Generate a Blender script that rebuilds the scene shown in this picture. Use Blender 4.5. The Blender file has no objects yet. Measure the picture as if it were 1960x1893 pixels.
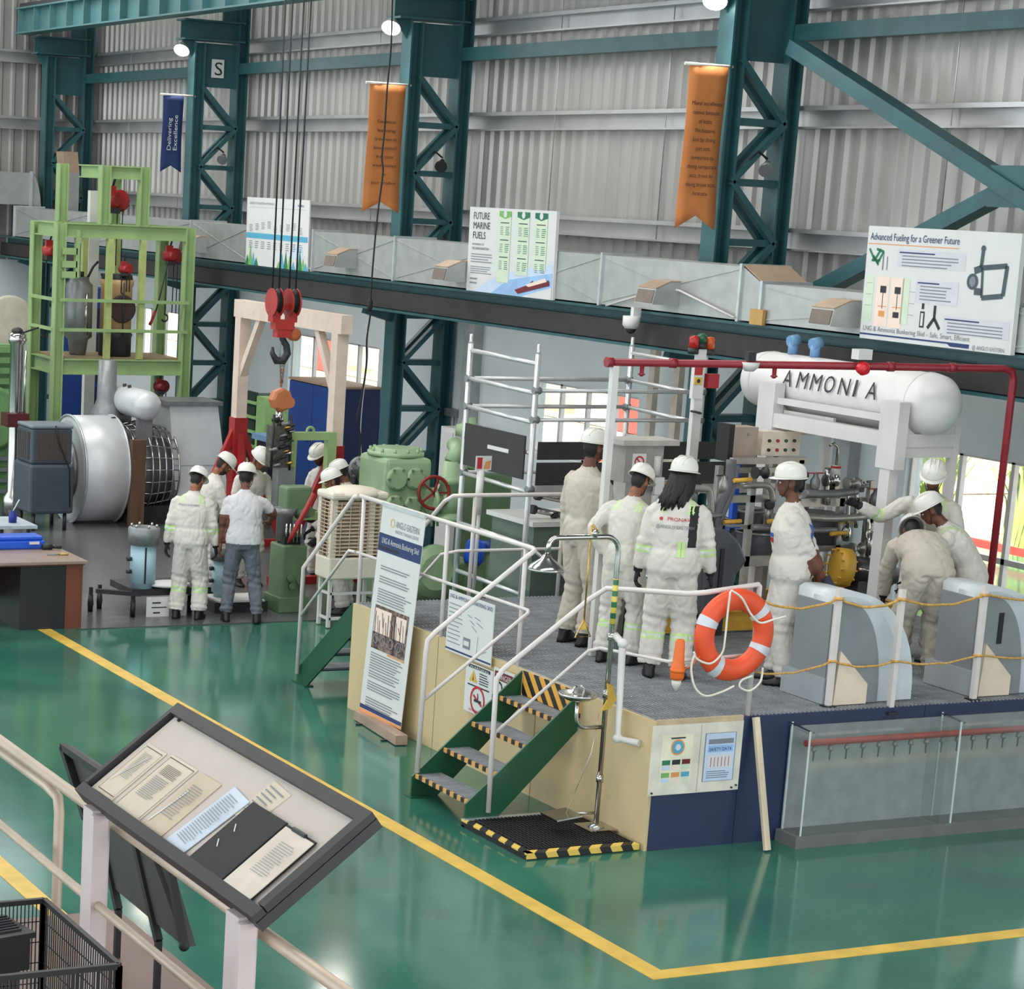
import bpy, bmesh, math, random
from mathutils import Vector, Matrix, noise
random.seed(7)
S = bpy.context.scene
COL = S.collection
# ---------------------------------------------------------------- camera
FPX, CX, CY = 4411.127, 480.367, 1304.473          # focal length and principal point of a 1960x1893 frame
RC = Matrix(((0.41391673, 0.9090796, 0.04740488), (0.20888803, -0.04416604, -0.97694173), (-0.88602411, 0.41427484, -0.20817691)))
EYE = Vector((0, 0, 5.0))
cd = bpy.data.cameras.new('camera'); cam = bpy.data.objects.new('camera', cd); COL.objects.link(cam)
r0, r1, r2 = RC[0], RC[1], RC[2]
cam.matrix_world = Matrix(((r0[0], -r1[0], -r2[0], EYE.x), (r0[1], -r1[1], -r2[1], EYE.y), (r0[2], -r1[2], -r2[2], EYE.z), (0, 0, 0, 1)))
cd.sensor_fit = 'HORIZONTAL'; cd.sensor_width = 36; cd.lens = FPX / 1960 * 36
cd.shift_x = (980 - CX) / 1960; cd.shift_y = (CY - 946.5) / 1960
cd.clip_start = .1; cd.clip_end = 400
S.camera = cam
# ---------------------------------------------------------------- world, sun, added area lamps for overhead fill, exposure
w = bpy.data.worlds.new('sky'); S.world = w; w.use_nodes = True
bg = w.node_tree.nodes['Background']; bg.inputs[0].default_value = (.86, .93, 1, 1); bg.inputs[1].default_value = 1.5
sd = bpy.data.lights.new('sun', 'SUN'); sd.energy = 9.0; sd.angle = .03; sd.color = (1, .93, .82)
sun = bpy.data.objects.new('sun', sd); COL.objects.link(sun); sun.rotation_euler = Vector((-.5, .45, -.75)).to_track_quat('-Z', 'Y').to_euler()
for k, (lx, ly, pw) in enumerate([(-41, 8, 520), (-31, 8, 560), (-21, 7, 520), (-11, 7, 380)]):
    ld = bpy.data.lights.new('overhead_fill', 'AREA'); ld.shape = 'RECTANGLE'; ld.size = 3; ld.size_y = 12; ld.energy = pw; ld.color = (1, .985, .96)
    lo = bpy.data.objects.new('overhead_fill', ld); COL.objects.link(lo); lo.location = (lx, ly, 10.2)
vs = S.view_settings; vs.view_transform = 'Standard'; vs.look = 'None'; vs.gamma = 1; vs.use_curve_mapping = False; vs.exposure = .55
# ---------------------------------------------------------------- helpers
def P(u, v, **k):
    """the point where the sight line of pixel (u, v) meets a plane x=, y= or z= of the hall"""
    d = RC.transposed() @ Vector(((u - CX) / FPX, (v - CY) / FPX, 1)); (a, c), = k.items(); i = 'xyz'.index(a)
    return EYE + d * ((c - EYE[i]) / d[i])
MATS = {}
def mat(name, rgb, rough=.5, metal=0., var=.1, scale=6., bump=0., rgb2=None, spec=.5, stretch=(1, 1, 1), bscale=None, trans=0., coat=0.):
    if name in MATS: return MATS[name]
    m = bpy.data.materials.new(name); m.use_nodes = True; nt = m.node_tree; b = nt.nodes['Principled BSDF']
    b.inputs['Roughness'].default_value = rough; b.inputs['Metallic'].default_value = metal
    b.inputs['Specular IOR Level'].default_value = spec; b.inputs['Transmission Weight'].default_value = trans; b.inputs['Coat Weight'].default_value = coat
    tc = nt.nodes.new('ShaderNodeTexCoord'); mp = nt.nodes.new('ShaderNodeMapping'); mp.inputs['Scale'].default_value = stretch
    nt.links.new(tc.outputs['Object'], mp.inputs['Vector'])
    n = nt.nodes.new('ShaderNodeTexNoise'); n.inputs['Scale'].default_value = scale; n.inputs['Detail'].default_value = 5
    nt.links.new(mp.outputs[0], n.inputs['Vector'])
    cr = nt.nodes.new('ShaderNodeValToRGB'); c2 = rgb2 or [c * (1 - var) for c in rgb]; c1 = rgb if rgb2 else [min(1, c * (1 + var)) for c in rgb]
    cr.color_ramp.elements[0].position = .35; cr.color_ramp.elements[1].position = .65
    cr.color_ramp.elements[0].color = (*c2, 1); cr.color_ramp.elements[1].color = (*c1, 1)
    nt.links.new(n.outputs['Fac'], cr.inputs[0]); nt.links.new(cr.outputs[0], b.inputs['Base Color'])
    if bump:
        n2 = nt.nodes.new('ShaderNodeTexNoise'); n2.inputs['Scale'].default_value = bscale or scale * 4; n2.inputs['Detail'].default_value = 4; nt.links.new(mp.outputs[0], n2.inputs['Vector'])
        bp = nt.nodes.new('ShaderNodeBump'); bp.inputs['Strength'].default_value = bump; bp.inputs['Distance'].default_value = .02
        nt.links.new(n2.outputs['Fac'], bp.inputs['Height']); nt.links.new(bp.outputs[0], b.inputs['Normal'])
    MATS[name] = m; return m
def srgb(r, g, b):
    f = lambda c: (c / 255 / 12.92) if c <= 10 else ((c / 255 + .055) / 1.055) ** 2.4
    return (f(r), f(g), f(b))
def emit(name, rgb, st):
    m = bpy.data.materials.new(name); m.use_nodes = True; b = m.node_tree.nodes['Principled BSDF']
    b.inputs['Base Color'].default_value = (*rgb, 1); b.inputs['Emission Color'].default_value = (*rgb, 1); b.inputs['Emission Strength'].default_value = st; MATS[name] = m; return m
V = Vector
def frame(d, up=V((0, 0, 1))):
    d = d.normalized()
    if abs(d.dot(up)) > .98: up = V((1, 0, 0)) if abs(d.x) < .9 else V((0, 1, 0))
    s = d.cross(up).normalized(); return s, s.cross(d).normalized()
class MB:
    """collects shapes and links them as ONE mesh object"""
    def __init__(s): s.v = []; s.f = []; s.sm = []
    def add(s, vs, fs, smooth=False):
        o = len(s.v); s.v += [V(q) for q in vs]; s.f += [tuple(i + o for i in f) for f in fs]; s.sm += [smooth] * len(fs); return s
    def box(s, c, d, rz=0, M=None):
        x, y, z = [q / 2 for q in d]; R = M or Matrix.Rotation(rz, 3, 'Z'); c = V(c)
        vs = [c + R @ V((i * x, j * y, k * z)) for k in (-1, 1) for j in (-1, 1) for i in (-1, 1)]
        return s.add(vs, [(0, 2, 3, 1), (4, 5, 7, 6), (0, 1, 5, 4), (2, 6, 7, 3), (0, 4, 6, 2), (1, 3, 7, 5)])
    def bb(s, x0, x1, y0, y1, z0, z1): return s.box(((x0 + x1) / 2, (y0 + y1) / 2, (z0 + z1) / 2), (abs(x1 - x0), abs(y1 - y0), abs(z1 - z0)))
    def prism(s, poly, vec, smooth=False):
        n = len(poly); a = [V(p) for p in poly]; vec = V(vec); vs = a + [p + vec for p in a]
        return s.add(vs, [tuple(range(n - 1, -1, -1)), tuple(range(n, 2 * n))], False).add([], [], 0) if n < 0 else s._pr(vs, n, smooth)
    def _pr(s, vs, n, smooth):
        o = len(s.v); s.v += vs
        for f, q in [(tuple(range(n - 1, -1, -1)), False), (tuple(range(n, 2 * n)), False)] + [((i, (i + 1) % n, (i + 1) % n + n, i + n), smooth) for i in range(n)]:
            s.f.append(tuple(i + o for i in f)); s.sm.append(q)
        return s
    def bar(s, p, q, w, h, up=V((0, 0, 1))):
        p, q = V(p), V(q); a, b = frame(q - p, V(up)); a = a * w / 2; b = b * h / 2
        return s.prism([p - a - b, p + a - b, p + a + b, p - a + b], q - p)
    def ibeam(s, p, q, w, h, t=.02, up=V((0, 0, 1))):
        p, q = V(p), V(q); a, b = frame(q - p, V(up)); P2 = lambda x, y: p + a * x + b * y
        w /= 2; h /= 2
        return s.prism([P2(-w, -h), P2(w, -h), P2(w, -h + t), P2(t / 2, -h + t), P2(t / 2, h - t), P2(w, h - t), P2(w, h), P2(-w, h), P2(-w, h - t), P2(-t / 2, h - t), P2(-t / 2, -h + t), P2(-w, -h + t)], q - p)
    def cyl(s, p, q, r, n=12, r2=None, smooth=True): return s.lathe([(0, r), (1, r if r2 is None else r2)], p, q, n, smooth, unit=True)
    def lathe(s, prof, p, q, n=16, smooth=True, unit=False, caps=True):
        p, q = V(p), V(q); L = (q - p).length; d = (q - p) / L; a, b = frame(d); o = len(s.v)
        for t, r in prof:
            c = p + d * (t * L if unit else t)
            for i in range(n):
                th = 2 * math.pi * i / n; s.v.append(c + (a * math.cos(th) + b * math.sin(th)) * r)
        for k in range(len(prof) - 1):
            for i in range(n):
                j = (i + 1) % n; s.f.append((o + k * n + i, o + k * n + j, o + (k + 1) * n + j, o + (k + 1) * n + i)); s.sm.append(smooth)
        if caps:
            s.f.append(tuple(o + i for i in range(n - 1, -1, -1))); s.f.append(tuple(o + (len(prof) - 1) * n + i for i in range(n))); s.sm += [False, False]
        return s
    def tube(s, pts, r, n=8, closed=False, smooth=True):
        pts = [V(p) for p in pts]; m = len(pts); o = len(s.v); up = None
        for k, p in enumerate(pts):
            a = pts[k - 1] if (k or closed) else None; b = pts[(k + 1) % m] if (k < m - 1 or closed) else None
            d = ((p - a).normalized() if a is not None else V()) + ((b - p).normalized() if b is not None else V())
            if d.length < 1e-6: d = b - p
            d.normalize()
            if up is None: up = frame(d)[1]
            sd = d.cross(up)
            if sd.length < 1e-4: sd = frame(d)[0]
            sd.normalize(); up = sd.cross(d).normalized()
            ks = 1.0
            if a is not None and b is not None:
                cs = (p - a).normalized().dot((b - p).normalized()); ks = 1 / max(.5, math.sqrt(max(0, (1 + cs) / 2)))
            rr = r[k] if isinstance(r, (list, tuple)) else r
            for i in range(n):
                th = 2 * math.pi * i / n; s.v.append(p + (sd * math.cos(th) + up * math.sin(th)) * rr)
        for k in range(m if closed else m - 1):
            for i in range(n):
                j = (i + 1) % n; k2 = (k + 1) % m
                s.f.append((o + k * n + i, o + k * n + j, o + k2 * n + j, o + k2 * n + i)); s.sm.append(smooth)
        if not closed:
            s.f.append(tuple(o + i for i in range(n - 1, -1, -1))); s.f.append(tuple(o + (m - 1) * n + i for i in range(n))); s.sm += [False, False]
        return s
    def ell(s, c, r, n=12, m=8, M=None):
        c = V(c); o = len(s.v); R = M or Matrix.Identity(3); r = (r, r, r) if isinstance(r, (int, float)) else r
        for k in range(m + 1):
            ph = math.pi * k / m - math.pi / 2
            for i in range(n):
                th = 2 * math.pi * i / n; s.v.append(c + R @ V((r[0] * math.cos(ph) * math.cos(th), r[1] * math.cos(ph) * math.sin(th), r[2] * math.sin(ph))))
        for k in range(m):
            for i in range(n):
                j = (i + 1) % n; s.f.append((o + k * n + i, o + k * n + j, o + (k + 1) * n + j, o + (k + 1) * n + i)); s.sm.append(True)
        return s
    def torus(s, c, ax, R, r, n=32, m=10, sq=1.0):
        ax = V(ax).normalized(); a, b = frame(ax); c = V(c)
        return s.tube([c + (a * math.cos(t) + b * math.sin(t)) * R for t in [2 * math.pi * i / n for i in range(n)]], r, m, closed=True)
    def quad(s, a, b, c, d): return s.add([a, b, c, d], [(0, 1, 2, 3)])
    def mesh(s, name, org):
        me = bpy.data.meshes.new(name); me.from_pydata([q - org for q in s.v], [], s.f); me.polygons.foreach_set('use_smooth', s.sm)
        bm = bmesh.new(); bm.from_mesh(me); bmesh.ops.remove_doubles(bm, verts=bm.verts, dist=1e-5); bmesh.ops.recalc_face_normals(bm, faces=bm.faces); bm.to_mesh(me); bm.free()
        me.update(); return me
    def build(s, name, m, parent=None, bevel=0, org=None):
        org = root_loc(parent) if parent else (V(org) if org else V((0, 0, 0)))
        me = s.mesh(name, org); me.materials.append(m if not isinstance(m, str) else MATS[m])
        o = bpy.data.objects.new(name, me); COL.objects.link(o)
        if parent: o.parent = parent
        else: o.location = org
        if bevel:
            md = o.modifiers.new('bevel', 'BEVEL'); md.width = bevel; md.segments = 2; md.limit_method = 'ANGLE'
        return o
def root_loc(o):
    while o.parent: o = o.parent
    return V(o.location)
def tag(o, label, cat, group=None):
    o['label'] = label; o['category'] = cat
    if group: o['group'] = group
    return o
def thing(name, loc, label, cat, group=None):
    o = bpy.data.objects.new(name, None); o.empty_display_size = .1; COL.objects.link(o); o.location = loc; return tag(o, label, cat, group)
def struct(name, mb, m, **k):
    o = mb.build(name, m, **k); o['kind'] = 'structure'; return o
def copy_tree(o, parent=None):
    c = o.copy(); COL.objects.link(c); c.parent = parent
    for ch in list(o.children): copy_tree(ch, c)
    return c
def hook_arc(c, a, b, r, t0, t1, n=8): return [V(c) + (V(a) * math.cos(t) + V(b) * math.sin(t)) * r for t in [math.radians(t0 + (t1 - t0) * i / n) for i in range(n + 1)]]
def text(s, org, right, up, h, m, parent, name='lettering', width=None, align='LEFT', thick=.0015):
    cu = bpy.data.curves.new('t', 'FONT'); cu.body = s; cu.align_x = align; cu.size = 1; cu.resolution_u = 3; cu.extrude = 0
    t = bpy.data.objects.new('t', cu); me = bpy.data.meshes.new_from_object(t); bpy.data.objects.remove(t); bpy.data.curves.remove(cu)
    right = V(right).normalized(); up = V(up).normalized(); nrm = right.cross(up)
    xs = [v.co.x for v in me.vertices] or [0, 1]; ww = max(xs) - min(xs) or 1; ks = h / .72; kx = (width / ww) if width else ks
    loc = root_loc(parent)
    for v in me.vertices: c = v.co.copy(); v.co = V(org) + right * (c.x * kx) + up * (c.y * ks) + nrm * thick - loc
    me.name = name; me.materials.append(m); o = bpy.data.objects.new(name, me); COL.objects.link(o); o.parent = parent; o['kind'] = 'stuff'; return o
# ---------------------------------------------------------------- materials
teal = mat('teal_paint', srgb(44, 88, 92), .42, 0, .12, 3)
zinc = mat('corrugated_zinc', srgb(176, 173, 168), .42, .55, .09, 1.3, stretch=(1, 1, .35))
girtm = mat('galvanised_girt', srgb(190, 190, 190), .35, .7, .08, 2)
plaster = mat('plaster', srgb(212, 217, 219), .8, 0, .05, .9, bump=.05)
white = mat('white_paint', srgb(214, 212, 208), .4, 0, .04, 4)
rail_white = mat('rail_paint', srgb(218, 210, 206), .4, 0, .04, 6)
cream = mat('cream_panel', srgb(206, 184, 140), .5, 0, .05, 2, stretch=(1, 1, .3))
black = mat('black_rubber', srgb(24, 24, 25), .6, 0, .1, 8)
dark = mat('dark_metal', srgb(52, 52, 55), .5, .3, .15, 8)
greymetal = mat('grey_metal', srgb(132, 134, 136), .42, .4, .12, 8)
chrome = mat('steel', srgb(190, 188, 184), .18, 1, .05, 8)
alu = mat('aluminium', srgb(196, 200, 203), .36, .5, .08, 6)
duct = mat('duct_zinc', srgb(176, 178, 176), .4, .5, .07, 5)
lgreen = mat('light_green_paint', srgb(146, 172, 116), .42, 0, .08, 3)
pgreen = mat('pale_green_paint', srgb(156, 182, 142), .4, 0, .1, 3)
mgreen = mat('machine_green', srgb(100, 124, 92), .45, 0, .12, 4)
dgreen = mat('stair_green', srgb(20, 78, 52), .4, 0, .08, 4)
red = mat('red_paint', srgb(160, 34, 36), .4, 0, .1, 5)
pipered = mat('pipe_red', srgb(138, 32, 44), .38, 0, .08, 5)
orange = mat('orange_plastic', srgb(232, 84, 44), .45, 0, .06, 5)
orangeb = mat('orange_cloth', srgb(206, 128, 70), .8, 0, .05, 6, bump=.08)
yellow = mat('yellow_paint', srgb(214, 176, 76), .45, 0, .12, 5)
navy = mat('navy_panel', srgb(35, 47, 80), .4, 0, .06, 2)
blue = mat('cabinet_blue', srgb(28, 66, 138), .45, 0, .08, 2)
bblue = mat('bright_blue', srgb(28, 84, 200), .4, 0, .08, 4)
lblue = mat('light_blue_paint', srgb(162, 196, 206), .45, 0, .06, 3)
brown = mat('brown_board', srgb(112, 70, 54), .45, 0, .1, 4, stretch=(1, 1, .2))
paper = mat('paper', srgb(214, 214, 212), .7, 0, .02, 4)
ink = mat('ink', srgb(40, 42, 48), .6, 0, .02, 4)
inkgrey = mat('grey_ink', srgb(128, 132, 140), .7, 0, .02, 4)
inkblue = mat('blue_ink', srgb(36, 56, 104), .6, 0, .02, 4)
cloth = mat('coverall_white', srgb(212, 206, 198), .85, 0, .06, 3, bump=.25, bscale=14)
# ================================================================ THE HALL
XE, YC, YW = -45.3, 15.7, 16.75            # end wall, column front, plaster wall
ZN = 6.68; DZ = .665                       # lacing node heights
nt_floor = mat('floor_epoxy', srgb(60, 118, 98), .11, 0, .2, .8, rgb2=srgb(44, 96, 84), spec=.5, bump=.035, bscale=1.6)
struct('floor', MB().bb(-60, 4, -8, 26, -.2, 0), nt_floor)
plate_dark = mat('floor_plating', srgb(90, 91, 92), .24, 0, .25, .8, stretch=(.25, 1, 1), bump=.05)
fl = struct('floor_plating', MB().bb(XE, -38.2, 9.15, YW, 0, .012), plate_dark)
for k in range(6): MB().bb(-38.19 + k * 2.32, -35.88 + k * 2.32, 9.15, YW, 0, .012).build('plate', plate_dark, fl)
for n, a in enumerate([(-45, -12.05, 8.69, 8.85), (-12.2, -12.05, 8.85, 16.6), (-30, -8, 5.27, 5.43)]):
    struct('trim_%d' % (n + 1), MB().bb(a[0], a[1], a[2], a[3], 0, .004), yellow)
struct('ceiling', MB().bb(XE - .4, 3, -7, YW + .6, 10.4, 10.5), mat('roof_sheet', srgb(150, 150, 150), .6))
# --- plaster walls with window openings
WINS = [(-41.9, -39.2, 1.75, 2.72), (-34.95, -31.75, 1.7, 2.72), (-27.2, -24.62, 1.68, 2.66), (-19.5, -12.6, .35, 2.68)]
wb = MB(); xs = [XE - .2] + [q for a in WINS for q in a[:2]] + [-8]
for i in range(len(xs) - 1):
    if i % 2 == 0: wb.bb(xs[i], xs[i + 1], YW, YW + .22, 0, 3.75)
    else: a = WINS[i // 2]; wb.bb(a[0], a[1], YW, YW + .22, 0, a[2]); wb.bb(a[0], a[1], YW, YW + .22, a[3], 3.75)
wall_back = struct('wall_back', wb, plaster)
MB().bb(XE, -8, YW - .02, YW + .3, 3.74, 3.8).build('coping', plaster, wall_back)
for x in (-28.75, -20.4): MB().bb(x - .14, x + .14, YW - .16, YW, 0, 3.7).build('pilaster', mat('pilaster_grey', srgb(168, 170, 172), .7), wall_back)
wall_end = struct('wall_end', MB().bb(XE - .2, XE, -8, YW, 0, 3.4), plaster)
# --- corrugated sheets, each one a piece
def sheet_mesh(h):
    mb = MB(); prof = []
    for k in range(4): x = k * .27; prof += [(x, 0), (x + .15, 0), (x + .18, .045), (x + .24, .045)]
    prof.append((1.08, 0)); vs = []; fs = []
    for (x, d) in prof: vs += [V((x, -d, 0)), V((x, -d, h))]
    for i in range(len(prof) - 1): fs.append((2 * i, 2 * i + 2, 2 * i + 3, 2 * i + 1))
    mb.add(vs, fs); vs2 = [q + V((0, .003, 0)) for q in vs]; mb.add(vs2, [f[::-1] for f in fs]); return mb
me_sheet = sheet_mesh(6.9).mesh('sheet', V()); me_sheet.materials.append(zinc); me_low = sheet_mesh(5.3).mesh('sheet', V()); me_low.materials.append(zinc)
def add_sheets(par, pts, rz, me_sheet=me_sheet):
    for p in pts:
        o = bpy.data.objects.new('sheet', me_sheet); COL.objects.link(o); o.parent = par; o.location = p; o.rotation_euler = (0, 0, rz)
up = struct('wall_back_cladding', MB().bb(XE, -8, 17.0, 17.06, 3.5, 10.4), zinc)
add_sheets(up, [(XE + k * 1.08, 16.99, 3.5) for k in range(35)], 0)
ue = struct('wall_end_cladding', MB().bb(XE - .16, XE - .1, -8, 17, 3.3, 8.6), zinc)
add_sheets(ue, [(XE - .09, 17 - 1.08 * (k + 1), 3.3) for k in range(23)], math.pi / 2, me_low)
added_gap = struct('window_5', MB().bb(XE - .16, XE - .1, -8, 17, 8.6, 8.68).bb(XE - .16, XE - .1, -8, 17, 10.32, 10.4), girtm)  # unseen opening added above the cladding for sky light and floor sheen
for k in range(14): MB().bb(XE - .15, XE - .11, -8 + k * 1.9, -7.92 + k * 1.9, 8.68, 10.32).build('mullion', girtm, added_gap)
def girt(par, p, q, h=.2):
    p, q = V(p), V(q); mb = MB(); a, b = frame(q - p); n = a if abs(a.y) > .5 and a.y < 0 or (abs(a.x) > .5 and a.x > 0) else -a
    mb.prism([p, p + n * .16, p + n * .16 + b * .02, p + n * .012 + b * .02, p + n * .012 + b * h, p + n * .16 + b * h, p + n * .16 + b * (h + .05), p + n * .148 + b * (h + .05), p + n * .148 + b * (h + .012), p + b * (h + .012)], q - p)
    mb.build('girt', girtm, par)
for z in (4.62, 5.98, 7.27, 8.6):
    girt(up, (XE, 16.93, z), (-8, 16.93, z))
    if z < 8: girt(ue, (XE - .03, 16.9, z), (XE - .03, -8, z))
for k in range(12):
    x = XE + 2.4 + k * 2.6
    MB().cyl((x, 16.86, 4.6), (x, 16.86, 8.7), .008, 6).build('sag_rod', girtm, up)
# --- windows: frame, mullions, glass
glass = bpy.data.materials.new('window_glass'); glass.use_nodes = True
_n = glass.node_tree; _n.nodes.clear(); _o = _n.nodes.new('ShaderNodeOutputMaterial'); _t = _n.nodes.new('ShaderNodeBsdfTransparent'); _g = _n.nodes.new('ShaderNodeBsdfGlossy'); _m = _n.nodes.new('ShaderNodeMixShader')
_g.inputs['Roughness'].default_value = .03; _m.inputs[0].default_value = .06; _n.links.new(_t.outputs[0], _m.inputs[1]); _n.links.new(_g.outputs[0], _m.inputs[2]); _n.links.new(_m.outputs[0], _o.inputs[0])
alframe = mat('window_aluminium', srgb(205, 203, 200), .4, .3, .04, 5)
for n, (x0, x1, z0, z1) in enumerate(WINS):
    npan = 9 if n == 3 else 4; fr = MB(); y0, y1 = YW + .06, YW + .12
    for zz in (z0, z1): fr.bb(x0, x1, y0, y1, zz - .03, zz + .03)
    for xx in (x0, x1): fr.bb(xx - .03, xx + .03, y0, y1, z0, z1)
    wf = struct('window_%d' % (n + 1), fr, alframe)
    for k in range(1, npan): x = x0 + (x1 - x0) * k / npan; MB().bb(x - .025, x + .025, y0, y1, z0, z1).build('mullion', alframe, wf)
    if n == 3: MB().bb(x0, x1, y0, y1, 1.62, 1.68).build('transom', alframe, wf)
    for k in range(npan):
        a = x0 + (x1 - x0) * k / npan; b = x0 + (x1 - x0) * (k + 1) / npan; MB().bb(a + .026, b - .026, YW + .085, YW + .091, z0 + .03, z1 - .03).build('pane', glass, wf)
# --- laced columns
def column(x, label):
    t = thing('steel_column', (x, 16.2, 0), label, 'column', 'laced teal steel columns')
    MB().ibeam((x, YC + .1, .012), (x, YC + .1, 7.4), .28, .2, .025, up=V((0, 1, 0))).build('front_chord', teal, t)
    MB().ibeam((x, 16.6, .012), (x, 16.6, 10.3), .28, .2, .025, up=V((0, 1, 0))).build('rear_chord', teal, t)
    MB().bb(x - .02, x + .02, YC + .2, 16.5, ZN, 7.4).build('web_plate', teal, t)
    MB().bb(x - .24, x + .24, YC - .25, 16.72, .012, .05).build('base_plate', teal, t)
    ya, yb = YC + .17, 16.53
    for k in range(10):
        z0 = ZN - k * DZ; z1 = z0 - DZ
        if z1 < .05: break
        a, b = ((ya, yb) if k % 2 == 0 else (yb, ya))
        MB().bar((x + .1, a, z0), (x + .1, b, z1), .07, .09, up=(1, 0, 0)).build('lacing_bar', teal, t)
        MB().bar((x - .1, a, z0), (x - .1, b, z1), .07, .09, up=(1, 0, 0)).build('lacing_bar', teal, t)
        MB().bar((x, ya, z1), (x, yb, z1), .2, .08).build('batten', teal, t)
    MB().ibeam((x, YC - .22, 7.6), (x, 16.6, 7.6), .4, .34, .03).build('bracket', teal, t)
    MB().prism([(x - .02, YC - .2, 7.44), (x - .02, YC + .05, 7.44), (x - .02, YC + .05, 7.1)], (.04, 0, 0)).build('gusset', teal, t)
    MB().bb(x - .03, x + .03, YC + .55, 16.5, 7.77, 9.6).build('upper_plate', teal, t)
    return t
XC = [-44.6, -37.15, -29.48, -21.98, -14.4]
LC = ['tall teal laced column in the far corner beside the end wall', 'tall teal laced column carrying the letter S sign', 'tall teal laced column between the plain white poster and the marine fuels poster',
      'tall teal laced column nearest the ammonia tank, right of the long orange banner', 'teal laced column beyond the right edge behind the fueling board']
cols = [column(x, l) for x, l in zip(XC, LC)]
# runway beam with stiffeners
t = thing('crane_runway_beam', (-36, 15.42, 7.8), 'long teal crane runway beam with rows of vertical stiffeners at the top left', 'beam')
tl = mat('teal_light', srgb(82, 128, 130), .42, 0, .08, 3)
MB().ibeam((-45.2, 15.42, 8.06), (-8, 15.42, 8.06), .34, .5, .03).build('beam', tl, t)
for k in range(34): x = -45 + k * .92; MB().bb(x - .012, x + .012, 15.27, 15.42, 7.84, 8.28).build('stiffener', tl, t)
MB().bb(-45.2, -8, 15.36, 15.48, 8.31, 8.4).build('crane_rail', dark, t)
t = thing('tie_strut', (-30, 16.55, 7), 'teal square tie strut running from column to column below the crane beam', 'beam')
for a, b in zip(XC[:-1], XC[1:]): MB().bar((a + .15, 16.6, 7.01), (b - .15, 16.6, 7.01), .16, .18).build('strut', teal, t)
a = P(1530, 95, y=16.25); b = P(1960, 375, y=16.25); c = P(1570, 555, y=16.3); e = P(1960, 347, y=16.3)
t = thing('cross_brace', (a + b) / 2, 'large teal diagonal cross brace in the right-hand bay above the fueling board', 'brace')
d = (b - a); MB().bar(a - d * .02, a + d * 1.72, .16, .22, up=(0, 1, 0)).build('diagonal', teal, t)
d = (e - c); MB().bar(c - d * .35, c + d * 1.9, .16, .2, up=(0, 1, 0)).build('diagonal', teal, t)
x = P(1928, 357, y=16.2); MB().box(x, (.5, .03, .4)).build('gusset', teal, t)
# shelf beam under the duct
t = thing('duct_support_beam', (-30, 15.3, 3.46), 'long teal beam carrying the zinc air duct along the wall', 'beam')
MB().ibeam((XE, 15.28, 3.67), (-8, 15.28, 3.67), .46, .42, .03).build('beam', teal, t)
bs = mat('beam_shade_brown', srgb(50, 47, 46), .7)
MB().bb(XE, -8, 15.12, 15.2, 3.5, 3.74).build('shade_strip', bs, t)  # dark strip paints in the shade on the beam web below its flange
for x in XC: MB().bar((x, 15.28, 3.43), (x, 15.78, 3.3), .12, .12).build('bracket', teal, t)
# ================================================================ PRINTED SHEETS
class Sheet:
    """a flat printed thing: origin top-left, right and down vectors; marks are thin prints on its face"""
    def __init__(s, t, tl, right, down, base, name='panel', thick=.02, edge=None):
        s.t = t; s.o = V(tl); s.r = V(right); s.d = V(down); s.n = s.r.cross(-s.d).normalized(); s.g = {}
        MB().prism([s.o, s.o + s.r, s.o + s.r + s.d, s.o + s.d], -s.n * thick).build(name, base, t)
    def at(s, u, v, l=1): return s.o + s.r * u + s.d * v + s.n * (.0016 * l)
    def poly(s, pts, m, l=1): mb = s.g.setdefault((m.name, l), MB()); mb.add([s.at(u, v, l) for u, v in pts], [tuple(range(len(pts) - 1, -1, -1))]); return s
    def rect(s, u0, v0, u1, v1, m, l=1): return s.poly([(u0, v0), (u1, v0), (u1, v1), (u0, v1)], m, l)
    def lines(s, u0, v0, u1, n, dv, m=None, h=.35, l=2, ragged=.25):
        for k in range(n): s.rect(u0, v0 + k * dv, u1 - (u1 - u0) * ragged * random.random(), v0 + k * dv + dv * h, m or inkgrey, l)
        return s
    def disc(s, u, v, r, m, l=2, asp=None, n=18, r2=0):
        a = asp or s.d.length / s.r.length
        if not r2: return s.poly([(u + r * math.cos(2 * math.pi * i / n), v + r / a * math.sin(2 * math.pi * i / n)) for i in range(n)], m, l)
        for i in range(n):
            c = [(2 * math.pi * (i + j) / n) for j in (0, 1)]
            s.poly([(u + r * math.cos(c[0]), v + r / a * math.sin(c[0])), (u + r * math.cos(c[1]), v + r / a * math.sin(c[1])), (u + r2 * math.cos(c[1]), v + r2 / a * math.sin(c[1])), (u + r2 * math.cos(c[0]), v + r2 / a * math.sin(c[0]))], m, l)
    def bar(s, a, b, wd, m, l=2):
        asp = s.d.length / s.r.length; dx, dy = b[0] - a[0], (b[1] - a[1]) * asp; L = math.hypot(dx, dy) or 1; px, py = -dy / L * wd / 2, dx / L * wd / 2 / asp
        return s.poly([(a[0] - px, a[1] - py), (b[0] - px, b[1] - py), (b[0] + px, b[1] + py), (a[0] + px, a[1] + py)], m, l)
    def txt(s, st, u, v, h, m, width=None, align='LEFT', l=3):
        return text(st, s.o + s.r * u + s.d * v, s.r, -s.d, h * s.d.length, m, s.t, width=width * s.r.length if width else None, align=align, thick=.0016 * l)
    def done(s, name='print'):
        for (mn, l), mb in s.g.items(): mb.build(name, MATS[mn], s.t)['kind'] = 'stuff'
pgr = mat('print_green', srgb(120, 176, 96), .6, 0, .03); pgr2 = mat('print_dark_green', srgb(42, 120, 84), .6, 0, .03); plg = mat('print_pale_green', srgb(206, 220, 196), .6, 0, .03)
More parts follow.
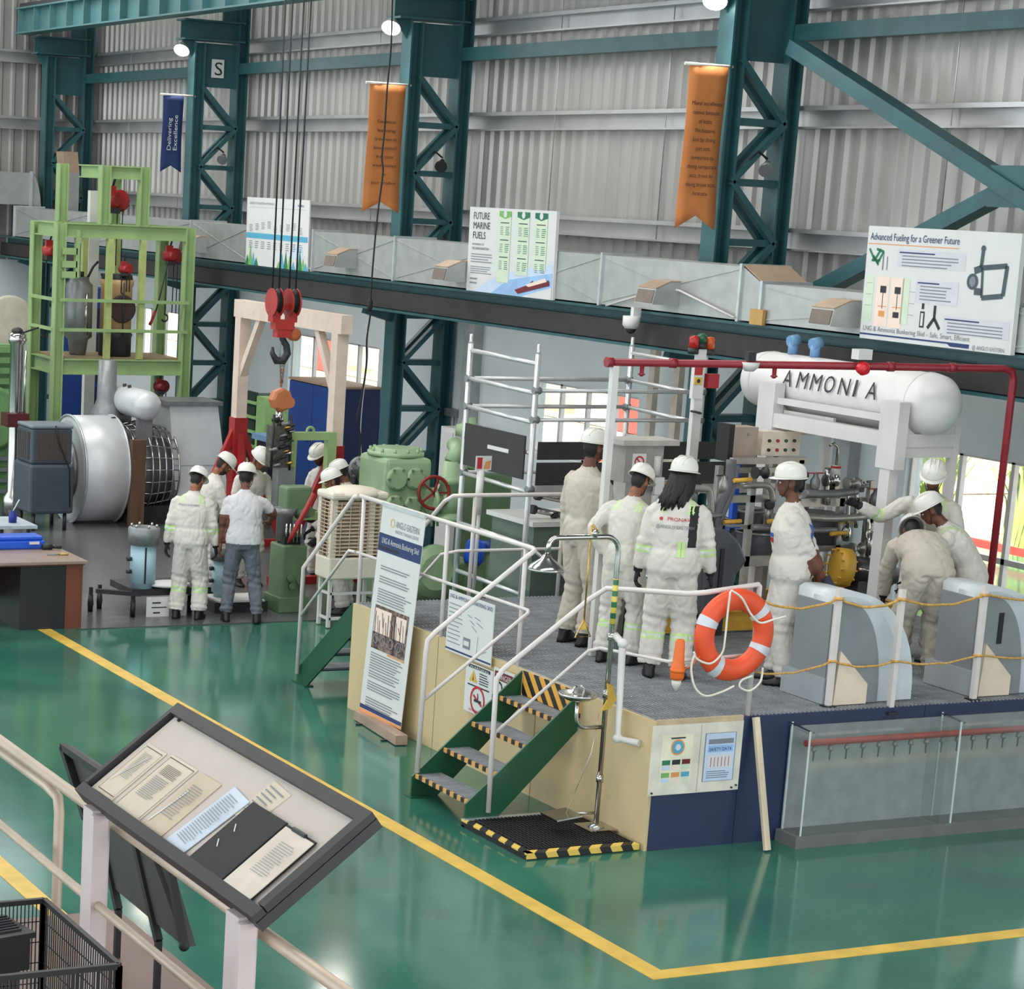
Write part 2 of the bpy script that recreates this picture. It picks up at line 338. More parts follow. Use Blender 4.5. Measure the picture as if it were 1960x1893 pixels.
psky = mat('print_sky', srgb(150, 186, 226), .6, 0, .12, 3); psky2 = mat('print_pale_sky', srgb(196, 212, 234), .6, 0, .05, 3); pteal = mat('print_teal', srgb(86, 166, 196), .6, 0, .03); pred = mat('print_red', srgb(186, 44, 48), .6, 0, .03)
por = mat('print_orange', srgb(222, 150, 90), .6, 0, .03); ppk = mat('print_peach', srgb(238, 216, 200), .6, 0, .03); pg2 = mat('print_grey', srgb(206, 206, 212), .6, 0, .03); inkmar = mat('maroon_ink', srgb(112, 30, 40), .6)
# --- white and blue poster
t = thing('poster', (-31.9, 14.97, 3.88), 'white poster with a pale blue band and green trees behind the crane ropes', 'poster')
s = Sheet(t, (-33.02, 14.98, 4.9), (2.2, 0, 0), (0, .02, -1.02), paper)
s.rect(0, .52, .99, .6, pteal); s.txt('ENERGY TRANSITION PATHWAY', .05, .1, .035, inkgrey, .4); s.rect(.05, .14, .95, .143, inkgrey); s.txt('INMEX', .82, .1, .03, inkblue, .1)
for k in range(9): s.lines(.05 + k * .1, .4 - .02 * (k % 4), .05 + k * .1 + .06, 5, .022); s.lines(.05 + k * .1, .64, .11 + k * .1, 4, .03)
for k, (u, hh) in enumerate([(.03, .16), (.08, .3), (.13, .2), (.18, .12), (.55, .1), (.6, .22), (.66, .26), (.72, .2), (.78, .12), (.88, .3), (.93, .18), (.97, .12)]): s.poly([(u - .035, 1), (u, 1 - hh), (u + .035, 1)], [pgr2, pgr, pteal][k % 3], 2 + k % 2)
s.rect(.76, .66, .92, .84, psky2); s.done()
# --- future marine fuels
t = thing('poster', (-25.1, 14.96, 3.88), 'poster headed FUTURE MARINE FUELS with three green columns and a ship', 'poster')
s = Sheet(t, (-26.12, 14.97, 4.93), (2.08, 0, 0), (0, .02, -1.05), paper, thick=.04)
for k, wd in enumerate(['FUTURE', 'MARINE', 'FUELS']): s.txt(wd, .05, .14 + k * .115, .085, ink, [.19, .2, .15][k])
s.txt('PATHWAYS TO', .05, .45, .025, ink, .14); s.txt('DECARBONISATION', .05, .5, .028, ink, .2); s.lines(.04, .55, .3, 4, .03); s.lines(.04, .7, .3, 4, .025); s.lines(.04, .84, .14, 2, .05)
s.poly([(.35, .8), (.55, .72), (.75, .66), (.99, .6), (.99, 1), (.1, 1), (.2, .9)], psky2, 1); s.poly([(.5, .82), (.99, .7), (.99, 1), (.3, 1)], psky, 2); s.poly([(.65, 1), (.99, .86), (.99, 1)], paper, 3)
for k, (u, m, b) in enumerate([(.36, pgr, .86), (.57, pgr2, .76), (.77, mat('print_deep_green', srgb(20, 108, 84), .6), .68)]):
    s.rect(u, .03, u + .14, b, plg, 3); s.poly([(u, .03), (u + .14, .03), (u + .14, .09), (u + .07, .12), (u, .09)], m, 4); s.disc(u + .07, .065, .02, paper, 5)
    for q in range(3): s.rect(u + .02, .16 + q * .2, u + .12, .17 + q * .2, ink, 4); s.lines(u + .02, .21 + q * .2, u + .06, 5, .022, l=4); s.lines(u + .08, .21 + q * .2, u + .13, 5, .022, pgr2, l=4)
s.poly([(.58, .93), (.74, .85), (.78, .8), (.8, .84), (.96, .78), (.97, .84), (.62, .97)], inkmar, 6); s.poly([(.7, .86), (.92, .76), (.94, .8), (.74, .88)], ppk, 7); s.done()
# --- advanced fueling board
t = thing('poster_board', (-17.2, 14.94, 3.88), 'large board headed Advanced Fueling for a Greener Future above the ammonia tank', 'board')
s = Sheet(t, (-18.3, 14.95, 4.95), (2.1, 0, 0), (0, .02, -1.08), paper, thick=.05)
s.txt('Advanced Fueling for a Greener Future', .02, .12, .065, inkblue, .6); s.rect(.01, .15, .62, .158, por)
for (u, v, w2, h2, n) in [(.22, .19, .45, .15, 5), (.36, .44, .28, .2, 6), (.56, .73, .42, .15, 5)]:
    s.rect(u, v, u + w2, v + h2, pg2, 1); s.rect(u + .01, v + .02, u + w2 * .55, v + .032, inkblue, 2); s.lines(u + .03, v + .05, u + w2 - .02, n - 1, .028)
for a, b in [((.02, .2), (.06, .3)), ((.06, .3), (.1, .2)), ((.07, .2), (.12, .22)), ((.12, .22), (.08, .33)), ((.05, .26), (.09, .34)), ((.04, .3), (.1, .3))]: s.bar(a, b, .012, pgr2)
for u in (.12, .15): s.bar((u, .26), (u, .38), .006, inkgrey)
s.rect(.12, .22, .125, .38, inkgrey)
for u in (.02, .27): s.rect(u, .44, u + .05, .84, plg, 1)
for u in (.09, .19): s.rect(u, .44, u + .09, .88, ppk, 1); s.rect(u + .03, .52, u + .07, .58, ink, 3); s.bar((u + .05, .58), (u + .05, .72), .004, ink); s.bar((u + .02, .7), (u + .08, .7), .004, por); s.rect(u + .03, .74, u + .07, .79, [por, ink][u > .1], 3)
for k in range(6): s.rect(.02 + .3 * (k % 2), .5 + k * .05, .06 + .3 * (k % 2), .503 + k * .05, inkgrey, 2)
# ring coupling drawing
for a, b, wd in [((.775, .13), (.77, .3), .02), ((.78, .3), (.93, .27), .022), ((.93, .27), (.92, .52), .022), ((.92, .52), (.79, .55), .022), ((.79, .55), (.78, .3), .014), ((.73, .33), (.78, .3), .03), ((.74, .5), (.79, .5), .03)]: s.bar(a, b, wd, mat('print_slate', srgb(70, 84, 90), .6), 3)
s.disc(.725, .42, .035, MATS['print_slate'], 4, r2=.022); s.disc(.725, .42, .02, inkgrey, 3); s.disc(.775, .14, .014, MATS['print_slate'], 4)
for a, b in [((.42, .64), (.42, .69)), ((.5, .65), (.5, .71)), ((.5, .76), (.46, .85)), ((.5, .76), (.54, .85)), ((.5, .7), (.5, .78))]: s.bar(a, b, .016, ink)
s.rect(.405, .71, .435, .85, ink, 2); s.rect(.412, .725, .428, .835, paper, 3)
s.txt('LNG & Ammonia Bunkering Skid \u2013 Safe, Smart, Efficient', .02, .925, .045, inkgrey, .72); s.rect(0, .95, .74, .965, inkblue); s.poly([(.6, .965), (.64, .95), (.74, .95), (.74, .985), (.62, .985)], inkblue, 2); s.txt('@ ANGLO EASTERN', .76, .985, .035, inkgrey, .2); s.done()
# --- hanging banners
def banner(x, y0, y1, z1, z0, m, label, lines, inkc, rot=False):
    t = thing('hanging_banner', (x, (y0 + y1) / 2, z0), label, 'banner', 'banners hung beside the columns'); w2 = y1 - y0; h = z1 - z0
    nv = 14; mb = MB(); vs = []; fs = []; wave = lambda v, u: .02 * math.sin(v * 5 + u * 2)
    for k in range(nv + 1):
        v = k / nv
        for j in range(5):
            u = j / 4; drop = h * .085 * (1 - abs(u - .5) * 2) * v; vs.append(V((x + wave(v, u), y0 + w2 * u, z1 - h * v + drop)))
    for k in range(nv):
        for j in range(4): fs.append((k * 5 + j, k * 5 + j + 1, (k + 1) * 5 + j + 1, (k + 1) * 5 + j))
    n = len(vs); mb.add(vs, fs, True); o = mb.build('cloth', m, t); md = o.modifiers.new('s', 'SOLIDIFY'); md.thickness = .006; md.offset = 0
    MB().cyl((x, y0 - .06, z1 + .01), (x, YC + .05, z1 + .01), .018, 8).build('rod', mat('rod_pale', srgb(220, 214, 205), .4), t)
    for k, (st, wd) in enumerate(lines):
        if rot:
            text(st, V((x + .034, y0 + w2 * (.42 + .3 * k), z0 + h * .28)), (0, 0, 1), (0, -1, 0), w2 * .2, inkc, t, width=h * wd)
        else:
            v = (.24 if len(lines) > 8 else .3) + k * (.055 if len(lines) > 8 else .068); text(st, V((x + .034, y0 + w2 * (.5 - wd / 2), z1 - h * v)), (0, 1, 0), (0, 0, 1), h * .026, inkc, t, width=w2 * wd)
    return t
banner(-21.86, 15.17, 15.68, 6.58, 4.81, orangeb, 'long orange swallowtail banner with a printed quotation, nearest the camera', [('Moral excellence', .8), ('comes because', .7), ('of habit.', .36), ('We become', .52), ('just by doing', .6), ('just acts,', .4), ('temperate by', .6), ('doing temperate', .76), ('acts, brave by', .62), ('doing brave acts.', .78), ('Aristotle', .4)], ink)
banner(-29.36, 15.1, 15.66, 6.53, 4.78, orangeb, 'orange swallowtail banner behind the hanging black cable', [('Continuous', .52), ('learning', .5), ('is the way to', .6), ('know oneself', .64), ('that your', .5), ('weaknesses', .66), ('to', .12), ('your product', .7)], ink)
banner(-37.03, 15.16, 15.53, 6.5, 5.24, mat('banner_blue', srgb(34, 54, 104), .8, 0, .05), 'dark blue swallowtail banner beside the column with the S', [('Delivering', .42), ('Excellence', .46)], paper, rot=True)
# --- S sign, flood lamps, small lamps on the columns
t = thing('letter_sign', (-37.1, 15.97, 6.84), 'small square white sign with a black letter S on the teal column', 'sign')
a = P(406, 113, x=-37.09); b = P(428, 150, x=-37.09)
s = Sheet(t, a, (0, b.y - a.y, 0), (0, 0, b.z - a.z), paper, thick=.015); s.txt('S', .18, .86, .74, ink, .62)
lampw = emit('lamp_glow', (1, .98, .94), 14)
for k, (x, u, v, lb) in enumerate([(-37.15, 348, 95, 'lit flood lamp on the column with the S sign'), (-29.48, 749, 52, 'lit flood lamp at the top of the middle column'), (-21.98, 1369, 0, 'lit flood lamp at the top edge above the long orange banner')]):
    p = P(u, v, x=x); t = thing('flood_lamp', p, lb, 'lamp', 'flood lamps on the columns'); d = V((.5, -.45, -.75)).normalized()
    MB().lathe([(-.14, .03), (-.12, .07), (0, .13), (.02, .14)], p, p + d, 16).build('housing', alu, t)
    MB().lathe([(.021, .13), (.05, .1), (.06, .02)], p, p + d, 16).build('lens', lampw, t)
    pl = bpy.data.lights.new('flood', 'SPOT'); pl.energy = 100; pl.spot_size = 2.6; pl.spot_blend = .8; pl.shadow_soft_size = .12; pl.color = (1, .97, .92); lo = bpy.data.objects.new('flood', pl); COL.objects.link(lo); lo.location = p + d * .09; lo.rotation_euler = d.to_track_quat('-Z', 'Y').to_euler()
    MB().tube([p - d * .1, p + V((0, .1, .1)), V((x, YC, p.z + .1))], .015, 6).build('arm', greymetal, t)
for k, (x, z, lb) in enumerate([(-37.15, 5.47, 'small grey lamp with a bent arm on the S column'), (-29.48, 5.44, 'small dark lamp with a bent arm on the middle column'), (-21.98, 5.48, 'small grey lamp with a bent arm on the column right of the long orange banner')]):
    t = thing('work_lamp', (x, 16.2, z), lb, 'lamp', 'work lamps on the column battens'); MB().lathe([(0, .03), (.06, .05), (.12, .085), (.16, .09)], (x + .16, 16.3, z + .1), (x + .3, 16.2, z - .02), 12).build('head', greymetal if k != 1 else dark, t)
    MB().tube([(x + .1, 15.98, z - .04), (x + .13, 16.05, z + .1), (x + .15, 16.18, z + .22), (x + .16, 16.3, z + .14)], .014, 6).build('arm', dark, t)
# --- air duct
def duct_thing(label, x0, x1, joints, y0=15.03, y1=15.62, z0=3.9, z1=4.46):
    t = thing('air_duct', ((x0 + x1) / 2, y0, z0), label, 'duct'); js = [x0] + joints + [x1]
    for a, b in zip(js[:-1], js[1:]):
        o = MB().bb(a + .01, b - .01, y0, y1, z0, z1).build('duct_section', duct, t)
        cr = MB(); cr.bar((a + .05, y0 - .004, z0 + .03), (b - .05, y0 - .004, z1 - .03), .012, .012); cr.bar((a + .05, y0 - .004, z1 - .03), (b - .05, y0 - .004, z0 + .03), .012, .012); cr.build('crease', duct, o)
    for x in js: MB().bb(x - .02, x + .02, y0 - .03, y1 + .03, z0 - .015, z1 + .03).build('flange', alu, t)
    return t
tan = mat('outlet_tan', srgb(176, 152, 128), .5, .2, .06)
def outlet(t, x, z, k=1.0):
    y = 15.03; k *= .88; pr = [(y, z + .15 * k), (y - .14 * k, z + .15 * k), (y - .36 * k, z + .06 * k), (y - .4 * k, z - .13 * k), (y, z - .14 * k)]
    o = MB().prism([V((x - .2 * k, a, b)) for a, b in pr], (.4 * k, 0, 0)).build('air_outlet', duct, t)
    MB().prism([V((x - .18 * k, y - .364 * k, z + .045 * k)), V((x + .18 * k, y - .364 * k, z + .045 * k)), V((x + .18 * k, y - .398 * k, z - .115 * k)), V((x - .18 * k, y - .398 * k, z - .115 * k))], (0, -.008, .001)).build('mouth', mat('mouth_dark', srgb(118, 106, 96), .6), o)
    MB().prism([V((x - .2 * k, y - .002, z + .152 * k)), V((x - .2 * k, y - .14 * k, z + .152 * k)), V((x - .2 * k, y - .36 * k, z + .064 * k)), V((x - .2 * k, y - .36 * k, z + .076 * k)), V((x - .2 * k, y - .14 * k, z + .166 * k)), V((x - .2 * k, y - .002, z + .166 * k))], (.4 * k, 0, 0)).build('top_plate', tan, o)
X1 = P(600, 480, y=15.03).x; X2 = P(1418, 560, y=15.03).x; X3 = P(1456, 580, y=15.03).x
d1 = duct_thing('far run of galvanised air duct beyond the white and blue poster', -44.2, P(478, 480, y=15.03).x, [-40, P(365, 480, y=15.03).x])
d2 = duct_thing('galvanised air duct with flanged joints between the two tall posters and past the column', X1, X2, [P(757, 480, y=15.03).x, P(960, 480, y=15.03).x, P(1156, 480, y=15.03).x])
t = d2; MB().prism([V((X2, 15.03, 3.9)), V((X2, 15.62, 3.9)), V((X2, 15.62, 4.46)), V((X2, 15.03, 4.46))], (.02, 0, 0)).build('flange', alu, t)
mb = MB(); mb.add([(X2, 15.03, 3.9), (X2, 15.62, 3.9), (X2, 15.62, 4.46), (X2, 15.03, 4.46), (X3, 15.03, 3.9), (X3, 15.62, 3.9), (X3, 15.62, 4.3), (X3, 15.03, 4.3)], [(0, 1, 2, 3), (4, 7, 6, 5), (0, 4, 5, 1), (1, 5, 6, 2), (2, 6, 7, 3), (3, 7, 4, 0)]); mb.build('reducer', duct, t)
MB().prism([(X2 + .02, 15.03, 4.47), (X3, 15.03, 4.31), (X3, 15.62, 4.31), (X2 + .02, 15.62, 4.47)], (0, 0, .012)).build('reducer_top', tan, t)
d3 = duct_thing('narrower galvanised air duct running behind the fueling board', X3 + .02, -12, [-16.5], z1=4.3)
outlet(d1, P(384, 482, y=15).x, 4.1); outlet(d2, P(668, 515, y=15).x, 4.12); outlet(d2, P(880, 536, y=15).x, 4.1); outlet(d2, P(1278, 578, y=15).x, 4.1); outlet(d3, P(1618, 612, y=15).x, 4.08)
p = P(1450, 607, y=15.0); MB().box(p, (.22, .04, .16)).build('bracket_plate', mat('brass_tan', srgb(190, 148, 84), .5), d2)
a = P(1160, 585, y=14.98); b = P(1270, 552, y=14.98); c = P(1405, 608, y=14.98)
t = thing('white_conduit', b, 'thin white bent conduit in front of the duct right of the marine fuels poster', 'conduit'); MB().tube([a, b, P(1300, 556, y=14.98), c], .012, 6).build('pipe', rail_white, t)
# far corner ducts
t = thing('corner_duct', (-44.6, 14, 4.4), 'grey duct with a tan-topped elbow in the far left corner', 'duct')
a = P(0, 330, x=-44.3); zt = P(40, 330, x=-44.3).z; zb = P(40, 392, x=-44.3).z; ye = P(60, 330, x=-44.3).y
MB().bb(-44.9, -44.3, 8, ye, zb, zt).build('duct_section', duct, t)
R = zt - zb; pr = [(ye, zt)] + [(ye + 1.05 * math.sin(q) * R * .35, zb - .45 * R + 1.45 * R * math.cos(q)) for q in [math.radians(12 * i) for i in range(1, 8)]] + [(ye + .3 * R, zb - .45 * R), (ye + .2 * R, zb - .1 * R), (ye, zb)]
MB().prism([V((-44.9, a_, b_)) for a_, b_ in pr], (.6, 0, 0)).build('elbow', duct, t)
mb = MB(); q = pr[:8]; 
for (a_, b_), (c_, e_) in zip(q[:-1], q[1:]): mb.quad((-44.9, a_ + .004, b_ + .004), (-44.3, a_ + .004, b_ + .004), (-44.3, c_ + .004, e_ + .004), (-44.9, c_ + .004, e_ + .004))
mb.build('elbow_top', tan, t)
MB().bb(-44.28, -44.25, ye - .04, ye + .02, zb - .03, zt + .03).build('flange', alu, t)
t = thing('riser_duct', (-43.9, 15.3, 3.9), 'narrow upright grey duct beside the far corner column', 'duct')
a = P(125, 300, x=-43.5); b = P(150, 400, x=-43.5); MB().bb(-43.9, -43.5, a.y, b.y, 3.9, a.z - .3).build('duct_section', duct, t)
MB().prism([V((-43.9, a.y, a.z - .3)), V((-43.9, b.y, a.z - .3)), V((-43.9, b.y - .05, a.z + .1)), V((-43.9, a.y - .05, a.z + .1))], (.4, 0, 0)).build('elbow', tan, t)
# cctv dome
p = P(1208, 622, y=14.9); t = thing('dome_camera', p, 'white dome security camera under the teal beam', 'camera')
MB().lathe([(0, .1), (.1, .1), (.14, .07)], p + V((0, 0, .1)), p - V((0, 0, 1)), 14).build('housing', white, t); MB().ell(p - V((0, 0, .04)), .06).build('dome', dark, t); MB().bb(p.x - .03, p.x + .03, p.y, p.y + .1, p.z + .04, p.z + .2).build('bracket', white, t)
# ================================================================ PLATFORM
PX0, PX1, PY0, PY1, PZ = -19.95, -14.7, 10.4, 16.05, 1.07
def stripes(name, a, b, d, period, rough=.5, duty=.5):
    m = bpy.data.materials.new(name); m.use_nodes = True; nt = m.node_tree; bs_ = nt.nodes['Principled BSDF']; bs_.inputs['Roughness'].default_value = rough
    g = nt.nodes.new('ShaderNodeNewGeometry'); dp = nt.nodes.new('ShaderNodeVectorMath'); dp.operation = 'DOT_PRODUCT'; dp.inputs[1].default_value = V(d) / period; nt.links.new(g.outputs['Position'], dp.inputs[0])
    fr = nt.nodes.new('ShaderNodeMath'); fr.operation = 'FRACT'; nt.links.new(dp.outputs['Value'], fr.inputs[0]); gt = nt.nodes.new('ShaderNodeMath'); gt.operation = 'GREATER_THAN'; gt.inputs[1].default_value = duty; nt.links.new(fr.outputs[0], gt.inputs[0])
    mx = nt.nodes.new('ShaderNodeMix'); mx.data_type = 'RGBA'; mx.inputs[6].default_value = (*a, 1); mx.inputs[7].default_value = (*b, 1); nt.links.new(gt.outputs[0], mx.inputs[0]); nt.links.new(mx.outputs[2], bs_.inputs['Base Color']); MATS[name] = m; return m
hzx = stripes('hazard_nosing', srgb(216, 164, 92), srgb(26, 26, 26), (1, 0, 0), .12); hzd = stripes('hazard_diagonal', srgb(232, 170, 70), srgb(30, 26, 24), (1, 0, .9), .17)
hzm = stripes('hazard_mat', srgb(226, 190, 90), srgb(28, 28, 28), (1, 1, .6), .2)
grate = mat('grating_steel', srgb(158, 161, 164), .5, .15, .15, 6)
t = thing('training_platform', (-17.3, 12.8, 0), 'raised training platform with cream side, navy front and steel grating deck', 'platform')
for x in (PX0, -18.2, -16.45): MB().bb(x + .004, x + 1.742, PY0, PY0 + .03, .0, PZ - .01).build('side_panel', cream, t)
MB().bb(PX1 - .03, PX1, PY0 + .03, 11.25, 0, PZ - .05).build('front_panel', navy, t)
MB().bb(PX1 - .03, PX1, 11.255, 13.1, 0, PZ - .01).build('front_panel', navy, t); MB().bb(PX1 - .03, PX1, 13.105, PY1, 0, PZ - .01).build('front_panel', navy, t)
MB().bb(PX1 - .03, PX1 + .004, PY0 + .03, 11.25, PZ - .06, PZ).build('edge_trim', mat('worn_wood', srgb(196, 174, 142), .6, 0, .15), t)
MB().bb(PX0, PX0 + .03, PY0 + .03, PY1, 0, PZ - .01).build('rear_panel', navy, t)
MB().bb(PX0 + .03, PX1 - .03, PY0 + .03, PY1, PZ - .09, PZ - .07).build('deck_pan', greymetal, t)
g = MB(); y = PY0 + .035
while y < PY1: g.bb(PX0 + .01, PX1 - .01, y - .004, y + .004, PZ - .035, PZ); y += .041
o = g.build('grating', grate, t); o['kind'] = 'stuff'
g = MB(); x = PX0 + .05
while x < PX1: g.bb(x - .004, x + .004, PY0 + .03, PY1, PZ - .02, PZ - .004); x += .15
o = g.build('cross_rods', grate, t); o['kind'] = 'stuff'
# --- front stair
def stair(name, label, loc, trs, strings, wdir, m=dgreen):
    t = thing(name, loc, label, 'stairs'); return t
t = thing('access_stair', (-16.25, 9.8, 0), 'green four-step stair with hazard-edged grating treads below the platform', 'stairs'); sx0, sx1 = -16.7, -15.78
def stringer(x): return [(x, 9.36, 0), (x, 9.36, .18), (x, 10.38, 1.06), (x, 10.38, .74), (x, 9.62, 0)]
for x in (sx0, sx1): MB().prism([V(p) for p in stringer(x)], (.02, 0, 0)).build('stringer', dgreen, t); MB().bb(x - .05, x + .07, 9.33, 9.5, 0, .012).build('foot_plate', dgreen, t)
me_t = None
for yn, z in ((9.4, .2), (9.66, .415), (9.92, .63), (10.18, .845)):
    tr = MB().bb(sx0 + .02, sx1, yn, yn + .24, z - .03, z - .022).build('tread', dark, t)
    g = MB(); q = yn + .012
    while q < yn + .24: g.bb(sx0 + .02, sx1, q - .0035, q + .0035, z - .03, z); q += .022
    q = sx0 + .06
    while q < sx1: g.bb(q - .003, q + .003, yn, yn + .24, z - .012, z - .002); q += .1
    g.build('tread_grating', grate, tr)['kind'] = 'stuff'
    MB().bb(sx0 + .02, sx1, yn - .012, yn + .004, z - .035, z + .004).build('nosing', hzx, tr)
MB().bb(sx0 + .02, sx1 + .02, 10.385, 10.398, .85, 1.06).build('hazard_riser', hzd, t)
# --- rear stair at the far end
t = thing('rear_stair', (-20.6, 11, 0), 'green stair at the far end of the platform beside the roll-up banner', 'stairs')
for y in (10.43, 11.46): MB().prism([V((-21.18, y, 0)), V((-21.18, y, .14)), V((-20.0, y, 1.06)), V((-20.0, y, .72)), V((-20.95, y, 0))], (0, .02, 0)).build('stringer', dgreen, t); MB().bb(-21.22, -20.9, y - .04, y + .06, 0, .012).build('foot_plate', dgreen, t)
for k in range(4):
    z = .2 + k * .215; x = -21.1 + k * .27; tr = MB().bb(x, x + .24, 10.45, 11.46, z - .03, z - .022).build('tread', dark, t); g = MB(); q = x + .01
    while q < x + .24: g.bb(q - .0035, q + .0035, 10.45, 11.46, z - .03, z); q += .022
    g.build('tread_grating', grate, tr)['kind'] = 'stuff'
# --- railings
def rail(name, label, runs, loc, r=.02):
    t = thing(name, loc, label, 'railing')
    for nm, pts, rr in runs: MB().tube(pts, rr, 10).build(nm, rail_white, t)
    return t
rz = 2.12; lz = 1.58
rail('railing', 'white railing along the cream side, running down the left of the front stair', [
    ('handrail', [(-19.98, 10.43, rz), (-16.72, 10.42, rz), (-16.66, 10.4, rz - .01), (-16.66, 10.34, rz - .05), (-16.69, 9.5, 1.43), (-16.69, 9.43, 1.36), (-16.69, 9.42, 1.25), (-16.69, 9.41, .21)], .022),
    ('mid_rail', [(-19.98, 10.43, 1.56), (-16.73, 10.42, lz), (-16.66, 10.38, lz - .01), (-16.69, 9.42, .84)], .016),
    ('post', [(-19.9, 10.43, .98), (-19.9, 10.43, rz)], .02), ('post', [(-18.22, 10.43, .98), (-18.22, 10.43, rz)], .02), ('post', [(-16.85, 10.43, .98), (-16.85, 10.43, rz)], .02)], (-18.3, 10.43, PZ))
rail('railing', 'white railing from the right of the front stair round to the lifebuoy', [
    ('handrail', [(-15.75, 9.57, .1), (-15.75, 9.56, 1.22), (-15.75, 9.62, 1.3), (-15.75, 10.4, 1.86), (-15.7, 10.52, 1.95), (-15.3, 10.6, 2.0), (-14.8, 10.68, 2.06), (-14.73, 10.8, 2.08), (-14.73, 11.29, 2.13), (-14.73, 11.31, 2.11), (-14.73, 11.31, .99)], .022),
    ('mid_rail', [(-15.75, 9.57, .76), (-15.75, 10.42, 1.42), (-15.7, 10.5, 1.45), (-14.8, 10.55, 1.52), (-14.73, 10.65, 1.54), (-14.73, 11.31, 1.56)], .014)], (-15.2, 10.5, PZ))
rail('railing', 'white railing across the back edge of the platform above the rear stair', [
    ('handrail', [(-19.93, 14.4, rz), (-19.93, 11.6, rz), (-19.98, 11.48, rz - .01), (-20.1, 11.45, rz - .08), (-21.1, 11.45, 1.24), (-21.12, 11.45, .12)], .022),
    ('mid_rail', [(-19.93, 14.4, 1.56), (-19.93, 11.55, 1.56), (-20.1, 11.45, 1.5), (-21.1, 11.45, .72)], .016)] + [('post', [(-19.93, y, 1.0), (-19.93, y, rz)], .02) for y in (11.7, 12.75, 13.8)], (-20, 12.5, PZ))
rail('railing', 'white handrail on the near side of the rear stair', [
    ('handrail', [(-21.12, 10.4, .1), (-21.1, 10.4, 1.22), (-20.05, 10.4, rz - .02), (-20.0, 10.42, rz)], .022), ('mid_rail', [(-21.1, 10.4, .72), (-20.1, 10.4, 1.56), (-20.0, 10.42, 1.56)], .016)], (-20.6, 10.4, 0))
# --- roll-up banner
a = P(733, 966, y=10.34); b = P(815, 992, y=10.34); c = P(688, 1358, z=.1); e = P(769, 1408, z=.1)
t = thing('roll_up_banner', (c + e) / 2 * 1, 'tall roll-up banner with a navy heading leaning on the railing', 'banner'); t.location.z = 0
r_ = (e - c); r_.z = 0; tl = a.copy(); dn = V((c.x - a.x, c.y - a.y, c.z - a.z)); br = r_ 
s = Sheet(t, tl, (b - a), dn, paper, thick=.006, name='banner_sheet')
s.txt('ANGLO EASTERN', .36, .085, .032, inkgrey, .54); s.txt('MARITIME TRAINING CENTRE', .36, .112, .016, inkgrey, .54); s.disc(.28, .07, .05, mat('print_gold', srgb(206, 186, 120), .6), r2=.035)
s.rect(0, .13, 1, .215, inkblue, 1); s.txt('LNG & Ammonia Bunkering Skid', .08, .175, .028, paper, .86); s.rect(.02, .19, .5, .205, mat('print_navy_dark', srgb(28, 34, 56), .6), 2)
for v, n in ((.28, 2), (.33, 3), (.39, 6), (.7, 7), (.79, 3), (.84, 4), (.92, 4)): s.lines(.12, v, .92, n, .0125, inkgrey, .4)
s.rect(.1, .47, .9, .68, mat('photo_tone', srgb(150, 126, 116), .6, 0, .5, 22, rgb2=srgb(52, 40, 40)), 1); s.rect(.12, .485, .5, .6, ppk, 2); s.rect(.62, .49, .86, .6, ppk, 2)
for k in range(14): s.bar((.14 + .05 * k, .5 + .02 * (k % 3)), (.16 + .05 * k + .03 * (k % 2), .66 - .03 * (k % 4)), .014, [ink, inkgrey, inkmar][k % 3], 3)
for k in range(4): s.disc(.2 + .18 * k, .63, .06, inkgrey, 4, r2=.045)
s.rect(0, .965, 1, .985, inkblue, 1); s.rect(0, .987, 1, 1, por, 1); s.rect(.5, .682, .9, .69, por, 2); s.done()
MB().bar(a + V((0, 0, .01)), b + V((0, 0, .01)), .02, .03).build('top_rail', alu, t)
MB().bar(c - V((0, 0, .045)), e - V((0, 0, .045)), .12, .09).build('cassette', mat('cassette_silver', srgb(200, 170, 150), .35, .5), t)
for q in (.2, .8): p = c.lerp(e, q); MB().bar(p + V((0, -.12, -.092)), p + V((0, .15, -.092)), .03, .012).build('foot', dark, t)
# --- signs on the rail
t = thing('rail_sign', (-17.7, 10.36, 1.2), 'pale flow-diagram sign tied to the railing above the cream panel', 'sign'); a = P(860, 1128, y=10.36); b = P(946, 1172, y=10.36); c = P(853, 1243, y=10.36)
s = Sheet(t, a, (b.x - a.x, 0, 0), (0, 0, c.z - a.z), paper, thick=.008); s.txt('LNG & AMMONIA BUNKERING SKID', .03, .11, .065, inkblue, .94); s.lines(.03, .2, .35, 10, .07, inkgrey, .2)
for k in range(5): s.bar((.45 + .05 * k, .3 + .08 * (k % 3)), (.55 + .06 * k, .33 + .1 * (k % 3)), .008, inkgrey)
s.rect(.38, .68, .54, .86, inkgrey); s.rect(.4, .73, .52, .81, paper, 3); s.bar((.7, .6), (.68, .95), .006, inkgrey); s.bar((.7, .9), (.9, .78), .006, inkgrey); s.rect(0, .94, 1, .97, inkblue); s.done()
t = thing('safety_sign', (-17.45, 10.36, .75), 'white safety sign with a yellow warning triangle above a red no-smoking circle', 'sign'); a = P(893, 1265, y=10.36); b = P(944, 1290, y=10.36); c = P(884, 1356, y=10.36)
s = Sheet(t, a, (b.x - a.x, 0, 0), (0, 0, c.z - a.z), paper, thick=.008); s.rect(.1, .02, .9, .09, ink); s.txt('WARNING', .15, .085, .05, paper, .7); s.rect(.1, .42, .9, .45, ink); s.poly([(.15, .36), (.3, .12), (.45, .36)], yellow, 2); s.poly([(.28, .33), (.3, .2), (.32, .33)], ink, 3); s.lines(.52, .14, .88, 5, .05, ink, .4)
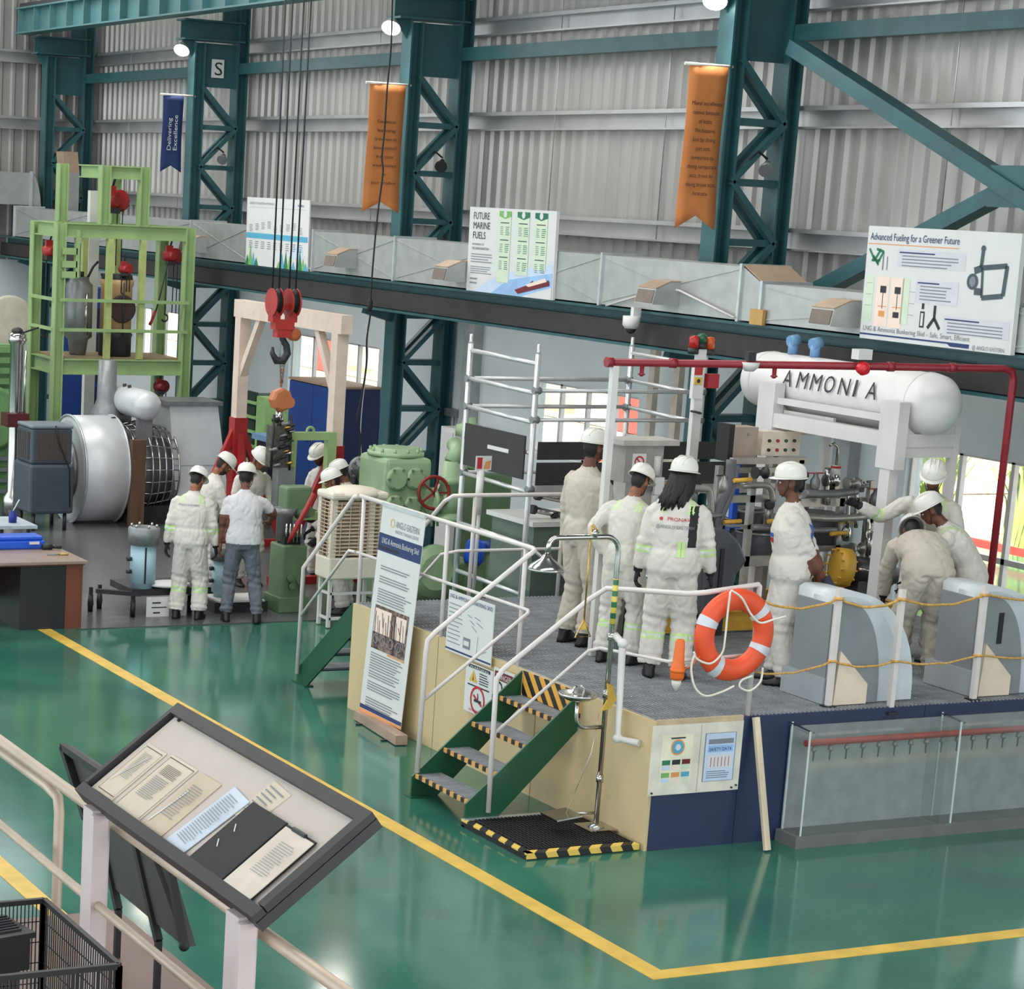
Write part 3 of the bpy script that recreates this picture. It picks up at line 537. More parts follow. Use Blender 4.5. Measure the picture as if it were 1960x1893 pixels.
s.disc(.5, .7, .27, pred, 2, r2=.22); s.bar((.34, .62), (.66, .79), .05, pred); s.bar((.38, .72), (.64, .72), .05, ink, 3); s.bar((.5, .56), (.52, .68), .03, ink, 3); s.txt('NO SMOKING', .2, .96, .05, pred, .6); s.done()
t = thing('danger_sign', (-16.98, 10.36, .95), 'small white sign with a red header bar beside the stair', 'sign'); a = P(946, 1276, y=10.36); b = P(985, 1294, y=10.36); c = P(943, 1328, y=10.36)
s = Sheet(t, a, (b.x - a.x, 0, 0), (0, 0, c.z - a.z), paper, thick=.008); s.rect(.06, .1, .94, .42, inkmar); s.txt('DANGER', .14, .37, .2, paper, .72); s.disc(.3, .7, .18, ink, 2, r2=.12); s.lines(.55, .55, .92, 5, .08, ink, .5); s.done()
# --- posters on the navy front
t = thing('notice_board', (-14.69, 10.75, .5), 'cream board with two safety posters on the navy platform front', 'board'); a = P(1252, 1390, x=-14.68); b = P(1424, 1382, x=-14.68); c = P(1243, 1524, x=-14.68)
s = Sheet(t, a, (0, b.y - a.y, 0), (0, 0, c.z - a.z), mat('board_cream', srgb(222, 216, 200), .5), thick=.012)
s.rect(.1, .14, .45, .84, mat('poster_cream', srgb(232, 226, 200), .6)); s.disc(.28, .32, .075, por, 3); s.disc(.28, .32, .06, pteal, 4); s.disc(.28, .32, .03, paper, 5); s.rect(.2, .18, .36, .2, ink, 2)
for k in range(6): s.rect(.12 + .11 * (k % 3), .5 + .18 * (k // 3), .21 + .11 * (k % 3), .57 + .18 * (k // 3), [pgr2, ink, inkmar, pgr, por, pteal][k], 2); s.rect(.12 + .11 * (k % 3), .58 + .18 * (k // 3), .21 + .11 * (k % 3), .64 + .18 * (k // 3), [psky2, ppk, plg][k % 3], 2)
s.rect(.58, .15, .93, .85, inkgrey); s.rect(.59, .157, .92, .843, psky2, 2); s.rect(.62, .24, .9, .31, inkgrey, 3); s.rect(.62, .33, .9, .43, psky, 3); s.txt('SAFETY DATA', .63, .41, .05, inkblue, .25, l=4); s.rect(.62, .47, .9, .66, paper, 3)
for k in range(6): s.bar((.66 + .04 * k, .5), (.66 + .04 * k, .64), .006, pred, 4)
s.lines(.62, .7, .9, 4, .03, inkgrey, .4, 3); s.bar((.53, 0.02), (.53, .98), .003, inkgrey); s.done()
for u, v in ((.03, .96), (.97, .93), (.92, .96)): MB().cyl(s.at(u, v, 0), s.at(u, v, 8), .008, 8).build('screw', dark, t)
# --- leaning batten
a = P(1468, 1630, z=0); b = P(1447, 1373, x=-14.665); t = thing('timber_batten', a, 'pale timber batten leaning against the navy platform front', 'timber'); MB().bar(a + V((0, 0, .012)), b, .055, .03, up=(1, 0, 0)).build('plank', mat('pale_timber', srgb(216, 200, 172), .7, 0, .15, 8, stretch=(1, 1, .1)), t)
# --- acrylic tank
ac = bpy.data.materials.new('acrylic'); ac.use_nodes = True; _n = ac.node_tree; _n.nodes.clear(); _o = _n.nodes.new('ShaderNodeOutputMaterial'); _t = _n.nodes.new('ShaderNodeBsdfTransparent'); _t.inputs[0].default_value = (.97, .98, .98, 1); _g = _n.nodes.new('ShaderNodeBsdfGlossy'); _g.inputs['Roughness'].default_value = .08;  _m = _n.nodes.new('ShaderNodeMixShader')
_m.inputs[0].default_value = .12; _n.links.new(_t.outputs[0], _m.inputs[1]); _n.links.new(_g.outputs[0], _m.inputs[2]); _n.links.new(_m.outputs[0], _o.inputs[0])
t = thing('spray_tank', (-14.5, 13, 0), 'long clear acrylic tank with a red spray pipe inside, along the navy front', 'tank'); ty0, tyb, ty1, tx0, tx1 = 11.72, 13.27, 15.0, -14.69, -14.42
MB().bb(tx0, tx1, ty0 - .05, ty1, 0, .1).build('plinth', mat('plinth_grey', srgb(112, 112, 110), .5), t)
MB().bb(tx0, tx0 + .012, ty0, ty1, .1, .96).build('back_board', mat('board_grey', srgb(170, 172, 170), .5), t)
for y0_, y1_ in ((ty0, tyb), (tyb + .01, ty1)): MB().bb(tx1 - .02, tx1 - .014, y0_ + .01, y1_, .1, .93).build('front_pane', ac, t)
for y_ in (ty0, tyb - .12): MB().bb(tx0 + .02, tx1 - .02, y_, y_ + .006, .1, .96).build('end_pane', ac, t)
edge = mat('acrylic_edge', srgb(214, 222, 220), .3)
for y_ in (ty0, tyb): MB().bb(tx1 - .022, tx1 - .012, y_ - .004, y_ + .008, .1, .97).build('pane_edge', edge, t); MB().bb(tx0 + .015, tx0 + .025, y_ - .004, y_ + .008, .1, 1.0).build('pane_edge', edge, t); MB().bar((tx0, y_, .99), (tx1, y_ + .02, .965), .02, .012).build('clip', chrome, t)
MB().prism([V((tx0, ty0, .965)), V((tx1, ty0, .935)), V((tx1, ty1, .935)), V((tx0, ty1, .965))], (0, 0, .004)).build('lid', ac, t)
MB().cyl((-14.53, ty0 + .04, .85), (-14.53, ty1 - .05, .85), .028, 12).build('spray_pipe', mat('spray_red', srgb(172, 70, 60), .4), t)
for k in range(20): y_ = ty0 + .13 + k * .165; MB().lathe([(0, .014), (.03, .022), (.045, .022), (.05, .008), (.13, .006)], (-14.53, y_, .825), (-14.53, y_, -.2), 8).build('nozzle', mat('nozzle_grey', srgb(150, 146, 140), .4, .4), t)
# --- rope posts and yellow rope
posts = [P(1582, 1350, z=PZ), P(1703, 1362, z=PZ - .05), P(1862, 1338, z=PZ), V((-14.75, 15.2, PZ))]
for k, (p, lb) in enumerate(zip(posts, ['white rope post in front of the first curved grey panel', 'white rope post between the two curved grey panels', 'white rope post in front of the second curved grey panel', 'white rope post past the right edge of the frame'])):
    p.x = max(p.x, -14.84); t = thing('rope_post', p, lb, 'post', 'white rope posts on the deck edge'); MB().bb(p.x - .022, p.x + .022, p.y - .022, p.y + .022, p.z - .02, PZ + .98).build('post', rail_white, t); MB().bb(p.x - .05, p.x + .05, p.y - .05, p.y + .05, p.z - .02, p.z + .006).build('foot', dark, t)
    if k == 3: pass
def rope(name, label, pts, sag, r, m, z):
    o = MB(); path = []
    for a, b in zip(pts[:-1], pts[1:]):
        for k in range(9):
            q = k / 8; w_ = a.lerp(b, q); w_.z -= sag * 4 * q * (1 - q); path.append(w_)
    t = thing(name, pts[0], label, 'rope'); o.tube([p + V((.004 * math.sin(i * 2), 0, .004 * math.cos(i * 2.3))) for i, p in enumerate(path)], r, 6).build('strand', m, t)
    for p in pts[1:-1]: MB().torus(p, (0, 0, 1), .03, r * 1.3, 12, 6).build('knot', m, t)
ropem = mat('yellow_rope', srgb(206, 160, 86), .8, 0, .2, 40)
pp = [V((-14.7, 11.33, 2.0))] + [V((p.x, p.y, PZ + .9)) for p in posts]; rope('barrier_rope', 'upper yellow rope strung between the white posts', pp, .07, .011, ropem, 0)
pp = [V((-14.7, 11.33, 1.42))] + [V((p.x, p.y, PZ + .38)) for p in posts]; rope('barrier_rope', 'lower yellow rope strung between the white posts', pp, .05, .009, ropem, 0)
# --- curved grey panels
fgrey = mat('panel_grey', srgb(132, 136, 140), .45, 0, .06, 3); fl_ = mat('panel_pale', srgb(196, 202, 206), .4, 0, .05, 3); fbase = mat('panel_base', srgb(160, 164, 168), .45, 0, .05, 3); gus_m = mat('gusset_cream', srgb(226, 208, 186), .5, 0, .06, 4)
def fin(y0, label, slot):
    t = thing('curved_panel', (-14.95, y0 + .5, PZ), label, 'panel', 'curved grey machine panels'); x0 = -14.86
    def prof(ya, yb, h, k=.0, n=14): return [(ya, 0), (ya, h * .97), (ya + .05, h)] + [(ya + .12 + (yb - ya - .12) * math.sin(q), h * math.cos(q) ** .85 if math.cos(q) > 0 else 0) for q in [math.radians(90 * i / n) for i in range(0, n + 1)]]
    MB().prism([V((x0, y, PZ + .004 + z)) for y, z in prof(y0, y0 + .52, .86)], (-.01, 0, 0)).build('front_plate', fgrey, t)
    MB().prism([V((x0 - .012, y, PZ + .004 + z)) for y, z in prof(y0 + .01, y0 + .74, .9)], (-.3, 0, 0), True).build('shell', fl_, t)
    MB().prism([V((x0 - .024, y, PZ + .004 + z)) for y, z in prof(y0 + .02, y0 + .9, .935)], (-.5, 0, 0), True).build('outer_shell', mat('panel_white', srgb(208, 213, 217), .4, 0, .04), t)
    MB().bb(x0 - .58, x0 - .02, y0 - .035, y0 + .05, PZ + .004, PZ + .22).build('foot_block', fbase, t)
    MB().bb(x0 - .51, x0 - .05, y0 - .003, y0 + .1, PZ + .22, PZ + .84).build('side_wall', fgrey, t)
    MB().prism([V((x0 + .03, y0 + .04, PZ + .004)), V((x0 + .03, y0 + .38, PZ + .004)), V((x0 + .03, y0 + .38, PZ + .17)), V((x0 + .03, y0 + .07, PZ + .46))], (-.03, 0, 0)).build('gusset', gus_m, t)
    if slot: MB().bb(x0, x0 + .004, y0 + .2, y0 + .255, PZ + .45, PZ + .72).build('slot', black, t)
    return t
fin(12.2, 'curved grey panel with a cream gusset just right of the lifebuoy', False); fin(13.74, 'curved grey panel with a dark slot at the right edge', True)
# --- lifebuoy, light and line
c = P(1405, 1215, x=-14.64); t = thing('lifebuoy', c, 'orange lifebuoy with white bands hung on the platform railing', 'lifebuoy'); R0, r0 = .285, .088
ring = MB(); n, m_ = 40, 12
for i in range(n):
    th = 2 * math.pi * i / n; dr = V((0, math.cos(th), math.sin(th)))
    for j in range(m_): ph = 2 * math.pi * j / m_; ring.v.append(c + dr * (R0 + r0 * math.cos(ph)) + V((.06 * math.sin(ph), 0, 0)))
for i in range(n):
    for j in range(m_): ring.f.append((i * m_ + j, ((i + 1) % n) * m_ + j, ((i + 1) % n) * m_ + (j + 1) % m_, i * m_ + (j + 1) % m_)); ring.sm.append(True)
ring.build('ring', orange, t); refl = mat('reflective_band', srgb(214, 214, 220), .35, .1, .05)
for th0 in (40, 158, -25, -122):
    b_ = MB(); n2 = 4
    for i in range(n2 + 1):
        th = math.radians(th0 + 13 * (i / n2 - .5)); dr = V((0, math.cos(th), math.sin(th)))
        for j in range(m_): ph = 2 * math.pi * j / m_; b_.v.append(c + dr * (R0 + (r0 + .004) * math.cos(ph)) + V((.064 * math.sin(ph), 0, 0)))
    for i in range(n2):
        for j in range(m_): b_.f.append((i * m_ + j, (i + 1) * m_ + j, (i + 1) * m_ + (j + 1) % m_, i * m_ + (j + 1) % m_)); b_.sm.append(True)
    b_.build('band', refl, t)
line = mat('white_line', srgb(232, 226, 212), .8); q = lambda u, v: P(u, v, x=-14.55)
def smooth_path(pts, k=6):
    out = []; n = len(pts)
    for i in range(n - 1):
        p0, p1, p2, p3 = pts[max(0, i - 1)], pts[i], pts[i + 1], pts[min(n - 1, i + 2)]
        for j in range(k):
            s_ = j / k; out.append(.5 * ((2 * p1) + (p2 - p0) * s_ + (2 * p0 - 5 * p1 + 4 * p2 - p3) * s_ * s_ + (3 * p1 - p0 - 3 * p2 + p3) * s_ ** 3))
    return out + [pts[-1]]
MB().tube(smooth_path([q(1398, 1132), q(1392, 1180), q(1388, 1220), q(1382, 1250), q(1360, 1270), q(1335, 1262), q(1328, 1248)]), .009, 6).build('grab_line', line, t)
MB().tube(smooth_path([q(1400, 1130), q(1420, 1145), q(1437, 1175), q(1455, 1192), q(1480, 1186), q(1504, 1180)]), .009, 6).build('grab_line', line, t)
t2 = thing('heaving_line', q(1330, 1300), 'white line hanging loose below the lifebuoy', 'rope'); MB().tube(smooth_path([q(1330, 1250), q(1323, 1280), q(1330, 1315), q(1350, 1332), q(1380, 1325), q(1405, 1313)]), .009, 6).build('strand', line, t2); MB().tube(smooth_path([q(1460, 1278), q(1455, 1305), q(1435, 1322), q(1416, 1315), q(1420, 1302), q(1440, 1294)]), .009, 6).build('strand', line, t2)
p = P(1298, 1272, x=-14.62); t = thing('lifebuoy_light', p, 'orange water light hanging upside down left of the lifebuoy', 'light'); og = mat('light_orange', srgb(228, 106, 32), .4)
MB().lathe([(-.2, .03), (-.18, .038), (-.02, .046), (.0, .055), (.1, .055), (.12, .045)], p, p - V((.0, .01, 1)), 14).build('body', og, t); MB().lathe([(.12, .04), (.16, .036), (.21, .008)], p, p - V((0, .01, 1)), 14).build('lens', mat('lens_white', srgb(226, 220, 210), .3), t); MB().lathe([(.03, .06), (.06, .06)], p, p - V((0, .01, 1)), 14).build('collar', og, t)
MB().tube([p + V((0, .03, -.05)), p + V((0, .12, -.02)), p + V((0, .2, .06))], .006, 5).build('lanyard', og, t)
# --- emergency shower and eyewash
t = thing('emergency_shower', (-15.21, 10.27, 0), 'stainless emergency shower and eyewash stand beside the stair', 'shower'); x, y = -15.21, 10.27
MB().lathe([(0, .07), (.012, .07), (.03, .03)], (x, y, .075), (x, y, 2), 16).build('flange', chrome, t); MB().box((x, y, .072), (.26, .26, .012)).build('base_plate', chrome, t)
MB().tube([(x, y, .08), (x, y, 2.3)] + hook_arc((x, y - .12, 2.34), (0, 1, 0), (0, 0, 1), .12, 0, 90, 6) + [(x, y - .55, 2.46)] + hook_arc((x, y - .58, 2.39), (0, 0, 1), (0, -1, 0), .07, 0, 80, 4) + [(x, y - .66, 2.33)], .021, 10).build('pipe', chrome, t)
for z in (.45, 1.15, 1.62): MB().cyl((x, y, z), (x, y, z + .06), .03, 12).build('coupling', chrome, t)
sb = stripes('green_yellow_tape', srgb(40, 110, 70), srgb(220, 200, 90), (0, 0, 1), .09); MB().cyl((x, y, 1.75), (x, y, 2.12), .0225, 12).build('tape', sb, t)
h = V((x, y - .66, 2.33)); MB().lathe([(0, .03), (.03, .045), (.08, .12), (.11, .15), (.125, .15), (.125, .01)], h, h - V((0, 0, 1)), 24).build('shower_head', chrome, t)
k_ = V((x, y - .24, 2.46)); MB().cyl(k_, k_ + V((.0, 0, .06)), .03, 10).build('valve', chrome, t); MB().tube([k_ + V((0, .04, .03)), k_ + V((0, -.02, .1))], .01, 6).build('lever', mat('brass', srgb(196, 160, 90), .3, .9), t); MB().tube([k_ + V((0, -.03, .09)), k_ + V((.0, -.03, -.66))], .008, 6).build('pull_rod', MATS['brass'], t)
a = k_ + V((0, -.03, -.66)); MB().tube([a, a + V((0, -.07, -.14)), a + V((0, .07, -.14)), a], .008, 6).build('pull_handle', MATS['brass'], t); MB().prism([a + V((.002, -.03, -.08)), a + V((.002, .03, -.08)), a + V((.002, 0, -.02))], (.004, 0, 0)).build('handle_tag', yellow, t)
bc = V((x, y - .27, 1.13)); MB().lathe([(0, .03), (.02, .1), (.05, .155), (.07, .165), (.072, .15), (.04, .09), (.03, .02)], bc, bc + V((0, 0, 1)), 24).build('eyewash_bowl', chrome, t)
MB().tube([bc, bc + V((0, 0, -.1))] + hook_arc(bc + V((0, .1, -.12)), (0, -1, 0), (0, 0, -1), .1, 0, 90, 5) + [(x, y, bc.z - .22)], .018, 8).build('bowl_pipe', chrome, t)
for s_ in (-.05, .05): MB().tube([bc + V((0, s_, .03)), bc + V((0, s_, .11)), bc + V((0, s_ * .4, .13))], .01, 6).build('nozzle', chrome, t)
MB().prism([V((x + .03, y - .07, 1.05)), V((x + .03, y + .02, 1.07)), V((x + .03, y + .07, 1.14)), V((x + .03, y + .02, 1.26)), V((x + .03, y - .03, 1.28)), V((x + .03, y - .01, 1.15))], (.014, 0, 0)).build('push_paddle', yellow, t)
MB().tube([(x, y - .2, .2), (x + .02, y - .04, .2)], .012, 6).build('pedal_rod', chrome, t); MB().box((x + .0, y - .34, .2), (.26, .24, .012), M=Matrix.Rotation(.1, 3, 'X')).build('foot_pedal', chrome, t); MB().tube([(x, y - .3, .2), (x, y - .1, .7), (x, y - .06, 1.02)], .003, 4).build('chain', chrome, t)
pv = P(1192, 1232, y=10.3); t = thing('drain_pipe', (pv.x, 10.3, PZ), 'white plastic drain pipe bent down the cream panel behind the shower', 'pipe'); b = P(1180, 1412, y=10.3)
MB().tube([(x + .02, y + .02, pv.z + .05), (pv.x, 10.3, pv.z), (pv.x, 10.3, pv.z - .05), (b.x + .02, 10.3, b.z), (P(1225, 1413, y=10.38).x, 10.38, b.z)], .03, 10).build('pipe', white, t)
for z in (pv.z, b.z): MB().ell((pv.x if z == pv.z else b.x + .02, 10.3, z), .042).build('elbow', white, t)
# --- hazard-edged mat
t = thing('drip_tray', (-15.25, 9.9, 0), 'black ribbed rubber mat with yellow and black hazard edges under the shower', 'mat'); mx0, mx1, my0, my1 = -15.76, -14.74, 9.33, 10.37
MB().bb(mx0, mx1, my0, my1, .0, .05).build('tray', black, t)
MB().bb(mx0, mx1 + .01, my0 - .012, my0 + .06, .045, .056).build('hazard_edge', hzm, t); MB().bb(mx1 - .07, mx1 + .012, my0, my1, .045, .056).build('hazard_edge', hzm, t); MB().bb(mx1 + .001, mx1 + .013, my0, my1, .01, .05).build('hazard_edge', hzm, t); MB().bb(mx0 - .012, mx0 + .05, my0, my1, .045, .058).build('edge_strip', alu, t)
g = MB(); yy = my0 + .09
while yy < my1 - .02: g.bb(mx0 + .06, mx1 - .08, yy, yy + .012, .05, .064); yy += .035
xx = mx0 + .08
while xx < mx1 - .09: g.bb(xx, xx + .01, my0 + .08, my1 - .02, .05, .06); xx += .06
g.build('ribs', black, t)['kind'] = 'stuff'
# ================================================================ MACHINERY ON THE LEFT
def chain_hoist(p, label, s=1.0, m=red, drop=.5, cat='hoist'):
    t = thing('chain_hoist', p, label, cat, 'red chain hoists on the green rig' if m is red else None); p = V(p)
    MB().tube([p + V((0, 0, .3 * s)), p + V((0, .03 * s, .24 * s)), p + V((0, 0, .12 * s))], .014 * s, 6).build('top_hook', dark, t)
    MB().lathe([(-.09 * s, .04 * s), (-.08 * s, .085 * s), (.03 * s, .1 * s), (.07 * s, .07 * s), (.11 * s, .05 * s)], p, p + V((1, .2, 0)), 12).build('body', m, t); MB().lathe([(-.02 * s, .1 * s), (-.015 * s, .115 * s), (.015 * s, .115 * s), (.02 * s, .1 * s)], p + V((-.02, .09 * s, .0)), p + V((1, .19 * s, 0)), 16).build('chain_wheel', m, t); MB().box(p + V((.02, -.02 * s, .1 * s)), (.06 * s, .1 * s, .1 * s)).build('suspension', m, t); MB().box(p + V((.05, .0, -.1 * s)), (.07 * s, .14 * s, .06 * s)).build('chain_guide', dark, t)
    for k, dy in enumerate((-.05, .06, .12)): MB().cyl(p + V((.02, dy * s, -.08 * s)), p + V((.02, dy * s, -drop)), .009, 5).build('chain', dark, t)
    h = p + V((.02, -.05 * s, -drop)); MB().tube([h] + hook_arc(h - V((0, 0, .07 * s)), (0, 0, 1), (0, 1, 0), .05 * s, 0, 250, 8), .013 * s, 6).build('load_hook', dark, t)
    return t
XF, XR = -34.0, -35.1; F = lambda u, v: P(u, v, x=XF)
ya, yb = F(112, 560).y, F(358, 560).y; zt, zm = F(200, 430).z, F(200, 690).z; ztw = F(240, 318).z
t = thing('test_rig', (XF - .5, (ya + yb) / 2, 0), 'tall light green steel test rig holding a cut-away cylinder and red hoists', 'rig')
for x in (XF, XR):
    for y in (ya, yb): MB().ibeam((x, y, .012), (x, y, zt), .16, .16, .02, up=V((0, 1, 0))).build('post', lgreen, t)
    for z, h in ((zt - .1, .22), (zm - .1, .24)): MB().ibeam((x, ya + .08, z), (x, yb - .08, z), .12, h, .02).build('beam', lgreen, t)
for y in (ya, yb):
    for z, h in ((zt - .1, .22), (zm - .1, .24)): MB().ibeam((XR + .08, y, z), (XF - .08, y, z), .12, h, .02).build('beam', lgreen, t)
MB().bb(XR, XF - .07, ya + .07, yb - .07, zm + .02, zm + .05).build('deck_plate', mat('rig_deck', srgb(150, 128, 100), .6, 0, .15), t)
y1, y2 = F(207, 560).y, F(270, 560).y
for x in (XF + .01, XR): 
    for y in (y1, y2): MB().bb(x - .05, x + .05, y - .045, y + .045, zm + .03, zt - .21).build('inner_post', mat('rig_yellow_green', srgb(168, 180, 112), .42), t)
w0, w1, w2 = F(160, 360).y, F(200, 360).y, F(275, 360).y
for x, yy in ((XF, w1), (XF, w2), (XR, w0 + .05), (XR, w2 - .05)): MB().ibeam((x, yy, zt), (x, yy, ztw), .16, .16, .02, up=V((0, 1, 0))).build('tower_post', lgreen, t)
for x in (XF, XR): MB().ibeam((x, w1 + .081, ztw - .1), (x, w2 - .081, ztw - .1), .12, .2, .02).build('tower_beam', lgreen, t)
for yy in (w1, w2): MB().ibeam((XR + .081, yy, ztw - .1), (XF - .081, yy, ztw - .1), .12, .2, .02).build('tower_beam', lgreen, t)
for v in (578, 634):
    z = F(300, v).z; MB().bb(XF + .06, XF + .1, ya, yb, z - .025, z + .025).build('guard_rail', lgreen, t); MB().bb(XR, XF, ya - .1, ya - .06, z - .025, z + .025).build('guard_rail', lgreen, t)
for v in (480, 505, 525): z = F(115, v).z; MB().bb(XF - .02, XF + .09, ya + .02, ya + .26, z - .05, z + .05).build('step_plate', lgreen, t)
MB().bb(XF - .02, XF + .09, ya + .24, ya + .3, F(115, 530).z, zt - .1).build('step_post', lgreen, t)
# pieces on the rig
t = thing('cylinder_liner', (XF - .5, (y1 + y2) / 2, zm + .05), 'cut-away brown cylinder liner with a dark round disc inside the green rig', 'cylinder'); c = V((XF - .35, (y1 + y2) / 2, 0)); zq = lambda v: P(235, v, x=XF - .3).z
MB().lathe([(zm + .06, .26), (zq(645), .26), (zq(640), .28), (zq(635), .24)], c, c + V((0, 0, 1)), 24).build('lower_drum', dark, t)
MB().lathe([(zq(635), .25), (zq(550), .25), (zq(545), .27), (zq(535), .27)], c, c + V((0, 0, 1)), 24).build('liner', mat('liner_tan', srgb(206, 168, 122), .5, .1, .1), t)
MB().lathe([(zq(540), .26), (zq(525), .24)], c, c + V((0, 0, 1)), 24).build('top_rim', dark, t)
dc = V((XF - .08, c.y, zq(590))); MB().lathe([(0, .22), (.02, .22), (.03, .2)], dc, dc + V((1, 0, 0)), 28).build('disc', mat('disc_brown', srgb(70, 54, 50), .5, .3), t); MB().cyl(V((XF - .03, c.y, zq(540))), V((XF - .03, c.y, zq(640))), .012, 6).build('rod', dark, t)
t = thing('fuel_pump', (XF - .45, F(172, 600).y, zm + .05), 'dark steel pump cylinder standing on the green rig deck left of the brown liner', 'pump'); c = V((XF - .45, F(170, 600).y, 0)); z5 = lambda v: P(170, v, x=XF - .4).z
MB().lathe([(zm + .06, .13), (z5(650), .16), (z5(645), .22), (z5(545), .21), (z5(540), .16), (z5(530), .14)], c, c + V((0, 0, 1)), 20).build('barrel', greymetal, t); MB().cyl(c + V((.2, .05, z5(640))), c + V((.2, .05, z5(560))), .03, 8).build('side_tube', chrome, t)
for dy in (-.1, .02): MB().cyl(c + V((.05, dy, z5(532))), c + V((.05, dy, z5(520))), .03, 8).build('stud', black, t)
MB().tube([c + V((.05, .1, z5(535))), c + V((.05, .2, z5(510))), c + V((.05, .28, z5(500)))], .02, 6).build('elbow_pipe', dark, t)
chain_hoist(F(232, 385) + V((-.4, 0, 0)), 'large red chain hoist in the top tower of the green rig', 1.5, drop=1.0); chain_hoist(P(325, 490, x=XF - .5), 'red chain hoist hanging at the right side of the green rig', 1.1, drop=.9); chain_hoist(P(95, 480, x=XF - .6), 'red chain hoist at the left side of the green rig', 1.1, drop=1.2); chain_hoist(P(237, 515, x=XF - .1), 'small red hook block above the brown liner', .8, drop=.35); chain_hoist(P(305, 740, x=XF - .05), 'dark red hoist hanging below the rig deck over the silver tank', .9, mat('dark_red', srgb(116, 24, 30), .45), drop=.3)
t = thing('sling', P(300, 560, x=XF - .1), 'dark sling running slanted to a red hook at the right of the rig', 'sling'); MB().tube([P(322, 500, x=XF - .1), P(308, 560, x=XF - .1), P(297, 600, x=XF - .1)], .012, 6).build('rope', dark, t); MB().tube([P(297, 595, x=XF - .1), P(290, 615, x=XF - .1), P(286, 622, x=XF - .1)], .025, 6).build('hook', red, t)
t = thing('hand_valve', P(140, 615, x=XF - .9), 'small green hand valve behind the rig guard rail', 'valve'); p = P(138, 612, x=XF - .9); MB().torus(p, (1, 0, .3), .09, .014, 18, 6).build('wheel', lgreen, t); MB().cyl(p, p + V((-.02, .06, -.2)), .04, 8).build('body', lgreen, t)
a = P(181, 365, x=-36); b = P(181, 480, x=-36); t = thing('white_post', V((a.x, a.y, 0)), 'white square post standing behind the green rig', 'post'); MB().bb(a.x - .06, a.x + .06, a.y - .09, a.y + .09, 0.012, a.z).build('post', white, t)
t = thing('control_cabinet', (-38.2, P(130, 600, x=-38).y, 0), 'tall blue cabinet with dark shelves seen through the green rig', 'cabinet'); a = P(122, 550, x=-38); b = P(215, 700, x=-38)
MB().bb(-38.6, -38, a.y, b.y, .012, a.z).build('body', blue, t)
for k in range(4): z = a.z - .35 - k * .45; MB().bb(-38, -37.97, a.y + .5, b.y - .08, z - .36, z).build('shelf_bay', mat('navy_dark', srgb(28, 34, 66), .5), t)
# --- far-left cluster
t = thing('hydraulic_column', P(30, 1000, x=-33) * 1, 'upright steel hydraulic cylinder with a dark red clamp at the far left', 'cylinder'); yy = P(31, 720, x=-33).y; t.location = (-33, yy, 0); zz = lambda v: P(31, v, x=-33).z
MB().lathe([(.012, .16), (zz(950), .16), (zz(940), .1), (zz(810), .1), (zz(660), .1), (zz(655), .13), (zz(640), .13), (zz(636), .08)], (-33, yy, 0), (-33, yy, 1), 18).build('barrel', chrome, t); MB().box((-33, yy, zz(803)), (.32, .34, .2)).build('clamp', mat('maroon_cast', srgb(84, 26, 34), .5), t); MB().cyl((-32.88, yy + .1, zz(800)), (-32.88, yy + .1, zz(670)), .02, 8).build('tie_rod', chrome, t); MB().ell((-33, yy, zz(634)), (.09, .09, .06)).build('cap', dark, t)
MB().tube([(-33, yy, zz(640)), (-33, yy + .15, zz(634)), (-33.2, yy + .4, zz(628))], .015, 6).build('hose', dark, t)
t = thing('round_panel', P(18, 640, x=-36), 'large pale round plate behind the hydraulic cylinder', 'panel'); c = P(18, 615, x=-36); MB().lathe([(0, .42), (.03, .42), (.04, .38)], c, c + V((1, -.1, 0)), 32).build('disc', mat('disc_cream', srgb(196, 186, 172), .6), t); MB().cyl(c - V((.02, 0, 0)), V((c.x - .02, c.y, .012)), .05, 8).build('stand', dark, t)
t = thing('green_engine', (-34, 11.0, 0), 'green ribbed engine casing cut by the left edge of the frame', 'engine'); gy = P(22, 800, x=-34).y
MB().bb(-35, -34, gy - 1.3, gy, .012, P(10, 660, x=-34).z).build('casing', mat('engine_green', srgb(104, 144, 92), .45, 0, .12), t)
for k in range(5): z = P(10, 668, x=-34).z + k * .0 - k * .16; MB().bb(-34.02, -33.9, gy - 1.3, gy + .03, z - .05, z + .04).build('rib', MATS['engine_green'], t)
for k in range(4): z = .25 + k * .17; MB().bb(-33.98, -33.92, gy - 1.3, gy + .02, z - .03, z + .03).build('pipe_rail', greymetal, t)
MB().lathe([(0, .5), (.1, .5), (.12, .44)], (-34, gy - .35, P(5, 800, x=-34).z), (-33, gy - .35, P(5, 800, x=-34).z), 24).build('cover', MATS['engine_green'], t)
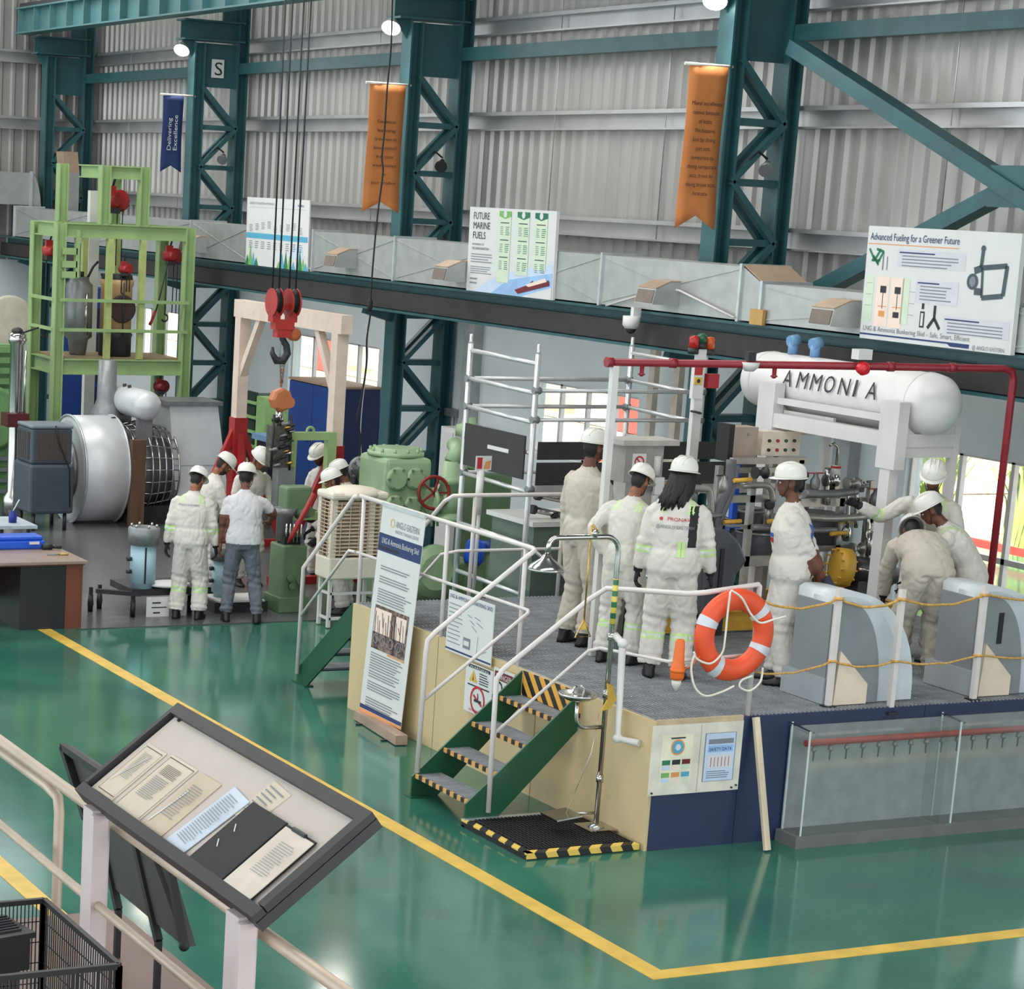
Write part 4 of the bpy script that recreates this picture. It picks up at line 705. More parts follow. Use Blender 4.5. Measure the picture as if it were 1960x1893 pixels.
# --- grey evaporative cooler
t = thing('air_cooler', (-31.7, 11.3, 0), 'large grey evaporative air cooler standing left of the silver drum', 'cooler'); cg = mat('cooler_grey', srgb(70, 78, 88), .42, 0, .08); a = P(55, 1000, x=-31.4); b = P(140, 1000, x=-31.4); z0, z1 = P(95, 1000, x=-31.4).z + .12, P(95, 822, x=-31.4).z
MB().bb(-32.15, -31.4, a.y, b.y, z0, z0 + .72).build('tank', cg, t, bevel=.04); MB().bb(-32.1, -31.45, a.y + .03, b.y - .03, z0 + .72, z1).build('upper_body', cg, t, bevel=.03)
MB().bb(-32.1, -31.44, a.y + .02, b.y - .02, z1, z1 + .05).build('lid', mat('cooler_lid', srgb(120, 130, 140), .4), t, bevel=.02)
pad = mat('cooler_pad', srgb(84, 70, 62), .8, 0, .15, 30); MB().bb(-31.46, -31.44, a.y + .1, b.y - .1, z0 + .78, z1 - .06).build('pad', pad, t); MB().bb(-32.02, -31.55, a.y + .015, a.y + .03, z0 + .78, z1 - .06).build('pad', pad, t)
for k in range(7): MB().bb(-31.443, -31.43, a.y + .12 + k * .075, a.y + .135 + k * .075, z0 + .78, z1 - .06).build('louvre', cg, t)
for k in range(6): MB().bb(-32.0 + k * .08, -31.985 + k * .08, a.y + .006, a.y + .015, z0 + .78, z1 - .06).build('louvre', cg, t)
MB().tube([(-31.43, b.y - .3, z1 + .05), (-31.41, b.y - .25, z1 - .2), (-31.4, b.y - .08, z0 + .65), (-31.4, b.y - .06, z0 + .1)], .012, 6).build('cable', black, t)
for x in (-32.05, -31.5):
    for y in (a.y + .1, b.y - .1): MB().cyl((x, y, .012), (x, y, z0), .03, 8).build('leg', dark, t)
# --- turbocharger
t = thing('turbocharger', (-32.6, 13, 0), 'big silver turbocharger with drum silencer, wire-caged middle and square outlet', 'turbocharger'); ax = -32.4; zc = P(205, 897, x=ax).z; yl, yr = P(128, 897, x=ax).y, P(212, 897, x=ax).y; RR = (P(205, 797, x=ax).z - P(205, 1000, x=ax).z) / 2; sil = mat('silver_sheet', srgb(206, 208, 210), .4, .2, .07, 3)
MB().lathe([(0, RR * .9), (.03, RR), (yr - yl, RR), (yr - yl + .03, RR * .93)], (ax, yl, zc), (ax, yr, zc), 40).build('silencer_drum', sil, t)
for y in (yl + .02, yr): MB().torus((ax, y, zc), (0, 1, 0), RR, .018, 40, 6).build('rim', alu, t)
MB().bb(ax + .55, ax + .57, yl + .04, yr - .02, zc + RR * .66, zc + RR * .7).build('seam', alu, t)
MB().lathe([(-.02, RR * .6), (-.04, RR * .3)], (ax, yl, zc), (ax, yr, zc), 32).build('end_cover', greymetal, t)
R2 = RR * .86; y3, y4 = yr + .12, P(318, 880, x=ax).y
MB().lathe([(0, R2 * .55), (.05, R2 * .9), (.2, R2), (.34, R2 * .92), (.5, R2 * .8), (y4 - y3, R2 * .62)], (ax, y3, zc), (ax, y4, zc), 28).build('compressor_casing', mat('casing_grey', srgb(120, 118, 116), .38, .7), t)
for k in range(7): y = y3 + .05 + k * (y4 - y3 - .08) / 6; r_ = R2 * (1.04 - .22 * abs(k / 6 - .35)); MB().torus((ax, y, zc), (0, 1, 0), r_, .016, 36, 6).build('cage_hoop', chrome, t)
for k in range(16):
    th = math.radians(-100 + k * 15); MB().tube([(ax + math.cos(th) * R2 * (1.04 - .22 * abs(q - .35)), y3 + .05 + q * (y4 - y3 - .08), zc + math.sin(th) * R2 * (1.04 - .22 * abs(q - .35))) for q in (0, .35, .7, 1)], .011, 5).build('cage_bar', chrome, t)
q0 = P(322, 775, x=ax + .2); q1 = P(415, 770, x=ax + .2); q2 = P(428, 930, x=ax + .3); mb = MB(); y5, y6, zt2 = q0.y, q1.y, q0.z
mb.add([(ax - .4, y5, zt2), (ax + .25, y5, zt2), (ax + .25, y6, zt2), (ax - .4, y6, zt2), (ax - .5, y5 + .05, zc - .45), (ax + .55, y5 + .05, zc - .45), (ax + .55, y6 + .12, zc - .45), (ax - .5, y6 + .12, zc - .45)], [(0, 1, 2, 3), (4, 7, 6, 5), (0, 4, 5, 1), (1, 5, 6, 2), (2, 6, 7, 3), (3, 7, 4, 0)]); mb.build('outlet_hood', sil, t)
MB().bb(ax - .46, ax + .3, y5 - .06, y6 + .06, zt2, zt2 + .06).build('hood_flange', greymetal, t); zz2 = zc + .1; MB().bb(ax + .42, ax + .44, y5, y6 + .05, zz2 - .008, zz2 + .008).build('hood_seam', alu, t)
MB().bb(ax - .5, ax + .5, yr + .1, y6, .012, zc - .5).build('pedestal', dark, t); MB().bb(ax - .4, ax + .3, yl + .05, yr - .05, .012, zc - RR + .12).build('drum_cradle', dark, t)
p = P(260, 1000, x=ax + .75); t2 = thing('timber_prop', (p.x, p.y, 0), 'dark brown timber prop standing in front of the turbocharger cage', 'timber'); MB().bb(p.x - .06, p.x + .06, p.y - .12, p.y + .1, .012, P(260, 842, x=p.x).z).build('post', mat('dark_timber', srgb(96, 70, 52), .7, 0, .2, 8, stretch=(1, 1, .15)), t2)
t = thing('air_bottle', (ax - .2, P(260, 765, x=ax).y, 0), 'silver horizontal air receiver above the turbocharger', 'tank'); a = P(228, 762, x=ax - .6); b = P(287, 772, y=a.y); L = b.x - a.x
MB().lathe([(-.04, .02), (0, .13), (.06, .2), (.12, .22), (L - .1, .22), (L - .04, .2), (L + .02, .13), (L + .06, .02)], a, a + V((1, 0, 0)), 24).build('shell', sil, t)
for d in (.35, .55): MB().cyl(a + V((d, -.05, .2)), a + V((d, -.06, .25)), .03, 8).build('port', dark, t)
for d in (.2, L - .2): MB().bb(a.x + d - .04, a.x + d + .04, a.y - .12, a.y + .12, zc + .2, a.z - .15).build('saddle', greymetal, t)
t = thing('exhaust_pipe', P(203, 780, x=ax - .4), 'grey upright pipe with flared foot rising behind the silver drum', 'pipe'); a = P(203, 790, x=ax - .4); MB().lathe([(0, .3), (.12, .22), (.3, .15), (.9, .14)], V((a.x, a.y, a.z - .1)), V((a.x, a.y, a.z + 1)), 20).build('pipe', greymetal, t)
for k, (u, v) in enumerate(((180, 812), (205, 808))): p = P(u, v, x=ax + .15); t = thing('work_glove', p, ['dark glove lying on the silver drum, nearer the rig', 'dark glove lying on the silver drum, nearer the cage'][k], 'glove', 'gloves on the drum'); MB().ell(p, (.07, .16, .04), M=Matrix.Rotation(.5, 3, 'X')).build('palm', black, t); MB().ell(p + V((.03, .1, -.03)), (.04, .1, .03)).build('fingers', black, t)
# --- desk with tools
t = thing('desk', (-24.9, 8.4, 0), 'brown wooden desk with a dark front panel at the left edge', 'desk'); a = P(37, 1205, x=-24.36); b = P(155, 1203, x=-24.36); zt = P(100, 1074, x=-24.36).z; dw = mat('desk_wood', srgb(120, 66, 48), .4, 0, .12, 5, stretch=(1, 1, .2))
MB().bb(-25.5, -24.3, a.y - 1.3, b.y + .04, zt - .03, zt).build('top', mat('desk_top', srgb(150, 128, 116), .35, 0, .06), t); MB().bb(-25.45, -24.34, a.y - 1.3, b.y + .02, zt - .05, zt - .03).build('top_edge', dw, t)
MB().bb(-25.45, -24.36, b.y - .2, b.y, 0, zt - .05).build('side_panel', dw, t); MB().bb(-25.4, -24.37, a.y, b.y - .2, 0, zt - .05).build('drawer_unit', mat('desk_dark', srgb(38, 40, 44), .4), t); MB().bb(-25.45, -25.42, a.y - 1.3, a.y, .2, zt - .05).build('modesty_panel', dw, t); MB().bb(-25.45, -24.4, a.y - 1.3, a.y - 1.26, 0, zt - .05).build('side_panel', dw, t)
p = P(45, 1048, z=zt); t = thing('tool_case', p, 'blue plastic tool case lying on the brown desk', 'case'); MB().bb(p.x - .18, p.x + .14, p.y - .5, p.y + .22, zt, zt + .1).build('case', bblue, t, bevel=.02); MB().bb(p.x - .16, p.x + .12, p.y - .48, p.y + .2, zt + .1, zt + .15).build('lid', bblue, t, bevel=.02); MB().bb(p.x + .14, p.x + .16, p.y + .02, p.y + .14, zt + .06, zt + .09).build('latch', white, t)
p = P(90, 1052, z=zt); t = thing('mallet', p, 'dark mallet lying on the desk beside the blue case', 'tool'); MB().cyl(p + V((0, -.06, .035)), p + V((0, .06, .035)), .035, 12).build('head', dark, t); MB().cyl(p + V((.0, .06, .03)), p + V((.02, .17, .025)), .018, 8).build('handle', black, t)
p = P(115, 1063, z=zt); t = thing('chisel', p, 'small pale-handled tool at the front edge of the desk', 'tool'); MB().cyl(p + V((0, -.16, .012)), p + V((0, .0, .012)), .008, 6).build('blade', greymetal, t); MB().cyl(p + V((0, 0, .014)), p + V((0, .1, .014)), .014, 8).build('handle', mat('tool_yellow', srgb(200, 170, 90), .5), t)
t = thing('work_table', (-28, 9, 0), 'pale work table behind the desk at the left edge', 'table'); c = P(72, 1006, z=.8); MB().bb(c.x - .8, c.x, c.y - 1.6, c.y, .76, .8).build('top', mat('table_top', srgb(176, 188, 196), .4), t)
for y in (c.y - .1, c.y - .45, c.y - 1.5): MB().bb(c.x - .08, c.x - .04, y - .02, y + .02, .012, .76).build('leg', dark, t)
p = P(24, 1000, z=.8); t = thing('blue_bottle', p, 'small blue container with a dipstick on the pale work table', 'container'); MB().lathe([(0, .05), (.1, .055), (.13, .03), (.15, .03)], p, p + V((0, 0, 1)), 14).build('body', mat('deep_blue', srgb(24, 44, 130), .4), t); MB().cyl(p + V((0, 0, .14)), p + V((-.05, .1, .28)), .008, 6).build('stick', white, t)
# --- cart with pale blue cylinder
p = P(283, 1190, z=.012); p.x -= .3; t = thing('cylinder_cart', (p.x - .3, p.y, 0), 'low dark wheeled cart carrying the pale blue cylinder', 'cart'); x0, x1, y0, y1 = p.x - .75, p.x - .02, p.y - .38, p.y + .85
MB().bb(x0, x1, y0 + .3, y1, .26, .34).build('deck', dark, t); MB().bar((x1 - .1, y0 - .12, .32), (x1, y0 + .4, .28), .06, .05).build('tow_arm', dark, t)
for x, y in ((x1 - .02, y0 + .32), (x1 - .45, y0 - .05), (x1 - .2, y1 - .1), (x1 - .6, y0 + .12)): w_ = MB().lathe([(-.03, .04), (-.03, .1), (.03, .1), (.03, .04)], (x, y, .112), (x + .4, y + 1, .112), 16).build('wheel', black, t); MB().bb(x - .02, x + .02, y - .02, y + .02, .12, .3).build('fork', dark, t); MB().cyl((x - .01, y - .035, .112), (x + .01, y + .035, .112), .035, 10).build('hub', greymetal, w_)
def blue_cyl(p, s, label):
    t = thing('blue_cylinder', p, label, 'cylinder', 'pale blue cylinder blocks'); MB().lathe([(0, .13 * s), (.06 * s, .13 * s), (.07 * s, .165 * s), (.55 * s, .165 * s)], p, p + V((0, 0, 1)), 24).build('barrel', lblue, t)
    MB().lathe([(.55 * s, .165 * s), (.56 * s, .2 * s), (.76 * s, .205 * s), (.78 * s, .19 * s), (.78 * s, .12 * s), (.7 * s, .11 * s)], p, p + V((0, 0, 1)), 24).build('head_ring', greymetal, t); MB().bb(p.x + .15 * s, p.x + .168 * s, p.y - .04, p.y - .02, p.z + .07, p.z + .54 * s).build('slot', dark, t)
    for k in range(6): a = k * math.pi / 3; MB().cyl(p + V((.16 * s * math.cos(a), .16 * s * math.sin(a), .78 * s)), p + V((.16 * s * math.cos(a), .16 * s * math.sin(a), .82 * s)), .016, 6).build('stud', chrome, t)
    for v in (.2, .35): MB().cyl(p + V((.02, -.17 * s, v)), p + V((.02, -.23 * s, v)), .025, 8).build('plug', dark, t)
p2 = P(287, 1130, z=.34); blue_cyl(V((p2.x - .2, p2.y - .02, .34)), .93, 'pale blue cylinder with a grey head ring on the dark cart')
p2 = P(434, 1150, z=.14); t = thing('block_stand', V((p2.x - .2, p2.y + .02, .012)), 'low dark stand under the pale blue cylinder behind the shirt-sleeved man', 'stand'); MB().bb(p2.x - .4, p2.x + .1, p2.y - .2, p2.y + .5, .012, .14).build('top', dark, t); MB().bb(p2.x - .38, p2.x + .12, p2.y - .15, p2.y + .45, .14, .16).build('tray', white, t); blue_cyl(V((p2.x - .2, p2.y + .02, .16)), .8, 'pale blue cylinder standing behind the shirt-sleeved man')
for k, (u0, v0, u1, v1) in enumerate(((281, 1143, 323, 1182), (334, 1138, 356, 1178))):
    a = P(u0, v0, x=p.x + .02); b = P(u1, v1, x=p.x + .02); t = thing('paper_notice', V((a.x, a.y, b.z)), ['white paper notice taped to the front of the dark cart', 'second white paper notice on the cart, partly behind the man in coveralls'][k], 'notice'); s = Sheet(t, a, (0, b.y - a.y, 0), (0, 0, b.z - a.z), paper, thick=.004); s.rect(.25, .25, .62, .32, ink); s.rect(.22, .48, .88, .53, ink); s.rect(.3, .72, .6, .79, ink); s.done()
t = thing('white_sheet', P(335, 1128, z=.345), 'crumpled white sheet lying on the cart behind the coverall man', 'sheet'); q = P(335, 1128, z=.345); MB().ell(q + V((-.2, 0, .03)), (.2, .28, .04)).build('sheet', paper, t)
# ================================================================ MIDDLE OF THE HALL
# --- portal gantry with red legs
gy = 13.5; t = thing('portal_gantry', (-28.1, gy, 0), 'cream portal gantry on red splayed legs behind the left group', 'gantry'); gx0, gx1, gz = P(466, 600, y=gy).x, P(652, 625, y=gy).x, 3.38; gm = mat('gantry_cream', srgb(218, 198, 182), .5, 0, .06)
MB().bar((gx0 - .15, gy, gz), (gx1 + .18, gy, gz), .16, .24).build('top_beam', gm, t)
for x, s_ in ((gx0, 1), (gx1, -1)):
    zb = P(455, 805, y=gy).z if s_ > 0 else P(648, 862, y=gy).z; MB().bb(x - .09, x + .09, gy - .08, gy + .08, zb, gz - .12).build('leg', gm, t); MB().bar((x + .02 * s_, gy, gz - .95), (x + .62 * s_, gy, gz - .1), .1, .1).build('knee_brace', gm, t); MB().bb(x - .1, x + .1, gy - .1, gy + .1, .1, zb + .05).build('red_post', red, t)
    for dx, dy in ((0, -.75), (0, .75), (.5 * s_, 0)): MB().bar((x, gy, zb), (x + dx, gy + dy, .1), .09, .09, up=(1, 0, 0)).build('splayed_leg', red, t)
    MB().bar((x, gy - .85, .06), (x, gy + .85, .06), .1, .1).build('foot_beam', red, t)
# --- crane hook block, ropes, chain hoist and load
HX = -26.3; hp = P(542, 590, x=HX); t = thing('crane_hook_block', hp, 'red twin-sheave crane hook block with a large dark hook', 'crane hook'); rd = mat('hook_red', srgb(170, 46, 42), .42, 0, .1)
for s_ in (-1, 1):
    c = hp + V((0, s_ * .115, .08)); MB().lathe([(-.03, .05), (-.03, .16), (0, .13), (.03, .16), (.03, .05)], c, c + V((0, 1, 0)), 24).build('sheave', black, t)
    for q in (-.05, .05): MB().lathe([(-.008, .175), (.008, .175)], c + V((0, q, -.01)), c + V((0, q + 1, -.01)), 24).build('cheek_plate', rd, t)
    MB().box(c - V((0, 0, .17)), (.14, .11, .16)).build('cheek_strap', rd, t)
MB().box(hp + V((0, 0, .02)), (.1, .24, .08)).build('cross_head', rd, t); MB().box(hp - V((0, 0, .2)), (.16, .26, .12)).build('yoke', rd, t); MB().box(hp - V((0, 0, .3)), (.14, .19, .12)).build('swivel', rd, t)
h = hp - V((0, .02, .36)); MB().tube([h + V((0, .02, .05)), h + V((0, .03, -.02)), h + V((0, .09, -.1)), h + V((0, .11, -.2)), h + V((0, .05, -.29)), h + V((0, -.04, -.29)), h + V((0, -.1, -.2)), h + V((0, -.1, -.12))], [.035, .04, .045, .05, .055, .05, .035, .015], 10).build('hook', dark, t)
for k, dy in enumerate((-.16, -.07, .07, .16)): a = hp + V((0, dy, .1)); MB().cyl(a, a + V((0, dy * .1, 5.2)), .012, 6).build('wire_rope', mat('wire', srgb(52, 56, 62), .5, .4), t)
hb = P(563, 640, x=HX - .02); t = thing('spare_hook', hb, 'small orange lifting hook beside the dark crane hook', 'hook'); MB().lathe([(-.05, .03), (-.04, .08), (.04, .08), (.05, .03)], hb, hb + V((1, .2, 0)), 16).build('block', mat('hoist_orange', srgb(196, 106, 62), .45), t); MB().tube([hb + V((0, 0, .07)), hb + V((0, -.03, .13)), hb + V((0, .02, .18)), hb + V((0, .0, .22))], .014, 6).build('hook', red, t)
hc = P(537, 765, x=HX); t = thing('chain_hoist', hc, 'orange chain hoist hanging on slings from the crane hook', 'hoist'); og2 = mat('hoist_orange2', srgb(186, 112, 70), .45, 0, .1)
MB().lathe([(-.08, .1), (-.07, .14), (.05, .15), (.07, .12)], hc, hc + V((1, .1, .0)), 8, False).build('body', og2, t); MB().lathe([(-.05, .07), (.05, .07)], hc + V((.02, .1, -.03)), hc + V((1.02, .1, -.03)), 16).build('wheel_cover', og2, t)
for s_ in (-1, 1): MB().tube([hc + V((0, 0, .16)), hc + V((0, s_ * .03, .45)), hc + V((0, s_ * .05, .62)), hc + V((0, s_ * .02, .78))], .012, 6).build('sling', greymetal, t)
for k in range(6): MB().torus(hc + V((0, 0, .18 + k * .045)), (1, 0, 0) if k % 2 else (0, 1, 0), .022, .007, 10, 5).build('link', og2, t)
lp = P(533, 830, x=HX); t = thing('hanging_engine_part', lp, 'tangled chrome and black engine part hanging below the orange hoist', 'engine part')
MB().bb(lp.x - .1, lp.x + .1, lp.y - .12, lp.y + .12, lp.z - .42, lp.z + .1).build('core', mat('oily_metal', srgb(92, 86, 80), .35, .6, .35, 18), t)
rnd = random.Random(3)
for k in range(24):
    z = lp.z - .4 + k * .025; y = lp.y + rnd.uniform(-.13, .13); MB().cyl((lp.x + .08, y - .03, z), (lp.x + .14, y + .05, z + .03), rnd.uniform(.012, .03), 6).build('fitting', rnd.choice([chrome, dark, greymetal, black, mat('brass', (0, 0, 0))]), t)
for s_ in (-1, 1): MB().cyl(lp + V((.1, s_ * .13, -.45)), lp + V((.1, s_ * .12, .25)), .018, 6).build('side_chain', dark, t)
MB().cyl(lp + V((0, 0, .05)), lp + V((0, 0, .3)), .05, 10).build('neck', chrome, t)
MB().bb(lp.x - .08, lp.x + .1, lp.y - .02, lp.y + .2, lp.z - 1.0, lp.z - .42).build('lower_body', greymetal, t)
# --- pendant cable
t = thing('pendant_cable', P(705, 600, x=-27), 'black pendant control cable hanging in loose curves in front of the middle column', 'cable'); q = lambda u, v: P(u, v, x=-27.2)
MB().tube(smooth_path([q(752, -60), q(749, 80), q(741, 170), q(736, 250), q(731, 300), q(733, 330), q(724, 400), q(716, 480), q(710, 560), q(709, 600), q(702, 650), q(701, 700), q(690, 770), q(684, 800), q(690, 840), q(686, 890)], 4), .013, 6).build('cable', black, t); MB().lathe([(0, .02), (.03, .035), (.12, .035), (.16, .015)], q(709, 572), q(709, 572) - V((0, 0, 1)), 10).build('connector', black, t); MB().tube(smooth_path([q(701, 620), q(704, 680), q(694, 770), q(690, 830), q(693, 890)], 4), .006, 5).build('thin_wire', white, t)
# --- wall cabinets
cy = 15.9; a = P(555, 728, y=cy); b = P(648, 741, y=cy); c = P(728, 748, x=b.x); zt = (a.z + b.z) / 2; t = thing('storage_cabinet', ((a.x + b.x) / 2, cy + .3, 0), 'tall blue double-door storage cabinet under the window', 'cabinet')
MB().bb(a.x, b.x, cy + .02, min(c.y, 16.7), .012, zt).build('body', mat('cabinet_navy', srgb(30, 44, 88), .45), t); mx = (a.x + b.x) / 2
for x0, x1 in ((a.x + .01, mx - .006), (mx + .006, b.x - .01)): d = MB().bb(x0, x1, cy - .004, cy + .02, .06, zt - .02).build('door', blue, t); hx = x1 - .1 if x1 < mx else x0 + .1; MB().tube([(hx, cy - .01, 1.2), (hx, cy - .04, 1.22), (hx, cy - .04, 1.3), (hx, cy - .01, 1.32)], .01, 6).build('handle', chrome, d)
MB().bb(a.x - .02, b.x + .02, cy - .02, min(c.y, 16.7) + .02, zt, zt + .03).build('top_board', mat('ply_tan', srgb(168, 136, 112), .6), t)
t = thing('shelf_rack', (P(488, 790, y=16).x, 16.2, 0), 'pale green rack with rows of dark bins by the far wall', 'rack'); a = P(470, 752, y=16.1); b = P(511, 760, y=16.1)
MB().bb(a.x, b.x - .35, 16.12, 16.6, .012, a.z).build('back', dgreen, t); MB().bb(b.x - .35, b.x, 16.08, 16.62, .012, a.z).build('side_panel', mat('rack_green', srgb(172, 216, 140), .45), t)
for k in range(8): z = a.z - .12 - k * .24; MB().bb(a.x, b.x - .35, 16.06, 16.14, z - .03, z + .02).build('shelf', MATS['rack_green'], t); MB().bb(a.x + .05, b.x - .4, 16.08, 16.13, z + .03, z + .17).build('bin', mat('bin_dark', srgb(40, 62, 44), .5), t)
a = P(482, 828, y=15.6); b = P(515, 848, y=15.6); t = thing('blue_box', V(((a.x + b.x) / 2, 15.8, 0)), 'pale blue box on a stand beside the gantry leg', 'box'); MB().bb(a.x, b.x, 15.6, 16, b.z, a.z).build('box', mat('box_blue', srgb(130, 168, 206), .5), t); MB().bb(a.x + .1, b.x - .1, 15.65, 15.95, .012, b.z).build('stand', dark, t)
# --- green pump in the middle of the left group
p = P(560, 1172, z=.012); t = thing('green_pump', p, 'dull green pump block the left group stands around', 'pump'); zz = lambda v: P(560, v, x=p.x).z
MB().bb(p.x - .4, p.x, p.y - .16, p.y + .16, .012, zz(1045)).build('block', mgreen, t, bevel=.02); MB().bb(p.x - .45, p.x + .03, p.y - .2, p.y + .2, .012, .2).build('foot', mgreen, t, bevel=.01)
for dy, dz in ((.06, .3), (-.07, .34), (.1, .2), (-.04, .24)): MB().cyl((p.x, p.y + dy, dz + .1), (p.x + .05, p.y + dy, dz + .1), .04, 10).build('bolt_head', mgreen, t)
MB().box((p.x - .2, p.y, zz(1040)), (.2, .22, .12)).build('plunger_block', black, t)
for k in range(5): MB().cyl((p.x - .12 + k * .02, p.y - .08 + k * .04, zz(1040)), (p.x - .12 + k * .02, p.y - .08 + k * .04, zz(1005)), .014, 6).build('stud', chrome, t)
MB().lathe([(0, .1), (.3, .1), (.32, .14), (.4, .14)], (p.x - .25, p.y - .05, zz(1040)), (p.x - .25, p.y - .05, 3), 14).build('barrel', greymetal, t)
MB().box((p.x - .3, p.y + .1, zz(960)), (.25, .35, .3)).build('valve_head', mgreen, t, bevel=.03); MB().cyl((p.x - .2, p.y + .1, zz(990)), (p.x + .05, p.y + .16, zz(980)), .06, 10).build('port', mgreen, t)
a = P(602, 945, x=p.x + .12); b = P(551, 1040, x=p.x + .05); t = thing('pump_lever', b, 'long red lever slanting up from the green pump', 'lever'); MB().tube([b, b.lerp(a, .15), a], [.012, .03, .034], 8).build('bar', red, t)
fx = p.x - 1.6; t = thing('lifting_frame', V((fx, P(590, 900, x=fx).y, 0)), 'pale green rectangular lifting frame with an eye on top behind the pump', 'frame'); a = P(557, 842, x=fx); b = P(632, 858, x=fx); 
for y in (a.y, b.y): MB().bb(fx - .06, fx + .06, y - .06, y + .06, .012, a.z).build('upright', lgreen, t)
MB().bb(fx - .055, fx + .055, a.y - .055, b.y + .055, a.z + .001, a.z + .1).build('top_bar', lgreen, t); MB().torus((fx, (a.y * 2 + b.y) / 3 + .08, a.z + .11), (1, 0, 0), .05, .02, 16, 6).build('lifting_eye', lgreen, t); MB().bb(fx - .05, fx + .05, a.y, b.y, .9, 1.0).build('cross_bar', lgreen, t)
p2 = P(690, 897, x=fx - .6); t = thing('gear_housing', V((p2.x, p2.y, 0)), 'round grey gear housing on a stand in front of the blue cabinet', 'gear housing'); MB().lathe([(-.06, .15), (0, .17), (.06, .15), (.07, .07), (.1, .06)], p2, p2 + V((1, -.2, 0)), 20).build('casing', greymetal, t); MB().lathe([(.1, .03), (.12, .03)], p2, p2 + V((1, -.2, 0)), 12).build('shaft_hole', black, t)
for k in range(10): a_ = k * math.pi / 5; MB().cyl(p2 + V((.03, .15 * math.cos(a_), .15 * math.sin(a_))), p2 + V((.08, .15 * math.cos(a_), .15 * math.sin(a_))), .016, 6).build('bolt', greymetal, t)
MB().bb(p2.x - .1, p2.x + .05, p2.y - .1, p2.y + .1, .012, p2.z - .12).build('stand', dark, t)
# --- cream louvred air cooler on a stand
p = P(648, 1110, x=-23.75); zt, zb = P(648, 948, x=-23.75).z, p.z; yl, yr = P(632, 1050, x=-23.75).y, P(735, 1050, x=-23.75).y; cm = mat('cooler_cream', srgb(226, 216, 198), .45, 0, .04); xl = P(604, 1050, y=yl).x; t = thing('louvred_cooler', (-24.2, (yl + yr) / 2, 0), 'cream louvred air cooler on a white stand behind the rear stair', 'cooler')
MB().bb(xl, -23.75, yl, yr, zb, zb + .26).build('tank', cm, t, bevel=.02); MB().bb(xl + .05, -23.8, yl + .05, yr - .05, zb + .26, zt - .05).build('core', mat('louvre_brown', srgb(92, 66, 50), .7), t)
MB().bb(xl - .02, -23.72, yl - .02, yr + .02, zt - .06, zt + .03).build('top_cover', cm, t, bevel=.03); MB().ell(((xl - 23.75) / 2, (yl + yr) / 2, zt), (.3, .36, .09)).build('dome', cm, t)
for x, y in ((xl + .04, yl + .04), (-23.79, yl + .04), (-23.79, yr - .04), (xl + .04, yr - .04), (-23.79, (yl + yr) / 2 + .18)): MB().bb(x - .035, x + .035, y - .035, y + .035, zb + .2, zt).build('corner_post', cm, t)
for k in range(15):
    z = zb + .3 + k * (zt - zb - .4) / 14; MB().box((-23.77, (yl + yr) / 2, z), (.05, yr - yl - .08, .008), M=Matrix.Rotation(.5, 3, 'Y')).build('louvre', mat('louvre_cream', srgb(206, 188, 162), .5), t); MB().box(((xl - 23.75) / 2, yl + .02, z), (-23.75 - xl - .08, .05, .008), M=Matrix.Rotation(-.5, 3, 'X')).build('louvre', MATS['louvre_cream'], t)
for k in range(4): y = yl + .12 + k * .12; MB().bb(-23.745, -23.74, y - .004, y + .004, zb + .28, zt - .08).build('mullion', MATS['louvre_cream'], t); x = xl + .1 + k * .1; MB().bb(x - .004, x + .004, yl - .006, yl, zb + .28, zt - .08).build('mullion', MATS['louvre_cream'], t)
for x in (xl + .06, -23.82):
    for y in (yl + .06, yr - .06): MB().bb(x - .02, x + .02, y - .02, y + .02, .012, zb).build('stand_leg', white, t)
for z in (.1, .4): MB().bb(xl + .06, -23.82, yl + .05, yl + .08, z, z + .03).build('stand_rail', white, t); MB().bb(-23.84, -23.8, yl + .06, yr - .06, z, z + .03).build('stand_rail', white, t)
# --- pale green compressor
KX = -25.2; K = lambda u, v: P(u, v, x=KX); t = thing('air_compressor', (KX - .4, K(840, 1000).y, 0), 'large pale green ship compressor with studded covers and a red handwheel', 'compressor'); y0, y1 = K(738, 900).y, K(828, 900).y; z1 = K(780, 878).z
MB().bb(KX - .75, KX, y0, y1, K(780, 1000).z, z1).build('cylinder_block', pgreen, t, bevel=.06); MB().lathe([(0, .36), (.05, .36), (.06, .28), (.1, .26)], (KX - .38, (y0 + y1) / 2, z1), (KX - .38, (y0 + y1) / 2, 9), 24).build('top_cover', pgreen, t)
for k in range(12): a_ = k * math.pi / 6; c = V((KX - .38 + .32 * math.cos(a_), (y0 + y1) / 2 + .32 * math.sin(a_), z1 + .05)); MB().cyl(c, c + V((0, 0, .05)), .022, 6).build('cover_bolt', pgreen, t)
for cyy, cz, rr in ((y0 + .16, z1 - .25, .15), (y0 + .42, z1 - .25, .14), (y0 + .15, z1 - .58, .13), (y0 + .4, z1 - .6, .13)):
    MB().lathe([(0, rr), (.03, rr), (.05, rr * .8)], (KX, cyy, cz), (KX + 1, cyy, cz), 18).build('side_cover', pgreen, t)
    for k in range(6): a_ = k * math.pi / 3; MB().cyl((KX + .03, cyy + rr * .85 * math.cos(a_), cz + rr * .85 * math.sin(a_)), (KX + .07, cyy + rr * .85 * math.cos(a_), cz + rr * .85 * math.sin(a_)), .017, 6).build('stud', mgreen, t)
MB().bb(KX - .7, KX - .05, y0 + .05, K(990, 1000).y, .012, .5).build('bed', pgreen, t, bevel=.03); MB().bb(KX - .6, KX - .1, y0 + .1, y1 - .03, .4, K(780, 995).z).build('crankcase', pgreen, t, bevel=.03)
